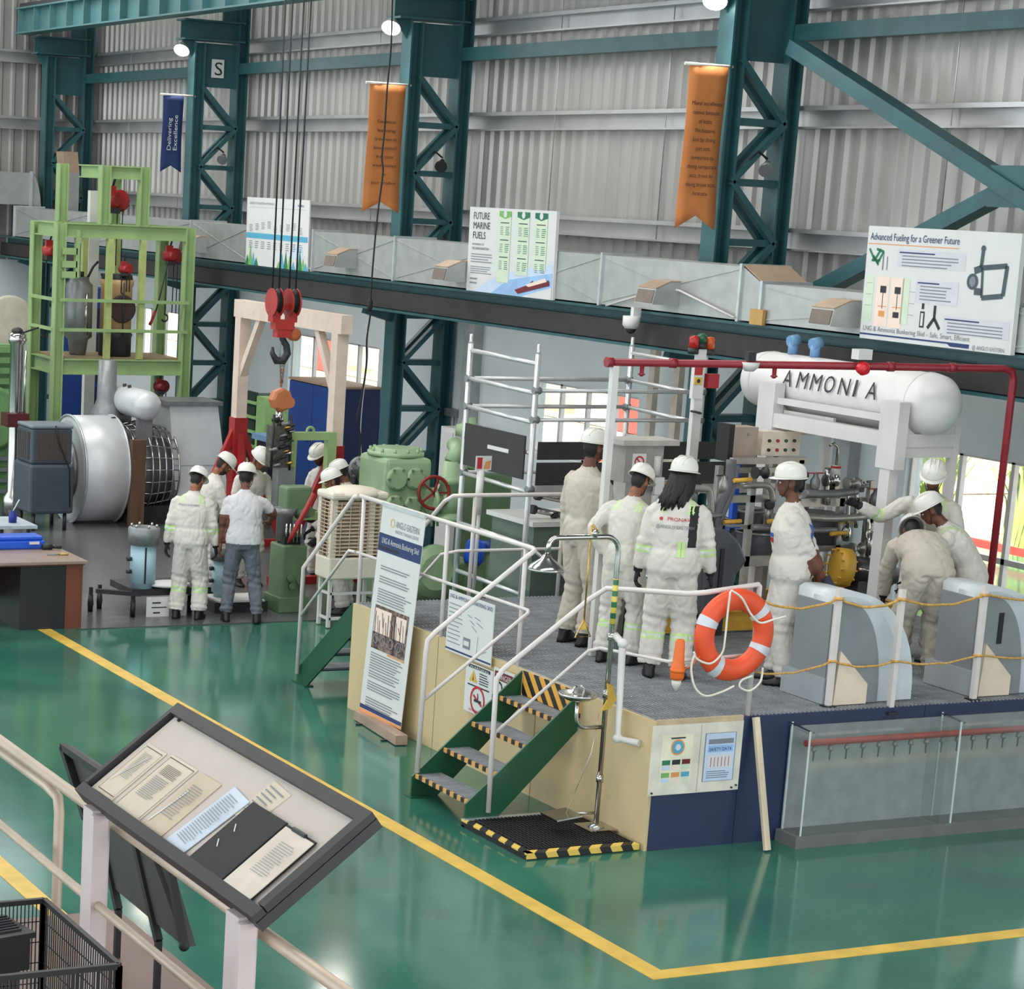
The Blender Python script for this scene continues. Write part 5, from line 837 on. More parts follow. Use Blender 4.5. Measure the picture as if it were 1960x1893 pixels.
MB().bb(KX - .7, KX - .1, K(920, 1000).y, K(985, 1000).y, .4, K(950, 905).z).build('second_block', mgreen, t, bevel=.05); MB().lathe([(0, .22), (.1, .22), (.12, .12), (.2, .1)], (KX - .4, K(950, 1000).y, K(950, 905).z), (KX - .4, K(950, 1000).y, 9), 20).build('cover', pgreen, t)
MB().lathe([(0, .17), (.14, .17), (.16, .1), (.24, .08)], (KX - .9, K(952, 830).y + .1, K(950, 850).z), (KX - .9, K(952, 830).y + .1, 9), 18).build('far_head', pgreen, t)
hw = K(812, 938) + V((.25, 0, 0)); w_ = MB().torus(hw, (1, -.15, .1), .2, .022, 28, 8).build('handwheel', mat('wheel_red', srgb(138, 36, 30), .45), t)
for k in range(5): a_ = k * 2 * math.pi / 5; MB().bar(hw, hw + V((0, .19 * math.cos(a_), .19 * math.sin(a_))), .03, .02).build('spoke', MATS['wheel_red'], w_)
vb = K(848, 955) + V((.15, 0, 0)); MB().ell(vb, (.16, .19, .2), 20, 12).build('valve_body', pgreen, t); MB().lathe([(.12, .15), (.2, .12), (.22, .17), (.3, .17), (.31, .11), (.5, .1)], vb, vb + V((0, 0, 1)), 20).build('valve_neck', pgreen, t); MB().lathe([(.14, .1), (.2, .19), (.25, .19)], vb, vb - V((0, 0, 1)), 20).build('valve_flange', pgreen, t); MB().lathe([(.1, .12), (.2, .11), (.22, .17), (.27, .17)], vb, vb - V((0, 1, 0)), 20).build('side_flange', pgreen, t); MB().tube([vb + V((0, 0, .48)), vb + V((0, .08, .62)), vb + V((-.2, .14, .68))], .1, 12).build('elbow', pgreen, t)
for u, v, r_ in ((820, 1090, .34), (945, 1090, .36)):
    c = K(u, v) + V((.1, 0, 0)); MB().lathe([(0, r_), (.1, r_), (.11, r_ * .7), (.13, r_ * .68)], c, c + V((1, 0, 0)), 28).build('flywheel_guard', pgreen, t)
for k in range(8): c = K(758 + k * 11, 985); MB().cyl(c + V((.02, 0, 0)), c + V((.05, 0, -.14)), .02, 6).build('small_pipe', pgreen, t)
p = K(890, 1050) + V((.25, 0, 0)); t = thing('blue_pump', p, 'small blue pump at the foot of the green compressor', 'pump'); MB().lathe([(-.16, .1), (-.1, .13), (.12, .13), (.16, .08)], p, p + V((0, .2, 1)), 16).build('body', bblue, t); MB().cyl(p + V((0, .1, .05)), p + V((.05, .25, .1)), .07, 12).build('motor', mat('blue_dark', srgb(40, 70, 130), .45), t); MB().bb(p.x - .1, p.x + .08, p.y - .08, p.y + .1, .012, p.z - .12).build('foot', mgreen, t)
# ================================================================ SCAFFOLD, SKID, AMMONIA TANK
sy1, sy2 = 12.5, 14.55; sxf, sxn = P(892, 800, y=sy1).x, P(1022, 800, y=sy1).x; zS = lambda v: P(888, v, y=sy1).z; tubew = mat('scaffold_tube', srgb(206, 206, 206), .32, .5, .06)
t = thing('scaffold_tower', (sxf, (sy1 + sy2) / 2, 0), 'white tubular scaffold tower behind the platform railing', 'scaffold'); ztop = zS(655)
for x in (sxf, sxn):
    for y in (sy1, sy2): MB().cyl((x, y, 0), (x, y, ztop), .03, 10).build('upright', tubew, t); MB().lathe([(0, .03), (.03, .02), (.1, .018)], (x, y, ztop), (x, y, 9), 8).build('spigot', tubew, t)
rz_ = [zS(v) for v in (668, 722, 776, 832, 905, 1003, 1096)]
for y in (sy1, sy2):
    for z in rz_: MB().cyl((sxf, y, z), (sxn, y, z - .03), .024, 8).build('rung', tubew, t)
for x in (sxf, sxn):
    for z in rz_[1:3] + [rz_[4]]: MB().cyl((x, sy1, z), (x, sy2, z), .022, 8).build('ledger', tubew, t); MB().cyl((x, sy1 - .03, z), (x, sy1 + .05, z), .04, 8).build('coupler', greymetal, t); MB().cyl((x, sy2 - .05, z), (x, sy2 + .03, z), .04, 8).build('coupler', greymetal, t)
MB().cyl((sxn, sy1, rz_[5]), (sxn, sy2, .1), .02, 8).build('diagonal', tubew, t); MB().cyl((sxf, sy1 + .02, rz_[3]), (sxf, sy1 - .02, rz_[3]), .05, 8).build('coupler', greymetal, t)
tb = mat('board_black', srgb(44, 40, 42), .55, 0, .15); zb1, zb0 = P(1030, 845, x=sxn).z, P(1030, 928, x=sxn).z; zmid = (zb1 + zb0) / 2
t = thing('toe_board', (sxn, (sy1 + sy2) / 2, zb0), 'long dark boards with a light slit along the scaffold deck', 'board')
for a, b in ((zmid + .04, zb1), (zb0, zmid + .01)): MB().bb(sxn + .03, sxn + .05, sy1 + .05, sy2 + .9, a, b).build('board', tb, t)
MB().bb(sxf + .1, sxn - .05, sy1 - .06, sy1 - .04, zb0 + .05, zb1 + .05).build('end_board', tb, t); MB().bb(sxf + .6, sxn - .35, sy1 - .066, sy1 - .06, zmid + .06, zmid + .1).build('end_label', paper, t); MB().bb(sxn + .03, sxn + .06, sy1 + .05, sy2 + .9, zb0 - .1, zb0).build('skirt', mat('skirt_grey', srgb(158, 156, 154), .6), t)
t = thing('fire_point_sign', P(925, 890, x=-20.3), 'small square red and white pictogram sign on a post by the scaffold', 'sign'); a = P(912, 873, x=-20.2); b = P(940, 900, x=-20.2); s = Sheet(t, a, (0, b.y - a.y, 0), (0, 0, b.z - a.z), paper, thick=.01); s.rect(.08, .1, .4, .9, pred); s.poly([(.5, .9), (.6, .4), (.95, .3), (.9, .9)], por, 2); s.done()
MB().tube([(a.x - .01, (a.y + b.y) / 2 - .02, b.z), (a.x - .01, (a.y + b.y) / 2 - .03, P(920, 985, x=-20.2).z)], .045, 4).build('post', white, t); MB().cyl((a.x - .03, (a.y + b.y) / 2, b.z), (a.x - .03, (a.y + b.y) / 2, PZ), .02, 8).build('stem', white, t)
t = thing('wall_panel_box', (P(1040, 780, y=16.6).x, 16.6, 0), 'grey electrical box on the wall by the middle column', 'box'); a = P(855, 780, y=16.68); b = P(880, 800, y=16.68); MB().bb(a.x, b.x, 16.64, 16.74, b.z, a.z).build('box', greymetal, t); MB().cyl((a.x + .2, 16.7, b.z), (a.x + .2, 16.7, b.z - .7), .015, 6).build('conduit', greymetal, t)
a = P(845, 815, y=16.0); t = thing('white_locker', V((a.x, 16.2, 0)), 'narrow white locker beside the scaffold', 'locker'); b = P(872, 815, y=16.0); MB().bb(a.x, b.x, 16, 16.6, 0, a.z).build('body', white, t); MB().bb(a.x + .04, b.x - .04, 15.985, 16, .1, a.z - .06).build('door', white, t)
for k, u in enumerate((1252, 1300)):
    a = P(u, 700, y=16.45); t = thing('timber_post', (a.x, 16.45, 0), ['pale timber post by the wall behind the scaffold, left one', 'pale timber post by the wall behind the scaffold, right one'][k], 'post', 'pale posts by the wall'); MB().bb(a.x - .06, a.x + .06, 16.42, 16.5, 0, P(u, 660, y=16.45).z).build('post', mat('post_pink', srgb(206, 190, 176), .6), t)
# --- pale machinery between scaffold and skid
t = thing('white_workbench', (-21.6, 12.9, 0), 'white workbench with bright metal offcuts behind the tall man', 'bench'); c0 = P(1020, 1000, x=-20.25); MB().bb(-21.2, -20.25, c0.y, c0.y + 1.3, c0.z - .05, c0.z).build('top', white, t); MB().bb(-21.15, -20.3, c0.y + .05, c0.y + 1.25, 0, c0.z - .05).build('cabinet', mat('bench_green_grey', srgb(96, 110, 98), .5), t)
for k, (u, v, u2, v2, rr) in enumerate([(1030, 945, 1130, 965, .05), (1020, 975, 1070, 985, .035), (1060, 985, 1120, 990, .03)]): p = P(u, v, x=-20.5); q_ = P(u2, v2, x=-20.5); tt = thing('steel_pipe_piece', p, ['long bright pipe lying across the white workbench', 'short bright pipe at the left of the white workbench', 'thin bright pipe at the front of the white workbench'][k], 'pipe', 'pipe pieces on the bench'); MB().cyl(p, q_, rr, 12).build('pipe', chrome, tt); MB().lathe([(-.02, rr), (-.02, rr * 1.4), (.03, rr * 1.4)], p, q_, 12).build('collar', dark, tt)
# --- ammonia tank on its frame
ty = 14.6; TA, TB = P(1470, 735, y=ty), P(1790, 765, y=ty); zt_ = (TA.z + TB.z) / 2 + .0; R_ = .285; x0, x1 = TA.x - .25, TB.x + .2
t = thing('ammonia_tank', ((x0 + x1) / 2, ty, zt_), 'large white horizontal pressure tank lettered AMMONIA', 'tank'); L = x1 - x0; tw = mat('tank_white', srgb(222, 219, 216), .38, 0, .03)
MB().lathe([(-.02, .02), (.01, .12), (.07, .215), (.15, .27), (.24, R_), (L - .24, R_), (L - .15, .27), (L - .07, .215), (L - .01, .12), (L + .02, .02)], (x0, ty, zt_), (x1, ty, zt_), 40).build('shell', tw, t)
for x in (x0 + .3, x1 - .3): MB().torus((x, ty, zt_), (1, 0, 0), R_, .008, 40, 5).build('weld_seam', tw, t)
u0, u1 = P(1500, 720, y=ty - R_).x, P(1672, 740, y=ty - R_).x
th = math.radians(12); nrm = V((0, -math.cos(th), math.sin(th))); upv = V((0, math.sin(th), math.cos(th)))
for k, ch in enumerate('AMMONIA'):
    xx = u0 + (u1 - u0) * k / 6.4; text(ch, V((xx, ty, zt_)) + nrm * (R_ + .012) - upv * .07, (1, 0, 0), upv, .17, ink, t, width=.035 if ch == 'I' else .15)
for x in (x0 + .6, x0 + .95): MB().cyl((x, ty, zt_ + R_), (x, ty, zt_ + R_ + .12), .05, 10).build('nozzle', mat('valve_blue', srgb(110, 150, 190), .4), t); MB().cyl((x, ty - .05, zt_ + R_ + .12), (x, ty + .05, zt_ + R_ + .14), .06, 10).build('valve', MATS['valve_blue'], t)
t = thing('tank_stand', ((x0 + x1) / 2, ty, PZ), 'white steel stand with tall posts carrying the ammonia tank', 'stand'); ts = mat('stand_white', srgb(214, 210, 208), .4, 0, .03); pa, pb = P(1476, 760, y=ty - .36).x, P(1712, 800, y=ty - .36).x; zb0_ = zt_ - .6
for x in (pa, pb):
    MB().bb(x - .13, x + .13, ty - .42, ty - .3, zb0_, zt_ + .02).build('post_head', ts, t); MB().bb(x - .07, x + .07, ty - .41, ty - .31, PZ, zb0_).build('post', ts, t); MB().bb(x - .04, x + .04, ty + .33, ty + .4, PZ, zt_ - .2).build('rear_post', ts, t)
    MB().prism([V((x - .03, ty - .38, zt_ - .5)), V((x - .03, ty + .38, zt_ - .5)), V((x - .03, ty + .38, zt_ - .1))] + [V((x - .03, ty + .305 * math.cos(a_), zt_ - .0 + .305 * math.sin(a_))) for a_ in [math.radians(-18 - 9 * i) for i in range(17)]] + [V((x - .03, ty - .38, zt_ - .1))], (.06, 0, 0)).build('saddle', ts, t)
zb_ = P(1580, 820, y=ty - .36).z
for y in (ty - .36, ty + .36): MB().bb(pa + .1, pb - .1, y - .05, y + .05, zb_ - .07, zb_ + .07).build('long_beam', ts, t); MB().bb(pa, pb, y - .03, y + .03, zb_ + .16, zb_ + .22).build('upper_rail', ts, t)
for x in (pa, pb): MB().bb(x - .05, x + .05, ty - .36, ty + .36, zb_ - .06, zb_ + .06).build('cross_beam', ts, t)
MB().bb(pa + .14, pa + .16 + .75, ty - .3, ty - .27, zb_ + .1, zt_ - .3).build('cover_sheet', ts, t)
# --- red sprinkler pipe
rx = -17.1; a = P(1166, 693, x=rx); e = P(1942, 706, x=rx); e = P(1942, 706, y=14.93); zr = a.z; t = thing('sprinkler_pipe', (rx, a.y, PZ), 'red fire main crossing in front of the ammonia tank and dropping at the right', 'pipe'); b = P(1908, 1045, x=rx)
MB().tube([V((rx, a.y, zr)), a.lerp(e, .97), e + V((-.01, -.02, -.02)), e - V((0, 0, .1)), V((e.x, e.y, PZ + .0))], .034, 12).build('main', pipered, t); MB().cyl((rx, a.y - .03, zr), (rx, a.y + .03, zr), .045, 12).build('end_cap', pipered, t)
for u in (1228, 1478): g_ = a.lerp(e, (u - 1166) / 776); MB().lathe([(0, .02), (.06, .02), (.07, .035), (.09, .01)], g_ - V((0, 0, .03)), g_ - V((0, 0, 1)), 10).build('sprinkler', pipered, t)
for u in (1285, 1700, 1820): g_ = a.lerp(e, (u - 1166) / 776); MB().cyl(g_ - V((.01, .03, 0)), g_ + V((.01, .03, 0)), .043, 12).build('coupling', pipered, t)
MB().bb(rx - .03, rx + .03, a.y + .03, a.y + .09, PZ, zr - .03).build('support_post', white, t)
p = a.lerp(e, (1632 - 1166) / 776) + V((.06, 0, .02)); t = thing('fire_alarm', p, 'round red alarm sounder on a white box on the fire main', 'alarm'); MB().lathe([(0, .06), (.05, .06), (.09, .03)], p + V((.02, 0, -.02)), p + V((1, 0, -.4)), 16).build('sounder', mat('alarm_red', srgb(206, 30, 44), .35), t); MB().box(p + V((.0, .01, .09)), (.1, .15, .09)).build('box', white, t)
p = a.lerp(e, (1430 - 1166) / 776) + V((.0, 0, .0)); t = thing('gas_detector', p, 'white half-round detector clipped to the fire main', 'detector'); MB().lathe([(0, .09), (.04, .08), (.08, .04)], p + V((0, 0, .02)), p - V((0, 0, 1)), 16).build('cup', white, t); MB().box(p + V((0, 0, .07)), (.06, .08, .08)).build('clip', dark, t)
# --- signal tower and panel post
px = -19.2; p = P(1332, 780, x=px); t = thing('signal_tower', V((px, p.y, PZ)), 'post with red, green and orange beacon lights and a small panel', 'beacon'); z = lambda v: P(1332, v, x=px).z
MB().bb(px - .03, px + .03, p.y - .05, p.y + .05, PZ, z(668)).build('post', white, t); MB().bb(px + .01, px + .06, p.y - .1, p.y + .02, z(762), z(700)).build('panel', white, t)
for dy, v, m_, h in ((-.09, 660, mat('beacon_red', srgb(176, 34, 34), .3), .1), (.0, 650, mat('beacon_green', srgb(34, 92, 62), .3), .07), (.1, 662, mat('beacon_orange', srgb(206, 86, 36), .3), .1)): MB().lathe([(0, .05), (h, .05), (h + .02, .03)], (px, p.y + dy, z(v) - .03), (px, p.y + dy, 9), 14).build('beacon', m_, t); MB().cyl((px, p.y + dy, z(v) - .09), (px, p.y + dy, z(v) - .03), .055, 12).build('base', dark, t)
MB().box((px + .04, p.y + .13, z(728)), (.08, .13, .14)).build('call_point', mat('call_red', srgb(158, 32, 40), .4), t); MB().box((px + .06, p.y - .05, z(708)), (.02, .09, .09)).build('label_red', pred, t); MB().box((px + .065, p.y - .05, z(728)), (.02, .09, .07)).build('label_yellow', yellow, t); MB().cyl((px + .06, p.y - .05, z(728)), (px + .08, p.y - .05, z(728)), .02, 10).build('button', dark, t)
MB().torus((px + .05, p.y - .03, z(788)), (0, .2, 1), .05, .012, 14, 6).build('bracket', dark, t)
# --- bunkering skid
SX = -18.2; Q = lambda u, v, d=0: P(u, v, x=SX + d)
t = thing('bunkering_skid', (SX - .3, 13.4, PZ), 'crowded bunkering skid of steel pipes, valves and frames on the platform', 'skid'); ss = mat('skid_steel', srgb(168, 164, 158), .35, .6, .1, 10); yel = mat('skid_yellow', srgb(206, 158, 52), .45, 0, .12)
yL, yR = Q(1190, 1100).y, Q(1680, 1100).y
for x in (SX + .35, SX - .6): MB().ibeam((x, yL, PZ + .12), (x, yR, PZ + .12), .1, .2, .02).build('base_beam', yel, t)
for y in (yL, (yL + yR) / 2, yR): MB().ibeam((SX - .6, y, PZ + .12), (SX + .35, y, PZ + .12), .1, .2, .02).build('base_cross', yel, t)
for u in (1380, 1433, 1520, 1605, 1660):
    zt2 = {1380: 985, 1433: 905, 1520: 880, 1605: 940, 1660: 920}[u]
    for d in (0, -.55): MB().bb(SX + d - .03, SX + d + .03, Q(u, 1000).y - .03, Q(u, 1000).y + .03, PZ + .2, Q(u, zt2).z).build('frame_post', ss, t)
for u0, u1, v, h in ((1400, 1540, 882, .06), (1400, 1530, 900, .05), (1520, 1670, 962, .08), (1380, 1480, 955, .07), (1380, 1480, 930, .05), (1540, 1640, 1050, .06), (1200, 1320, 930, .1), (1380, 1560, 1075, .1), (1330, 1460, 1010, .04)):
    MB().bb(SX - .03, SX + .03, Q(u0, v).y, Q(u1, v).y, Q(u0, v).z - h / 2, Q(u0, v).z + h / 2).build('frame_rail', ss, t)
rn = random.Random(11)
for k, (pts, r_, m_) in enumerate([([(1250, 935), (1340, 935), (1360, 950), (1360, 1060)], .035, ss), ([(1260, 960), (1350, 975), (1400, 1000)], .025, chrome), ([(1480, 990), (1545, 990), (1600, 992), (1690, 985)], .04, ss), ([(1540, 945), (1590, 945), (1640, 940)], .04, greymetal), ([(1585, 895), (1580, 965)], .03, chrome), ([(1640, 935), (1638, 1010)], .02, chrome), ([(1625, 940), (1622, 1010)], .02, chrome), ([(1662, 980), (1660, 1080)], .025, chrome), ([(1400, 880), (1395, 930), (1372, 980), (1365, 1060)], .05, mat('hose_grey', srgb(96, 98, 102), .5)), ([(1410, 890), (1400, 940), (1378, 1000), (1372, 1075)], .035, MATS['hose_grey']), ([(1530, 1015), (1600, 1015)], .03, greymetal), ([(1215, 985), (1300, 995), (1380, 985)], .03, greymetal), ([(1440, 1010), (1500, 1010)], .03, greymetal), ([(1420, 930), (1470, 930), (1480, 960)], .03, ss), ([(1690, 1040), (1700, 1075), (1695, 1110)], .02, chrome), ([(1650, 1080), (1685, 1070), (1690, 1040), (1680, 1025)], .012, dark), ([(1270, 990), (1275, 1060), (1310, 1080)], .03, dark)]):
    MB().tube(smooth_path([Q(u, v, .12 + .01 * (k % 4)) for u, v in pts], 4), r_, 8).build('pipe', m_, t)
for k, (u, v, r_, h, m_) in enumerate([(1560, 1010, .26, .32, mat('skid_dark', srgb(76, 78, 82), .45, .2)), (1450, 1040, .24, .3, MATS['skid_dark']), (1430, 990, .16, .2, MATS['skid_dark']), (1300, 1010, .16, .24, MATS['skid_dark'])]):
    c = Q(u, v, -.25); MB().lathe([(-h / 2, r_ * .9), (-h / 2 + .03, r_), (h / 2 - .03, r_), (h / 2, r_ * .9)], c, c + V((0, 0, 1)), 20).build('vessel', m_, t); MB().torus(c + V((0, 0, h / 2 - .03)), (0, 0, 1), r_, .014, 24, 6).build('vessel_rim', ss, t)
for k, (u, v) in enumerate([(1590, 920), (1560, 925), (1535, 930), (1630, 925), (1620, 1020), (1585, 955), (1455, 905), (1385, 930), (1255, 905), (1225, 925), (1215, 950), (1470, 985), (1505, 985), (1660, 1010), (1690, 1010), (1640, 1050), (1275, 945), (1330, 950), (1350, 1000), (1355, 1040), (1560, 1090), (1610, 1060), (1400, 1030), (1240, 1000), (1680, 990), (1675, 955)]):
    c = Q(u, v, .16 - .05 * (k % 3)); m_ = [chrome, greymetal, dark, ss][k % 4]
    if k % 3 == 0: MB().lathe([(-.07, .06), (-.05, .06), (-.05, .03), (.05, .03), (.05, .06), (.07, .06)], c, c + V((0, 1, 0)), 12).build('flange', m_, t)
    elif k % 3 == 1: MB().lathe([(-.08, .03), (-.03, .05), (.03, .05), (.07, .025), (.1, .025)], c, c + V((0, 0, 1)), 12).build('valve', m_, t); MB().bar(c + V((0, -.09, .1)), c + V((0, .09, .1)), .02, .012).build('valve_handle', [yel, red, bblue, dark][k % 4], t)
    else: MB().cyl(c - V((.0, 0, .06)), c + V((0, 0, .06)), .028, 10).build('gauge_stem', m_, t); MB().cyl(c + V((-.01, 0, .1)), c + V((.03, 0, .1)), .05, 14).build('gauge', [white, chrome, dark][k % 3], t)
for u, v in ((1385, 1000), (1470, 998), (1590, 1022), (1405, 920)): c = Q(u, v, .2); MB().cyl(c, c + V((0, .2, .01)), .022, 8).build('yellow_grip', mat('grip_yellow', srgb(222, 172, 62), .45), t)
c = Q(1598, 915, .1); MB().cyl(c, c + V((0, 0, .13)), .045, 12).build('relief_valve', white, t); MB().tube([c + V((0, 0, .13)), c + V((0, .0, .3)), c + V((0, -.05, .34)), c + V((0, -.1, .32))], .014, 6).build('vent', chrome, t); MB().cyl(c + V((0, 0, .1)), c + V((0, 0, .12)), .05, 12).build('red_ring', pred, t)
c = Q(1640, 925, 0); MB().lathe([(0, .12), (.03, .12), (.03, .08), (.08, .08)], c, c + V((0, 0, -1)), 16).build('actuator', greymetal, t)
for k in range(6): a_ = k * math.pi / 3; MB().cyl(c + V((.1 * math.cos(a_), .1 * math.sin(a_), -.04)), c + V((.1 * math.cos(a_), .1 * math.sin(a_), .03)), .014, 6).build('bolt', chrome, t)
# grey hood
p = Q(1385, 1095, .55); t = thing('grey_hood', V((p.x, p.y, PZ)), 'dark grey rounded pump hood right of the long-haired person', 'hood'); hm = mat('hood_grey', srgb(84, 88, 92), .42, .2, .1); zt3 = Q(1385, 1010, .55).z
MB().prism([V((p.x, p.y - .22, PZ + .2)), V((p.x, p.y - .24, zt3 - .12)), V((p.x, p.y - .14, zt3 + .0)), V((p.x, p.y + .02, zt3 - .03)), V((p.x, p.y + .16, zt3 - .14)), V((p.x, p.y + .27, zt3 - .32)), V((p.x, p.y + .16, zt3 - .46)), V((p.x, p.y + .1, PZ + .2))], (-.35, 0, 0), False).build('cowl', hm, t, bevel=.03); MB().bb(p.x - .3, p.x - .05, p.y - .18, p.y + .08, PZ, PZ + .2).build('pedestal', dark, t); MB().bb(p.x + .001, p.x + .02, p.y - .06, p.y - .02, PZ + .25, zt3 - .2).build('rib', dark, t)
# coupling drum
c = Q(1640, 1090, .45); t = thing('hose_coupling', V((c.x, c.y, PZ)), 'dark breakaway hose coupling with a yellow flange on the skid front', 'coupling'); d_ = V((.25, 1, -.12)).normalized()
MB().lathe([(-.1, .13), (.26, .13), (.28, .15), (.34, .15), (.36, .1), (.42, .09)], c, c + d_, 20).build('barrel', mat('coupling_dark', srgb(58, 58, 60), .35, .4), t); MB().lathe([(-.24, .12), (-.22, .19), (-.1, .19), (-.1, .12)], c, c + d_, 24).build('yellow_flange', yel, t)
for k in range(12): a_ = k * math.pi / 6; s_, u_ = frame(d_); q_ = c + (s_ * math.cos(a_) + u_ * math.sin(a_)) * .175; MB().cyl(q_ - d_ * .26, q_ - d_ * .08, .012, 6).build('bolt', yel, t)
MB().cyl(c + V((.14, -.1, .03)), c + V((.14, .3, -.02)), .018, 8).build('tie_bar', chrome, t); MB().bb(c.x - .1, c.x + .1, c.y - .05, c.y + .15, PZ, c.z - .1).build('cradle', dark, t); MB().torus(c + d_ * .3 + V((.05, 0, -.02)), (1, .2, 0), .1, .02, 20, 6).build('handwheel', dark, t)
for k in range(3): q_ = c + V((.0, .12 + k * .08, .14)); MB().cyl(q_, q_ + V((0, 0, .22 - .03 * k)), .03 - .005 * k, 8).build('riser', chrome, t); MB().torus(q_ + V((0, 0, .2)), (1, 0, 0), .05, .01, 14, 5).build('ring', [chrome, dark, greymetal][k], t)
# control boxes
p = P(1415, 848, x=SX - .2); t = thing('control_box', V((p.x, p.y, PZ)), 'brown-grey instrument box with a dark side on the skid frame', 'box'); MB().box(p, (.2, .28, .33)).build('box', mat('box_taupe', srgb(160, 144, 130), .5), t); MB().box(p + V((.0, -.17, .01)), (.2, .06, .36)).build('dark_side', black, t); MB().bb(p.x - .03, p.x + .03, p.y - .03, p.y + .03, PZ, p.z - .16).build('post', bblue, t); MB().cyl(p + V((.1, .02, .1)), p + V((.12, .02, .1)), .012, 8).build('lock', chrome, t)
p = P(1488, 848, x=SX - .2); t = thing('push_button_panel', V((p.x, p.y, PZ)), 'cream push-button control panel on the skid frame', 'panel'); MB().box(p, (.12, .46, .24)).build('panel', mat('panel_cream', srgb(226, 212, 192), .45), t); MB().bb(p.x - .06, p.x, p.y - .03, p.y + .03, PZ, p.z - .12).build('post', ss, t)
for k in range(8): q_ = p + V((.06, -.15 + .1 * (k % 4), .03 - .09 * (k // 4))); MB().cyl(q_, q_ + V((.02, 0, 0)), .016, 8).build('button', [dark, red, dgreen, dark][k % 4], t)
p = P(1215, 885, x=SX + .2); t = thing('valve_cabinet', V((p.x, p.y, PZ)), 'taupe valve cabinet with a prohibition sign behind the group on the deck', 'cabinet'); MB().box(p, (.3, .42, .34)).build('body', mat('cabinet_taupe', srgb(150, 144, 138), .5), t); MB().box(p + V((0, .05, .2)), (.36, .62, .05)).build('roof', mat('roof_taupe', srgb(176, 170, 164), .5), t); MB().bb(p.x - .1, p.x + .1, p.y - .15, p.y + .15, PZ, p.z - .17).build('stand', ss, t)
s = Sheet(t, p + V((.152, -.13, .1)), (0, .15, 0), (0, 0, -.15), paper, thick=.004); s.disc(.5, .5, .36, pred, 2, r2=.26); s.bar((.3, .3), (.7, .7), .1, pred); s.done(); MB().cyl(p + V((.16, .14, -.1)), p + V((.16, .14, .08)), .035, 10).build('lamp', white, t); MB().box(p + V((.17, .17, -.2)), (.03, .1, .16)).build('tag', paper, t)
p = P(1205, 990, x=SX + .35); t = thing('spec_board', V((p.x, p.y, PZ)), 'pale grey specification board propped on the skid behind the bending observer', 'board'); a = P(1193, 968, x=SX + .4); b = P(1240, 1050, x=SX + .4); s = Sheet(t, a, (0, b.y - a.y, 0), (0, 0, b.z - a.z), mat('spec_grey', srgb(196, 198, 198), .5), thick=.02); s.rect(0, 0, 1, .1, inkgrey); s.lines(.08, .2, .9, 5, .1, inkgrey, .15); s.done(); MB().bar((a.x - .05, (a.y + b.y) / 2, PZ), (a.x - .02, (a.y + b.y) / 2, b.z), .03, .03).build('prop', dark, t)
# ================================================================ PEOPLE
from mathutils.bvhtree import BVHTree
skin = mat('skin', srgb(146, 92, 66), .55, 0, .06, 20); skin2 = mat('skin_dark', srgb(104, 62, 46), .55, 0, .06, 20); hairm = mat('hair', srgb(26, 22, 22), .6, 0, .2, 40); beardm = mat('beard', srgb(58, 40, 34), .7, 0, .2, 40)
tape = mat('lime_tape', srgb(196, 226, 146), .4, 0, .05); tape2 = mat('silver_tape', srgb(206, 210, 206), .35, .2, .05); trous = mat('trousers_grey', srgb(104, 108, 116), .8, 0, .08, 5, bump=.2, bscale=14); shirt = mat('shirt_white', srgb(206, 204, 206), .8, 0, .04, 3, bump=.2, bscale=12)
hatm = mat('hard_hat_white', srgb(226, 224, 216), .28, 0, .02, 4); shoe = mat('shoe_black', srgb(26, 25, 26), .45, 0, .1); eyew = mat('eye_white', srgb(225, 220, 212), .3); strapm = mat('chin_strap', srgb(40, 34, 34), .6); glovem = mat('glove_black', srgb(30, 30, 33), .7, 0, .15, 20)
cloth2 = mat('coverall_dusty', srgb(192, 183, 170), .85, 0, .1, 3, bump=.25, bscale=14)
def ring_loft(mb, rings, n=14, e=2.3):
    o = len(mb.v)
    for c, ax, ay, rx, ry in rings:
        for i in range(n):
            th = 2 * math.pi * i / n; cs, sn = math.cos(th), math.sin(th); k = (abs(cs) ** e + abs(sn) ** e) ** (-1 / e)
            mb.v.append(c + ax * (rx * cs * k) + ay * (ry * sn * k))
    for k in range(len(rings) - 1):
        for i in range(n): j = (i + 1) % n; mb.f.append((o + k * n + i, o + k * n + j, o + (k + 1) * n + j, o + (k + 1) * n + i)); mb.sm.append(True)
    mb.f.append(tuple(o + i for i in range(n - 1, -1, -1))); mb.f.append(tuple(o + (len(rings) - 1) * n + i for i in range(n))); mb.sm += [True, True]
def limb(mb, pts, rad, hint):
    rings = []; m = len(pts)
    for k, p in enumerate(pts):
        d = ((pts[k] - pts[k - 1]).normalized() if k else V()) + ((pts[k + 1] - pts[k]).normalized() if k < m - 1 else V()); d.normalize(); ax = d.cross(hint)
        if ax.length < .05: ax = d.cross(V((1, .2, 0)))
        ax.normalize(); ay = ax.cross(d); r = rad[k]; r = r if isinstance(r, tuple) else (r, r); rings.append((p, ax, ay, r[0], r[1]))
    ring_loft(mb, rings, 12, 2.0)
def ik(a, t, l1, l2, pole):
    d = t - a; L = min(d.length, (l1 + l2) * .995); u = d.normalized(); x = (l1 * l1 - l2 * l2 + L * L) / (2 * L); h = math.sqrt(max(0, l1 * l1 - x * x)); p = (pole - u * pole.dot(u)).normalized(); return a + u * x + p * h, a + u * L
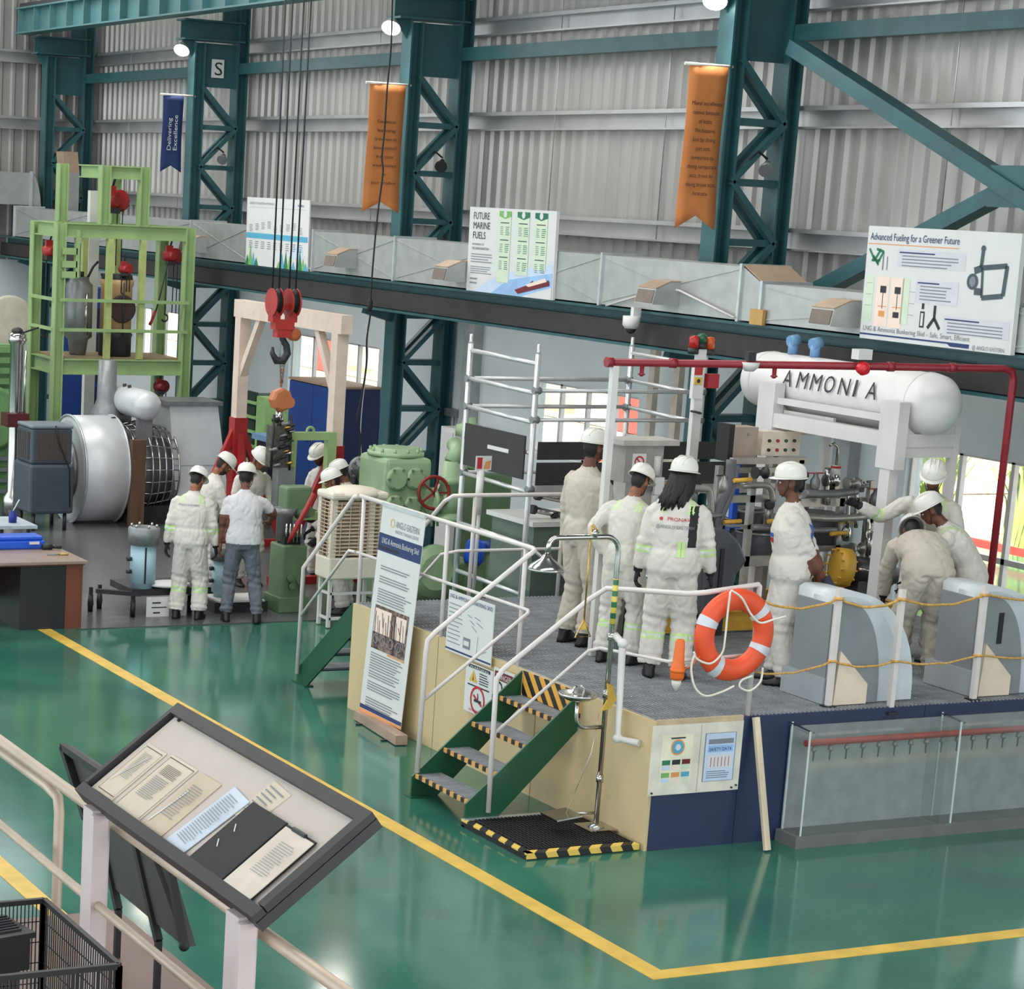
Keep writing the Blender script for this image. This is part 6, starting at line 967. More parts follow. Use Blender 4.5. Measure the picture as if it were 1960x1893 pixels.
def hand(mb, w, d, palm, side, curl=.5, s=1.0):
    """palm and five fingers from wrist w along d; palm is the palm normal, side points to the thumb"""
    d = d.normalized(); side = (side - d * side.dot(d)).normalized(); palm = d.cross(side) if d.cross(side).dot(palm) > 0 else -d.cross(side)
    ring_loft(mb, [(w - d * .03 * s, side, palm, .028 * s, .022 * s), (w + d * .02 * s, side, palm, .034 * s, .018 * s), (w + d * .07 * s, side, palm, .043 * s, .016 * s), (w + d * .095 * s, side, palm, .04 * s, .013 * s)], 10)
    for k, (off, L) in enumerate(((.031, .075), (.011, .085), (-.01, .08), (-.03, .062))):
        b = w + d * .085 * s + side * off * s; a1 = curl * .8; p1 = b + (d * math.cos(a1) + palm * math.sin(a1)) * L * .45 * s; a2 = curl * 1.9; p2 = p1 + (d * math.cos(a2) + palm * math.sin(a2)) * L * .33 * s; a3 = curl * 2.7; p3 = p2 + (d * math.cos(a3) + palm * math.sin(a3)) * L * .25 * s
        mb.tube([b, p1, p2, p3], [.0095 * s, .009 * s, .008 * s, .0055 * s], 6)
    b = w + d * .025 * s + side * .03 * s; p1 = b + (side * .75 + d * .6 + palm * .25).normalized() * .04 * s; p2 = p1 + (side * .25 + d * .85 + palm * .4).normalized() * .032 * s; mb.tube([b - side * .01, b, p1, p2], [.012 * s, .012 * s, .0105 * s, .007 * s], 6)
def person(label, pos, face, hgt=1.83, lean=0, head_yaw=0, head_pitch=10, feet=((.12, .0), (-.12, .0)), hands=None, pelvis=(0, 0), twist=0, shirt_sleeves=False, tapes=True, dusty=False, gloves=True, hair='short', beard=False, dark_skin=True, rolled=False, fat=1.0, elbow_pole=((.6, -.8, -.2), (-.6, -.8, -.2)), knee_pole=None, cat='person', side_panel=False, curl=(.5, .5), voxel=.0135):
    s = hgt / 1.83; pos = V(pos); ang = math.atan2(face[1], face[0]) - math.pi / 2; X = Matrix.Translation(pos) @ Matrix.Rotation(ang, 4, 'Z') @ Matrix.Scale(s, 4)
    rad = math.radians; Z = V((0, 0, 1)); l1, l2 = rad(lean * .6), rad(lean * 1.15)
    u1 = V((0, math.sin(l1), math.cos(l1))); u2 = V((0, math.sin(l2), math.cos(l2))); tw = rad(twist); xs = V((math.cos(tw), math.sin(tw), 0)); f2 = xs.cross(u2) * -1; f2 = u2.cross(xs)
    pel = V((0, pelvis[0], .95 + pelvis[1])); waist = pel + u1 * .17; chest = waist + u2 * .2; shc = chest + u2 * .14; neck = chest + u2 * .2
    hy, hp = rad(head_yaw) + tw, rad(head_pitch); fh = V((-math.sin(hy) * math.cos(hp), math.cos(hy) * math.cos(hp), -math.sin(hp))); xh = V((math.cos(hy), math.sin(hy), 0)); uh = xh.cross(fh); hc = neck + u2 * .07 + uh * .1 + fh * .025
    Mh = Matrix((xh, fh, uh)).transposed(); H = lambda x, y, z: hc + Mh @ V((x, y, z))
    mb = MB(); f1 = V((0, math.cos(l1), -math.sin(l1))); ex = V((1, 0, 0)); xm = (ex + xs).normalized(); w_ = fat * 1.06
    ring_loft(mb, [(pel - u1 * .1, ex, f1, .15 * w_, .105 * w_), (pel - u1 * .03, ex, f1, .185 * w_, .135 * w_), (pel + u1 * .06, ex, f1, .182 * w_, .135 * w_), (waist, xm, f1, .165 * w_, .122 * w_), (waist + u2 * .1, xs, f2, .18 * w_, .128 * w_), (chest, xs, f2, .19 * w_, .13 * w_), (chest + u2 * .09, xs, f2, .187, .118 * (1 + (w_ - 1) * .65)), (shc + u2 * .015, xs, f2, .152, .092 * (1 + (w_ - 1) * .6)), (neck - u2 * .005, xs, f2, .075, .07), (neck + u2 * .025, xs, f2, .06, .062)], 18)
    sh = [shc + xs * (.185 * k) - u2 * .02 for k in (1, -1)]; hip = [pel - u1 * .04 + V((.088 * k, 0, 0)) for k in (1, -1)]; bones = []
    hands = hands or ((.27, .06, .86), (-.27, .06, .86)); wr = []; el = []; kn = []
    for k in range(2):
        t_ = V(hands[k]); pole = V(elbow_pole[k]); e_, w2 = ik(sh[k], t_, .29, .26, pole); el.append(e_); wr.append(w2)
        ra = (.068, .08, .076, .072, .073, .066, .06) if not shirt_sleeves else (.06, .066, .072, .068, .043, .037, .029); ra = [q * .94 for q in ra]
        limb(mb, [sh[k] - xs * (.04 * (1 - 2 * k)), sh[k] + (e_ - sh[k]) * .2, sh[k] + (e_ - sh[k]) * .65, e_ + (sh[k] - e_) * .1, e_ + (w2 - e_) * .15, e_ + (w2 - e_) * .7, e_ + (w2 - e_) * 1.0], ra, V((0, 1, .1)))
        ft = V((feet[k][0], feet[k][1], .1 + (feet[k][2] if len(feet[k]) > 2 else 0))); kp = V(knee_pole[k]) if knee_pole else V((.15 * (1 - 2 * k), 1, 0)); n_, a_ = ik(hip[k], ft, .415, .41, kp); kn.append((n_, a_))
        lr = [(.105, .118), (.108, .118), .104, .1, .096, .094, .098] if not shirt_sleeves else [(.1, .112), (.1, .11), .09, .083, .078, .074, .076]
        if not shirt_sleeves: lr = [(.105, .128), (.108, .126), (.105, .114), .1, .096, .094, .098]
        lr = [((q[0], q[1]) if isinstance(q, tuple) else (q, q)) for q in lr]; lr = [(a2 * (1 + (fat - 1) * .55), b2 * (1 + (fat - 1) * .55)) for a2, b2 in lr]
        limb(mb, [hip[k] + V((0, 0, .03)), hip[k] + (n_ - hip[k]) * .2, hip[k] + (n_ - hip[k]) * .75, n_, n_ + (a_ - n_) * .3, n_ + (a_ - n_) * .75, n_ + (a_ - n_) * 1.0], [q if isinstance(q, tuple) else (q, q) for q in lr], V((0, 1, 0)))
    limb(mb, [neck - u2 * .03, neck + u2 * .06, hc - uh * .05], [.056, .053, .05], V((0, 1, 0)))
    mb.ell(hc + uh * .02 - fh * .008, (.077, .098, .105), 16, 12, M=Mh); mb.ell(H(0, .03, -.045), (.058, .062, .075), 14, 10, M=Mh); mb.ell(H(0, .062, -.085), (.033, .028, .028), 10, 8, M=Mh)
    mb.ell(H(0, .1, -.018), (.014, .02, .026), 8, 6, M=Mh); mb.ell(H(0, .088, .03), (.05, .014, .012), 10, 6, M=Mh); mb.ell(H(0, .09, -.062), (.024, .014, .01), 8, 6, M=Mh)
    for k in (1, -1): mb.ell(H(.079 * k, -.004, -.012), (.011, .022, .033), 8, 6, M=Mh)
    me0 = mb.mesh('b', V()); ob = bpy.data.objects.new('b', me0); COL.objects.link(ob); md = ob.modifiers.new('r', 'REMESH'); md.mode = 'VOXEL'; md.voxel_size = voxel; md.use_smooth_shade = True; m2 = ob.modifiers.new('s', 'SMOOTH'); m2.factor = .5; m2.iterations = 3
    dg = bpy.context.evaluated_depsgraph_get(); me = bpy.data.meshes.new_from_object(ob.evaluated_get(dg)); bpy.data.objects.remove(ob); bpy.data.meshes.remove(me0)
    # folds in the cloth
    sd = V((hash(label) % 97, hash(label) % 31, 3)) if False else V((len(label) * 1.7, label.count('a') * 3.1, 3))
    nv = [v.normal.copy() for v in me.vertices]
    for v, nn_ in zip(me.vertices, nv):
        if (v.co - hc).length < .2 and (v.co - neck).dot(u2) > .0: continue
        c = v.co; q = noise.noise(V((c.x * 9, c.y * 9, c.z * 5)) + sd) * .009; q -= .008 * max(0, 1 - abs(noise.noise(V((c.x * 8, c.y * 8, c.z * 4.5)) + sd * 2)) * 7) + .005 * max(0, 1 - abs(noise.noise(V((c.x * 15, c.y * 15, c.z * 11)) + sd * 3)) * 5)
        for k in range(2):
            dk = (c - kn[k][0]).length; da = (c - kn[k][1]).length; de = (c - el[k]).length
            if dk < .2: q += .010 * math.sin(c.z * 75 + c.x * 14) * (1 - dk / .2)
            if da < .18: q += .013 * math.sin(c.z * 95 + c.y * 20) * (1 - da / .18)
            if de < .16: q += .006 * math.sin((c - sh[k]).length * 85) * (1 - de / .16)
        dw = abs((c - waist).dot(u1) + .02)
        if dw < .035 and (c - waist).length < .26 and not shirt_sleeves: q -= .009 * (1 - dw / .035)
        v.co = c + nn_ * q
    # materials
    ms = [shirt if shirt_sleeves else (cloth2 if dusty else cloth), skin2 if dark_skin else skin, hairm, beardm, tape, trous, glovem, tape2]
    for m_ in ms: me.materials.append(m_)
    iM = Mh.transposed(); mi = []
    for p in me.polygons:
        c = p.center; i = 0; hl = iM @ (c - hc)
        if (c - neck).dot(u2) > .018 and hl.length < .3 and abs(hl.x) < .12:
            i = 1
            if hair != 'none' and hl.z > -.075 and (hl.y < -.028 or hl.z > .055) and not (abs(hl.x) > .074 and hl.y > -.03 and hl.z < .03): i = 2
            elif beard and hl.z < -.045 and hl.y > .015: i = 3
        else:
            for k in range(2):
                ta = (c - sh[k]).dot((el[k] - sh[k]).normalized()); tf = (c - el[k]).dot((wr[k] - el[k]).normalized()); on_f = (c - (el[k] + (wr[k] - el[k]).normalized() * max(0, min(tf, .3)))).length < .085 and tf > -.02
                on_u = (c - (sh[k] + (el[k] - sh[k]).normalized() * max(0, min(ta, .3)))).length < .1
                if shirt_sleeves and ((on_f and tf > -.05) or (on_u and ta > .2)) and abs((c - pel).dot(ex)) > .16: i = 1
                elif rolled and on_f and tf > .1: i = 1
                elif tapes and on_f and not rolled and (.04 < tf < .062 or .082 < tf < .104): i = 4
                elif tapes and on_f and not rolled and .062 <= tf <= .082: i = 7
                tk = (c - kn[k][0]).dot((kn[k][1] - kn[k][0]).normalized()); on_l = (c - (kn[k][0] + (kn[k][1] - kn[k][0]).normalized() * max(-.4, min(tk, .5)))).length < .13 and c.z < .75
                if tapes and on_l and (.13 < tk < .15 or .17 < tk < .19): i = 4
                elif tapes and on_l and .15 <= tk <= .17: i = 7
            if shirt_sleeves and c.z < pel.z - .02 + .0 and i == 0: i = 5
            dsh = (c - shc).dot(xs)
            if tapes and i == 0 and (c - shc).dot(u2) > -.07 and (.085 < abs(dsh) < .1 or .118 < abs(dsh) < .133) and (c - shc).length < .22: i = 4
            if side_panel and i == 0 and (c - waist).dot(u2) > .0 and (c - shc).dot(u2) < .0 and dsh > .1 and (c - chest).length < .34 and (c - chest).dot(f2) < .06 and dsh < .17: i = 6
        mi.append(i)
    me.polygons.foreach_set('material_index', mi); me.polygons.foreach_set('use_smooth', [True] * len(mi))
    bare = not gloves
    hm = MB(); hs = []
    for k in range(2):
        d = (wr[k] - el[k]).normalized(); sgn = 1 - 2 * k; palm = V((-sgn, .0, 0)) if abs(d.z) > .6 else V((0, 0, -1)); side = V((0, 1, 0)) if abs(d.z) > .6 else V((-sgn, 0, .3)); h1 = MB(); hand(h1, wr[k] + d * .015, d, palm, side, curl[k], 1.12 if gloves else 1.0); hs.append(h1)
    if bare:
        bm = bmesh.new(); bm.from_mesh(me); 
        for h1 in hs:
            tm = h1.mesh('h', V()); n0 = len(bm.faces); bm.from_mesh(tm); bm.faces.ensure_lookup_table()
            for f in bm.faces[n0:]: f.material_index = 1; f.smooth = True
            bpy.data.meshes.remove(tm)
        bm.to_mesh(me); bm.free()
    me.transform(X); me.transform(Matrix.Translation(-pos)); me.name = 'person'; o = bpy.data.objects.new('person', me); COL.objects.link(o); o.location = pos; tag(o, label, cat)
    def child(m, nm, mt):
        for i, q in enumerate(m.v): m.v[i] = X @ q
        return m.build(nm, mt, o)
    if gloves:
        for k in range(2): h1 = hs[k]; d = (wr[k] - el[k]).normalized(); h1.lathe([(-.05, .047), (.03, .036)], wr[k], wr[k] + d, 10); child(h1, 'glove', glovem)
    # hard hat
    ht = MB(); n = 24; o_ = 0; rings = []
    for kz, (z, r) in enumerate(((.048, 1.0), (.06, 1.02), (.09, 1.0), (.12, .93), (.145, .78), (.16, .55), (.168, .28), (.17, .03))):
        rg = []
        for i in range(n):
            th = 2 * math.pi * i / n; x, y = math.cos(th), math.sin(th); rib = .006 * max(0, 1 - abs(x) / .25) * (1 if z > .1 else 0); rg.append(H(x * .108 * r, y * .13 * r, z + rib))
        rings.append(rg)
    ht.v = [q for rg in rings for q in rg]
    for k in range(len(rings) - 1):
        for i in range(n): j = (i + 1) % n; ht.f.append((k * n + i, k * n + j, (k + 1) * n + j, (k + 1) * n + i)); ht.sm.append(True)
    hat = child(ht, 'hard_hat', hatm); md = hat.modifiers.new('s', 'SOLIDIFY'); md.thickness = .004
    br = MB(); vs = []
    for i in range(n):
        th = 2 * math.pi * i / n; x, y = math.cos(th), math.sin(th); b = .016 + .032 * max(0, y) ** 2; vs += [H(x * .108, y * .13, .052), H(x * (.108 + b), y * (.13 + b), .046 - .008 * max(0, y))]
    br.add(vs, [(2 * i, 2 * ((i + 1) % n), 2 * ((i + 1) % n) + 1, 2 * i + 1) for i in range(n)], True); bo = child(br, 'brim', hatm); bo.parent = hat; md = bo.modifiers.new('s', 'SOLIDIFY'); md.thickness = .005
    rb = MB()
    for xo in (-.035, 0, .035): rb.tube([H(xo, .118 * math.cos(a_), .085 + .088 * math.sin(a_)) for a_ in [math.radians(12 + 156 * i / 10) for i in range(11)]], .0065, 6)
    ro = child(rb, 'ridges', hatm); ro.parent = hat; ro['kind'] = 'stuff'
    st = MB().tube([H(.08, .01, .05), H(.075, .02, -.03), H(.05, .05, -.1), H(0, .06, -.118), H(-.05, .05, -.1), H(-.075, .02, -.03), H(-.08, .01, .05)], .0045, 5); child(st, 'chin_strap', strapm)
    for k in (1, -1): ey = child(MB().ell(H(.033 * k, .083, .006), (.014, .01, .008), 8, 6, M=Mh), 'eye', eyew); pu = child(MB().ell(H(.033 * k, .0925, .006), (.006, .004, .006), 8, 6, M=Mh), 'pupil', hairm); pu.parent = ey; bw = child(MB().tube([H(.014 * k, .101, .026), H(.034 * k, .098, .031), H(.054 * k, .085, .025)], .005, 5), 'eyebrow', hairm)
    if hair == 'long':
        hb = MB()
        for k in range(46):
            a_ = math.radians(-150 + 300 * (k + .5) / 46 - 90 + 0) ; rn = random.Random(k); x0, y0 = .088 * math.sin(math.radians(-115 + 230 * k / 45)), -.1 * math.cos(math.radians(-115 + 230 * k / 45)) - .004
            hb.tube([H(x0, y0, .05), H(x0 * 1.08, y0 * 1.12, -.03), H(x0 * 1.12 + rn.uniform(-.02, .02) - .01, y0 * 1.2 - .015, -.12), H(x0 * 1.05 + rn.uniform(-.03, .03) - .03, y0 * 1.1 - .05, -.19), H(x0 * .9 + rn.uniform(-.04, .04) - .04, y0 * .9 - .075, -.23 - rn.uniform(0, .06))], [.014, .02, .024, .02, .006], 6)
        child(hb, 'hair', hairm)
    # boots
    for k in range(2):
        n_, a_ = kn[k]; bt = MB(); base = V((a_.x, a_.y, a_.z - .1)); fx = V((.12 * (1 - 2 * k), 1, 0)).normalized(); sx = V((fx.y, -fx.x, 0))
        ring_loft(bt, [(base + Z * .14 - fx * .0, sx, fx, .05, .058), (base + Z * .09, sx, fx, .052, .066), (base + Z * .05 + fx * .02, sx, fx, .05, .1), (base + Z * .03 + fx * .05, sx, fx, .052, .145), (base + Z * .0 + fx * .05, sx, fx, .052, .15)], 14); child(bt, 'boot', shoe)
    # a tree of the finished body for prints
    bv = BVHTree.FromPolygons([X @ (Matrix.Translation(V()) @ v) if False else V(v.co) + pos for v in me.vertices], [tuple(p.vertices) for p in me.polygons])
    def prnt(kind, org, right, up, m_, st=None, h=.03, width=None, pts=None, name='print', back=True):
        """project flat print from behind (or in front of) the body on to the cloth"""
        R3 = X.to_3x3() ; o3 = X @ V(org); r3 = (R3 @ V(right)).normalized(); u3 = (R3 @ V(up)).normalized(); n3 = r3.cross(u3)
        if kind == 'text': t_ = text(st, o3, r3, u3, h, m_, o, name=name, width=width)
        else: t_ = MB().add([o3 + r3 * a + u3 * b for a, b in pts], [tuple(range(len(pts)))]).build(name, m_, o)
        bm = bmesh.new(); bm.from_mesh(t_.data); bmesh.ops.triangulate(bm, faces=bm.faces); bmesh.ops.subdivide_edges(bm, edges=bm.edges, cuts=1, use_grid_fill=False)
        for v in bm.verts:
            loc, nn2, _, _ = bv.ray_cast(v.co + pos + n3 * .4, -n3)
            if loc is not None and (loc - v.co - pos).length < .25: v.co = loc + n3 * .007 - pos
        bm.to_mesh(t_.data); bm.free(); return t_
    o_info = dict(o=o, X=X, pel=pel, chest=chest, waist=waist, shc=shc, u2=u2, f2=f2, xs=xs, wr=wr, el=el, prnt=prnt); return o_info
f_ = .012
# --- left group
pA = person('person in white coveralls with lime tapes, back turned, beside the pale blue cylinder', (-24.66, 10.66, f_), (-.86, .62), 1.8, lean=6, head_yaw=-14, head_pitch=32, hands=((.29, .1, .86), (-.3, .02, .86)), feet=((.13, .02), (-.14, -.03)), fat=1.12, dark_skin=False)
pA['prnt']('text', pA['shc'] - pA['f2'] * .14 - pA['u2'] * .1 + pA['xs'] * -.16, (1, 0, 0), (0, 0, 1), inkgrey, 'ANGLO-EASTERN', .022, .26)
pD = person('person in a white short-sleeved shirt and grey trousers, back turned, reaching to the pump', (-24.36, 11.2, f_), (-.93, .36), 1.86, lean=7, head_yaw=-10, head_pitch=18, hands=((.33, .42, 1.13), (-.27, .04, .8)), feet=((.2, -.02), (-.16, .02)), shirt_sleeves=True, tapes=False, gloves=False, fat=1.08, elbow_pole=((.8, -.6, -.3), (-.5, -.8, 0)))
pB = person('person in coveralls with a bowed head, partly hidden behind the two men with backs turned', (-26.27, 11.56, f_), (.15, .98), 1.8, lean=10, head_yaw=0, head_pitch=38, hands=((.15, .35, 1.0), (-.2, .3, .95)), beard=True, tapes=False, dark_skin=False)
pC = person('person in a coverall with lime shoulder tapes facing the camera beyond the shirt-sleeved man', (-26.73, 12.34, f_), (.85, .1), 1.82, lean=8, head_yaw=20, head_pitch=35, hands=((.2, .3, 1.0), (-.2, .3, 1.0)), dark_skin=False)
pE = person('person in coveralls standing at the back right of the pump, face turned towards the camera', (-26.85, 13.48, f_), (.2, -.95), 1.82, lean=5, head_yaw=8, head_pitch=28, hands=((.2, .25, .95), (-.2, .25, .95)), beard=True, tapes=False)
pG = person('person in coveralls at the far right of the left group, head bowed, hat side-on', (-25.7, 13.3, f_), (-.5, -.85), 1.74, lean=10, head_yaw=0, head_pitch=25, hands=((.2, .3, 1.0), (-.2, .3, 1.0)), tapes=False, dusty=True)
pF = person('bearded person in coveralls leaning over the pump beside the louvred cooler', (-24.62, 12.72, f_), (-.62, -.78), 1.78, lean=16, head_yaw=10, head_pitch=22, hands=((.14, .48, 1.02), (-.2, .35, .95)), beard=True, tapes=False, fat=1.1, dark_skin=False, elbow_pole=((.5, -.3, -.9), (-.5, -.4, -.7)))
# --- platform group
pH = person('tall person in plain dusty coveralls, leftmost on the platform, looking right', (-17.62, 11.5, PZ), (-.2, .97), 1.95, lean=1, head_yaw=4, head_pitch=6, hands=((.24, .1, .9), (-.24, .06, .88)), tapes=False, dusty=True, gloves=False, fat=1.02)
pI = person('person in coveralls with lime tapes bowing the head, behind the shower pipe', (-16.78, 11.4, PZ), (-.5, .86), 1.76, lean=9, head_yaw=-8, head_pitch=28, hands=((.24, .2, .95), (-.22, .02, 1.0)), elbow_pole=((.7, -.7, 0), (-.6, -.8, 0)), feet=((.14, .03), (-.13, -.04)), gloves=False, fat=1.02, dark_skin=False)
pJ = person('long-haired person in white coveralls with a black side panel and lettering on the back', (-16.11, 11.45, PZ), (-.8, .6), 1.88, lean=2, head_yaw=-24, head_pitch=6, hands=((.31, .1, .86), (-.29, .06, .9)), feet=((.12, .0), (-.13, .03)), hair='long', side_panel=True, fat=1.16, dark_skin=False)
q = pJ; bk = q['shc'] - q['f2'] * .16
q['prnt']('text', bk - q['u2'] * .125 - q['xs'] * .08, (1, 0, 0), (0, 0, 1), pred, 'PRONAV', .03, .19); q['prnt']('text', bk - q['u2'] * .19 - q['xs'] * .17, (1, 0, 0), (0, 0, 1), inkgrey, '@ANGLO EASTERN', .03, .32)
q['prnt']('poly', bk - q['u2'] * .125 - q['xs'] * .13, (1, 0, 0), (0, 0, 1), pred, pts=[(.015 * math.cos(a), .012 + .015 * math.sin(a)) for a in [i * .7 for i in range(9)]]); q['prnt']('poly', bk - q['u2'] * .42 + q['xs'] * .02, (1, 0, 0), (0, 0, 1), tape, pts=[(0, 0), (.03, 0), (.03, .13), (0, .13)]); q['prnt']('poly', bk - q['u2'] * .42 + q['xs'] * .055, (1, 0, 0), (0, 0, 1), tape, pts=[(0, 0), (.03, 0), (.03, .13), (0, .13)])
pK = person('person in coveralls with a blue and red chevron badge, side-on, hands clasped behind the back', (-15.72, 12.38, PZ), (-.62, -.78), 1.87, lean=4, head_yaw=4, head_pitch=2, hands=((.03, -.24, .95), (-.03, -.25, .9)), elbow_pole=((.9, -.2, .2), (-.9, -.2, .2)), feet=((.1, .03), (-.12, -.05)), tapes=False, rolled=True, fat=1.26, gloves=False)
q = pK; eb = mat('badge_blue', srgb(40, 92, 176), .6); R_b = (0, -1, 0)
c0 = q['shc'] - q['u2'] * .2 - q['f2'] * .12 - q['xs'] * .2
for dz, m_ in ((.06, eb), (0, eb), (-.07, pred)): q['prnt']('poly', c0 + V((0, .0, dz)), (-.35, -1, 0), (0, 0, 1), m_, pts=[(-.06, .02), (0, -.02), (.06, .02), (.06, .07), (0, .03), (-.06, .07)], name='badge') if False else q['prnt']('poly', q['shc'] - q['u2'] * (.2 - dz) + V((-.1, -.26, 0)), (.94, -.35, 0), (0, 0, 1), m_, pts=[(-.07, .02), (0, -.02), (.07, .02), (.07, .065), (0, .025), (-.07, .065)], name='badge')
q['prnt']('poly', q['shc'] - q['u2'] * .2 + q['f2'] * .2 - q['xs'] * .1, (-1, 0, 0), (0, 0, 1), eb, pts=[(-.03, 0), (.03, 0), (.03, .035), (-.03, .035)], name='badge'); q['prnt']('poly', q['shc'] - q['u2'] * .24 + q['f2'] * .2 - q['xs'] * .1, (-1, 0, 0), (0, 0, 1), pred, pts=[(-.03, .005), (.0, -.01), (.03, .005), (.03, .035), (-.03, .035)], name='badge')
t = thing('pair_of_gloves', q['X'] @ V((0, -.3, .86)), 'dark navy gloves held behind the back by the man with the chevron badge', 'gloves'); gq = mat('glove_navy', srgb(46, 50, 66), .7, 0, .12, 20)
for k, (dx, a_) in enumerate(((.03, .25), (-.03, .5))): w0 = q['X'] @ V((dx, -.3, .9)); d_ = (q['X'].to_3x3() @ V((.0, -math.sin(a_), -math.cos(a_) * .9))).normalized(); m_ = MB(); m_.lathe([(-.03, .035), (.06, .05), (.11, .055)], w0, w0 + d_, 10); hand(m_, w0 + d_ * .1, d_, V((1, 0, 0)), V((0, 0, 1)), .3, 1.35); m_.build('glove', gq, t)
pL = person('person in coveralls facing the camera by the window, one gloved arm stretched to the skid', (-16.45, 14.46, PZ), (.78, -.62), 1.85, lean=10, head_yaw=-6, head_pitch=24, hands=((.62, .16, 1.36), (-.2, .3, .95)), elbow_pole=((.3, -.4, -.8), (-.7, -.5, 0)), beard=True)
pM = person('person in dusty coveralls bent over double with the back turned, between the curved panels', (-15.72, 13.84, PZ), (-.9, .42), 1.84, lean=66, head_yaw=-6, head_pitch=62, pelvis=(-.1, -.02), hands=((.34, .5, .62), (-.2, .55, .55)), elbow_pole=((.8, 0, .2), (-.8, 0, .2)), feet=((.16, .02), (-.2, .1)), dusty=True, tapes=False, fat=1.2)
pN = person('person in coveralls leaning forward, facing left, above the second curved panel', (-15.95, 14.42, PZ), (-.55, -.84), 1.8, lean=32, head_yaw=-6, head_pitch=32, pelvis=(-.12, -.12), hands=((.1, .42, .62), (-.12, .5, .66)), elbow_pole=((.5, -.8, 0), (-.5, -.8, 0)), feet=((.16, .08), (-.16, -.25)), fat=1.1)
a = pN['X'] @ V((0, .47, .58)); t = thing('torque_wrench', a, 'dark tool with a white collar held by the man leaning at the right', 'tool'); MB().cyl(a, a + V((-.05, -.08, -.38)), .03, 10).build('shaft', black, t); MB().cyl(a + V((-.02, -.03, -.12)), a + V((-.025, -.04, -.17)), .036, 10).build('collar', white, t); MB().box(a + V((-.05, -.08, -.4)), (.1, .14, .07)).build('head', dark, t)
# ================================================================ FOREGROUND LANDING
k12 = 1.2; fy = 3.0; F2 = lambda u, v: P(u, v, y=fy)
DZ_ = 1.75; dk = P(225, 1741, z=DZ_)
struct('floor_landing', MB().bb(dk.x, 1.5, 1.2, dk.y, DZ_ - .12, DZ_), mat('landing_brown', srgb(104, 74, 62), .45, 0, .1, 2))
zt = F2(300, 1640).z; zm = F2(195, 1740).z
t = thing('landing_railing', (-7, fy, DZ_), 'cream tubular railing of the landing in the lower left foreground', 'railing'); fr = mat('rail_cream', srgb(196, 176, 156), .4, .2, .08)
xl = F2(0, 1405).x - .4
ry = fy + .1; rz1 = P(75, 1472, y=ry).z; MB().tube([(xl, ry, rz1), (-4.3, ry, rz1)], .024, 10).build('top_rail', fr, t); MB().tube([(xl, fy + .1, rz1 - .045), (F2(80, 1480).x - .2, fy + .1, rz1 - .045), (F2(103, 1500).x - .22, fy + .1, rz1 - .06), (F2(106, 1515).x - .22, fy + .1, rz1 - .12), (F2(106, 1515).x - .22, fy + .1, .0)], .022, 10).build('bent_rail', fr, t)
MB().tube([(xl, fy, zm), (-4.3, fy, zm)], .018, 10).build('mid_rail', fr, t)
wp = mat('post_white', srgb(206, 190, 186), .4, 0, .04)
for u, v in ((178, 1560), (455, 1760)):
    p = F2(u, v); MB().bb(p.x - .05, p.x + .05, fy - .02, fy + .05, DZ_, zt + .01).build('post', wp, t); MB().bb(p.x + .055, p.x + .085, fy - .03, fy + .03, DZ_, zt).build('stiffener', wp, t)
# --- lectern board
D_, C_ = F2(150, 1520), F2(490, 1767); A_ = P(345, 1362, x=D_.x); B_ = P(722, 1580, x=C_.x)
lx0, lx1 = D_.x, C_.x; ey, ez = (A_.y + B_.y) / 2 - fy, (A_.z + B_.z) / 2 - zt
o0 = V((lx0, fy, (D_.z + C_.z) / 2)); rr = V((lx1 - lx0, 0, 0)); uu = V((0, ey, ez)); nn = rr.cross(uu).normalized(); Lw, Lh = rr.length, uu.length; ru, uh = rr / Lw, uu / Lh
M3 = Matrix((ru, uh, nn)).transposed(); LP = lambda u, v, n=0: o0 + rr * u + uu * v + nn * n
t = thing('lectern_board', o0, 'tilted display board with a dark frame fixed to the landing railing', 'board'); fd = mat('frame_dark', srgb(52, 48, 50), .5, 0, .08)
MB().box(LP(.5, .5, -.02), (Lw, Lh, .04), M=M3).build('back', fd, t); MB().box(LP(.5, .5, .004), (Lw - .09, Lh - .08, .008), M=M3).build('white_surface', mat('surface_pinkish', srgb(196, 182, 172), .5, 0, .03), t)
fw = .045
for u, v, a, b in ((.5, fw / 2 / Lh, Lw, fw), (.5, 1 - .025 / Lh, Lw, .05), (fw * .3 / Lw, .5, fw * .6, Lh - .1), (1 - fw / 2 / Lw, .5, fw, Lh - .1)): MB().box(LP(u, v, .012), (a, b, .03), M=M3).build('frame_bar', fd, t)
MB().cyl(LP(.06, .9, .008), LP(.06, .9, .014), .01, 10).build('screw', black, t)
def sheet_on(name, label, cat, u0, v0, u1, v1, m, n, thick=.003, rot=0, base='sheet'):
    c = LP((u0 + u1) / 2, (v0 + v1) / 2, n); tt = thing(name, c, label, cat); R3 = M3 @ Matrix.Rotation(rot, 3, 'Z'); w_, h_ = (u1 - u0) * Lw, (v1 - v0) * Lh; r_ = R3 @ V((w_, 0, 0)); d_ = R3 @ V((0, -h_, 0))
    return tt, Sheet(tt, c - r_ / 2 - d_ / 2 + nn * thick, r_, d_, m, name=base, thick=thick)
yp = mat('old_paper', srgb(196, 178, 152), .6, 0, .06); sleeve = mat('paper_sleeve', srgb(206, 190, 168), .35, 0, .04)
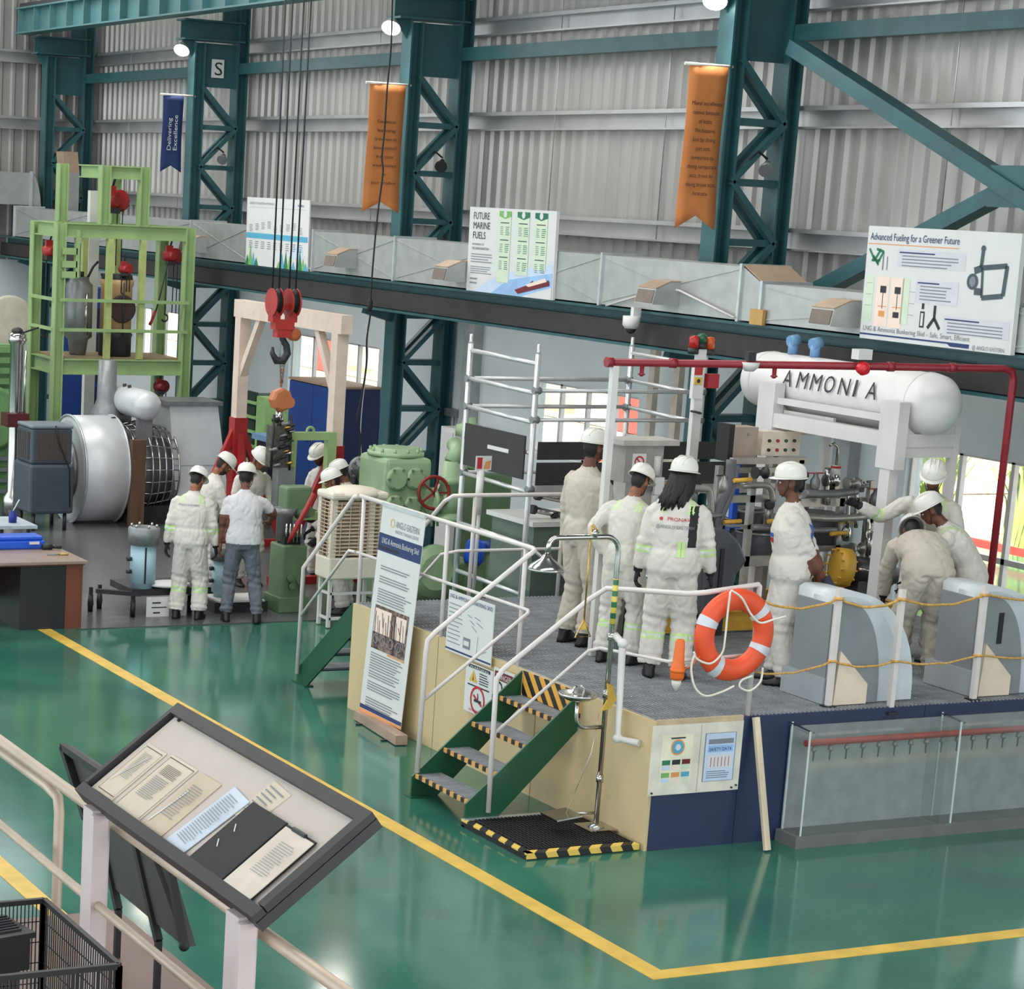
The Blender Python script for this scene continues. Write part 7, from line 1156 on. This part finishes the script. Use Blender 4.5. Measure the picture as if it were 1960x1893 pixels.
tt, s = sheet_on('display_sheet', 'plan drawing sheet in the far left corner of the tilted board', 'paper', .05, .1, .16, .62, sleeve, .009); s.rect(.06, .05, .94, .06, ink); s.rect(.06, .94, .94, .95, ink); s.rect(.06, .05, .07, .95, ink); s.rect(.93, .05, .94, .95, ink); s.lines(.25, .15, .75, 18, .028, inkgrey, .25); s.bar((.15, .75), (.6, .2), .03, paper); s.done()
tt, s = sheet_on('display_sheet', 'lettered sheet second from the far left on the tilted board', 'paper', .18, .08, .33, .64, sleeve, .009); s.rect(.04, .04, .95, .05, ink); s.rect(.04, .04, .05, .96, ink); s.rect(.95, .04, .96, .96, ink); s.lines(.2, .15, .85, 8, .022, ink, .3); s.lines(.2, .36, .8, 12, .03, inkgrey, .3); s.done()
tt, s = sheet_on('display_sheet', 'brownish sheet in a plastic sleeve in the middle of the tilted board', 'paper', .35, .08, .46, .64, yp, .009); s.lines(.2, .2, .8, 14, .04, inkgrey, .25); s.bar((.1, .9), (.3, .3), .05, paper); s.done()
tt, s = sheet_on('loose_sheet', 'bluish loose sheet under the black folder on the tilted board', 'paper', .5, .06, .6, .66, mat('blue_paper', srgb(196, 204, 214), .45), .012, rot=-.12); s.lines(.15, .1, .85, 22, .035, inkgrey, .25); s.done()
tt, s = sheet_on('handwritten_sheet', 'pale handwritten sheet behind the folder near the far edge', 'paper', .6, .5, .7, .85, sleeve, .008, rot=-.1); s.lines(.1, .12, .9, 7, .11, inkgrey, .25); s.done()
tt = thing('black_folder', LP(.74, .4, .014), 'open black folder lying on the tilted board', 'folder'); MB().box(LP(.715, .34, .02), (.17 * Lw, .62 * Lh, .008), M=M3).build('cover', black, tt, bevel=.003); MB().box(LP(.87, .33, .018), (.135 * Lw, .62 * Lh, .006), M=M3).build('rear_cover', black, tt)
for v in (.3, .45): MB().bar(LP(.66, v, .026), LP(.68, v - .05, .026), .004, .002).build('crease_mark', white, tt)
MB().bar(LP(.84, .63, .028), LP(.9, .63, .028), .012, .012).build('clip', dark, tt)
tt, s = sheet_on('note_paper', 'cream note paper clipped in the black folder', 'paper', .81, .04, .94, .62, mat('note_paper', srgb(210, 196, 180), .6), .023); s.lines(.3, .18, .85, 14, .035, inkgrey, .2); s.done()
# --- dark notice panel beyond the railing
t = thing('folded_panel', P(270, 1700, y=3.45), 'dark leaning display panel hanging beyond the tilted board', 'panel'); a = P(130, 1428, y=3.6); b = P(205, 1480, y=3.6); e = P(365, 1812, y=3.6); c = P(195, 1600, y=3.6); dkp = mat('panel_charcoal', srgb(58, 58, 54), .6, 0, .12); q = lambda u, v: P(u, v, y=3.55)
MB().prism([q(128, 1428), q(235, 1500), q(290, 1560), q(362, 1812), q(170, 1560)], (0, .03, 0)).build('panel', dkp, t)
MB().prism([q(195, 1565), q(300, 1640), q(362, 1812), q(215, 1690)], (0, -.02, 0)).build('lower_panel', dkp, t)
for a, b in (((128, 1428), (240, 1505)), ((128, 1428), (172, 1565)), ((205, 1600), (235, 1740)), ((268, 1610), (312, 1800)), ((330, 1640), (362, 1812))): MB().bar(q(*a) - V((0, .02, 0)), q(*b) - V((0, .02, 0)), .03, .03).build('frame_bar', black, t)
for u_, v_ in ((312, 1800), (235, 1740)): g_ = q(u_, v_) - V((0, .02, 0)); MB().bar(g_, V((g_.x, g_.y, DZ_)), .025, .025).build('leg', black, t)
MB().ell(q(361, 1810) - V((0, .02, 0)), .022).build('corner_cap', black, t)
# --- wire baskets
wire = mat('basket_black', srgb(30, 28, 28), .55, 0, .1)
t = thing('wire_basket', P(120, 1800, y=2.4), 'black wire mesh basket in the lower left corner', 'basket'); bx = P(85, 1725, y=2.6); q = lambda u, v, y=2.6: P(u, v, y=y)
def mesh_panel(nm, a, b, c, d, n, m_):
    fb = MB(); 
    for p, q_ in ((a, b), (b, c), (c, d), (d, a)): fb.bar(p, q_, .018, .018)
    o = fb.build(nm, wire, t); g = MB()
    for k in range(1, n): g.bar(a.lerp(b, k / n), d.lerp(c, k / n), .0035, .0035)
    for k in range(1, m_): g.bar(a.lerp(d, k / m_), b.lerp(c, k / m_), .0035, .0035)
    g.build('wires', wire, o)['kind'] = 'stuff'
yb0 = 2.62; p0 = q(85, 1722, yb0); p1 = q(228, 1850, yb0); zb = P(120, 1960, y=yb0).z; lo = lambda p: V((p.x, p.y, zb)); 
p0.z = p1.z = (p0.z + p1.z) / 2; wv = V((.0, -.42, 0))
mesh_panel('far_side', p0, p1, lo(p1), lo(p0), 34, 5); mesh_panel('right_side', p1, p1 + wv, lo(p1 + wv), lo(p1), 30, 5); mesh_panel('near_side', p0 + wv, p1 + wv, lo(p1 + wv), lo(p0 + wv), 34, 5); mesh_panel('left_side', p0, p0 + wv, lo(p0 + wv), lo(p0), 30, 5)
MB().bb(p0.x, p1.x, p0.y - .42, p0.y, zb - .01, zb).build('bottom', wire, t)
a = p0 + V((.05, -.12, -.06)); t = thing('black_tray', a, 'black slotted tray standing inside the wire basket', 'tray'); MB().box(a + V((.05, -.14, .0)), (.22, .3, .02), rz=.2).build('top', wire, t)
for s_ in (-1, 1): MB().box(a + V((.05 + s_ * .1, -.14, -.06)), (.02, .3, .12), rz=.2).build('side', wire, t)
for k in range(7): MB().box(a + V((-.03 + k * .025, -.14, .012)), (.006, .26, .01), rz=.2).build('slat', dark, t)
a = P(15, 1800, y=2.75); t = thing('dark_crate_lid', a, 'dark crate lid leaning at the lower left edge', 'lid'); MB().box(a + V((-.15, -.05, -.1)), (.5, .03, .3), rz=.2).build('board', mat('lid_olive', srgb(62, 62, 50), .6), t); MB().box(a + V((-.15, -.05, .05)), (.5, .04, .02), rz=.2).build('rim', wire, t)
# ================================================================ OUTSIDE THE WINDOWS
struct('floor_yard', MB().bb(-80, 20, YW + .3, 60, -.3, -.02), mat('yard', srgb(206, 190, 166), .9, 0, .1, 1))
redw = mat('outside_red', srgb(196, 78, 70), .7, 0, .06); ow = mat('outside_cream', srgb(232, 214, 184), .8, 0, .05)
t = thing('yard_building', (-50, 31, 0), 'cream yard building with red doors seen through the middle window', 'building'); MB().bb(-75, -34, 30, 34, 0, 5).build('wall', ow, t)
for k in range(6): x = -66 + k * 5.2; MB().bb(x, x + 1.7, 29.9, 30, 0, 2.4).build('door', redw, t); MB().bb(x + 2.2, x + 3.7, 29.9, 30, .3, 2.4).build('window', mat('outside_pane', srgb(150, 150, 150), .3), t)
t = thing('yard_rail', (-26, 25, 0), 'red guard rail in the yard seen through the right window', 'rail'); 
for z in (.12,): MB().bb(-44, -12, 25.2, 25.26, z, z + .12).build('rail', redw, t)
for k in range(9): MB().bb(-43 + k * 3.4, -42.9 + k * 3.4, 25.2, 25.28, 0, .3).build('post', redw, t)
def leafy(name, label, x, y, h, w_, m, n, kind, cat='shrub'):
    t = thing(name, (x, y, 0), label, cat, 'plants outside the right window'); rn = random.Random(int(x * 100)); mb = MB()
    for k in range(n):
        if kind == 'blade':
            a = rn.uniform(0, 6.28); L = h * rn.uniform(.6, 1.1); o = V((x + rn.uniform(-.15, .15), y + rn.uniform(-.15, .15), 0)); d = V((math.cos(a), math.sin(a), 0)); s_ = V((-d.y, d.x, 0)) * .06; pr = [o, o + d * L * .1 + V((0, 0, L * .6)), o + d * L * .3 + V((0, 0, L * .95)), o + d * L * .55 + V((0, 0, L * .85))]
            mb.add([pr[0] - s_ * .5, pr[0] + s_ * .5, pr[1] + s_, pr[1] - s_, pr[2] + s_ * .7, pr[2] - s_ * .7, pr[3]], [(0, 1, 2, 3), (3, 2, 4, 5), (5, 4, 6)])
        else:
            c = V((x, y, h * .62)) + V((rn.gauss(0, w_ * .4), rn.gauss(0, w_ * .4), rn.gauss(0, h * .2))); c.z = max(.1, c.z); a = V((rn.uniform(-1, 1), rn.uniform(-1, 1), rn.uniform(-.5, .5))).normalized() * .09; b = V((rn.uniform(-1, 1), rn.uniform(-1, 1), rn.uniform(-1, 1))).normalized() * .045; mb.add([c - a, c + b, c + a, c - b], [(0, 1, 2, 3)])
    o = mb.build('leaves', m, t); o['kind'] = 'stuff'
    if kind != 'blade': MB().tube([(x, y, 0), (x + .05, y, h * .4), (x, y + .05, h * .8)], .04, 6).build('stem', brown, t)
lf = mat('leaf_green', srgb(176, 196, 120), .6, 0, .3, 3); lf2 = mat('leaf_autumn', srgb(222, 176, 126), .6, 0, .3, 3, rgb2=srgb(186, 170, 110))
for k in range(7): leafy('spiky_plant', 'tall spiky green plant outside the right window, number %s from the left' % ['one', 'two', 'three', 'four', 'five', 'six', 'seven'][k], -29.2 + k * 1.3, 25.8 + .5 * (k % 3), 2.0, .5, lf, 34, 'blade')
for k in range(7): leafy('garden_tree', 'small rust-leaved tree beyond the spiky plants, number %s from the left' % ['one', 'two', 'three', 'four', 'five', 'six', 'seven'][k], -34 + k * 2.1, 29 + .9 * (k % 2), 3.6, 1.1, lf2 if k % 2 else lf, 420, 'leaf', 'tree')
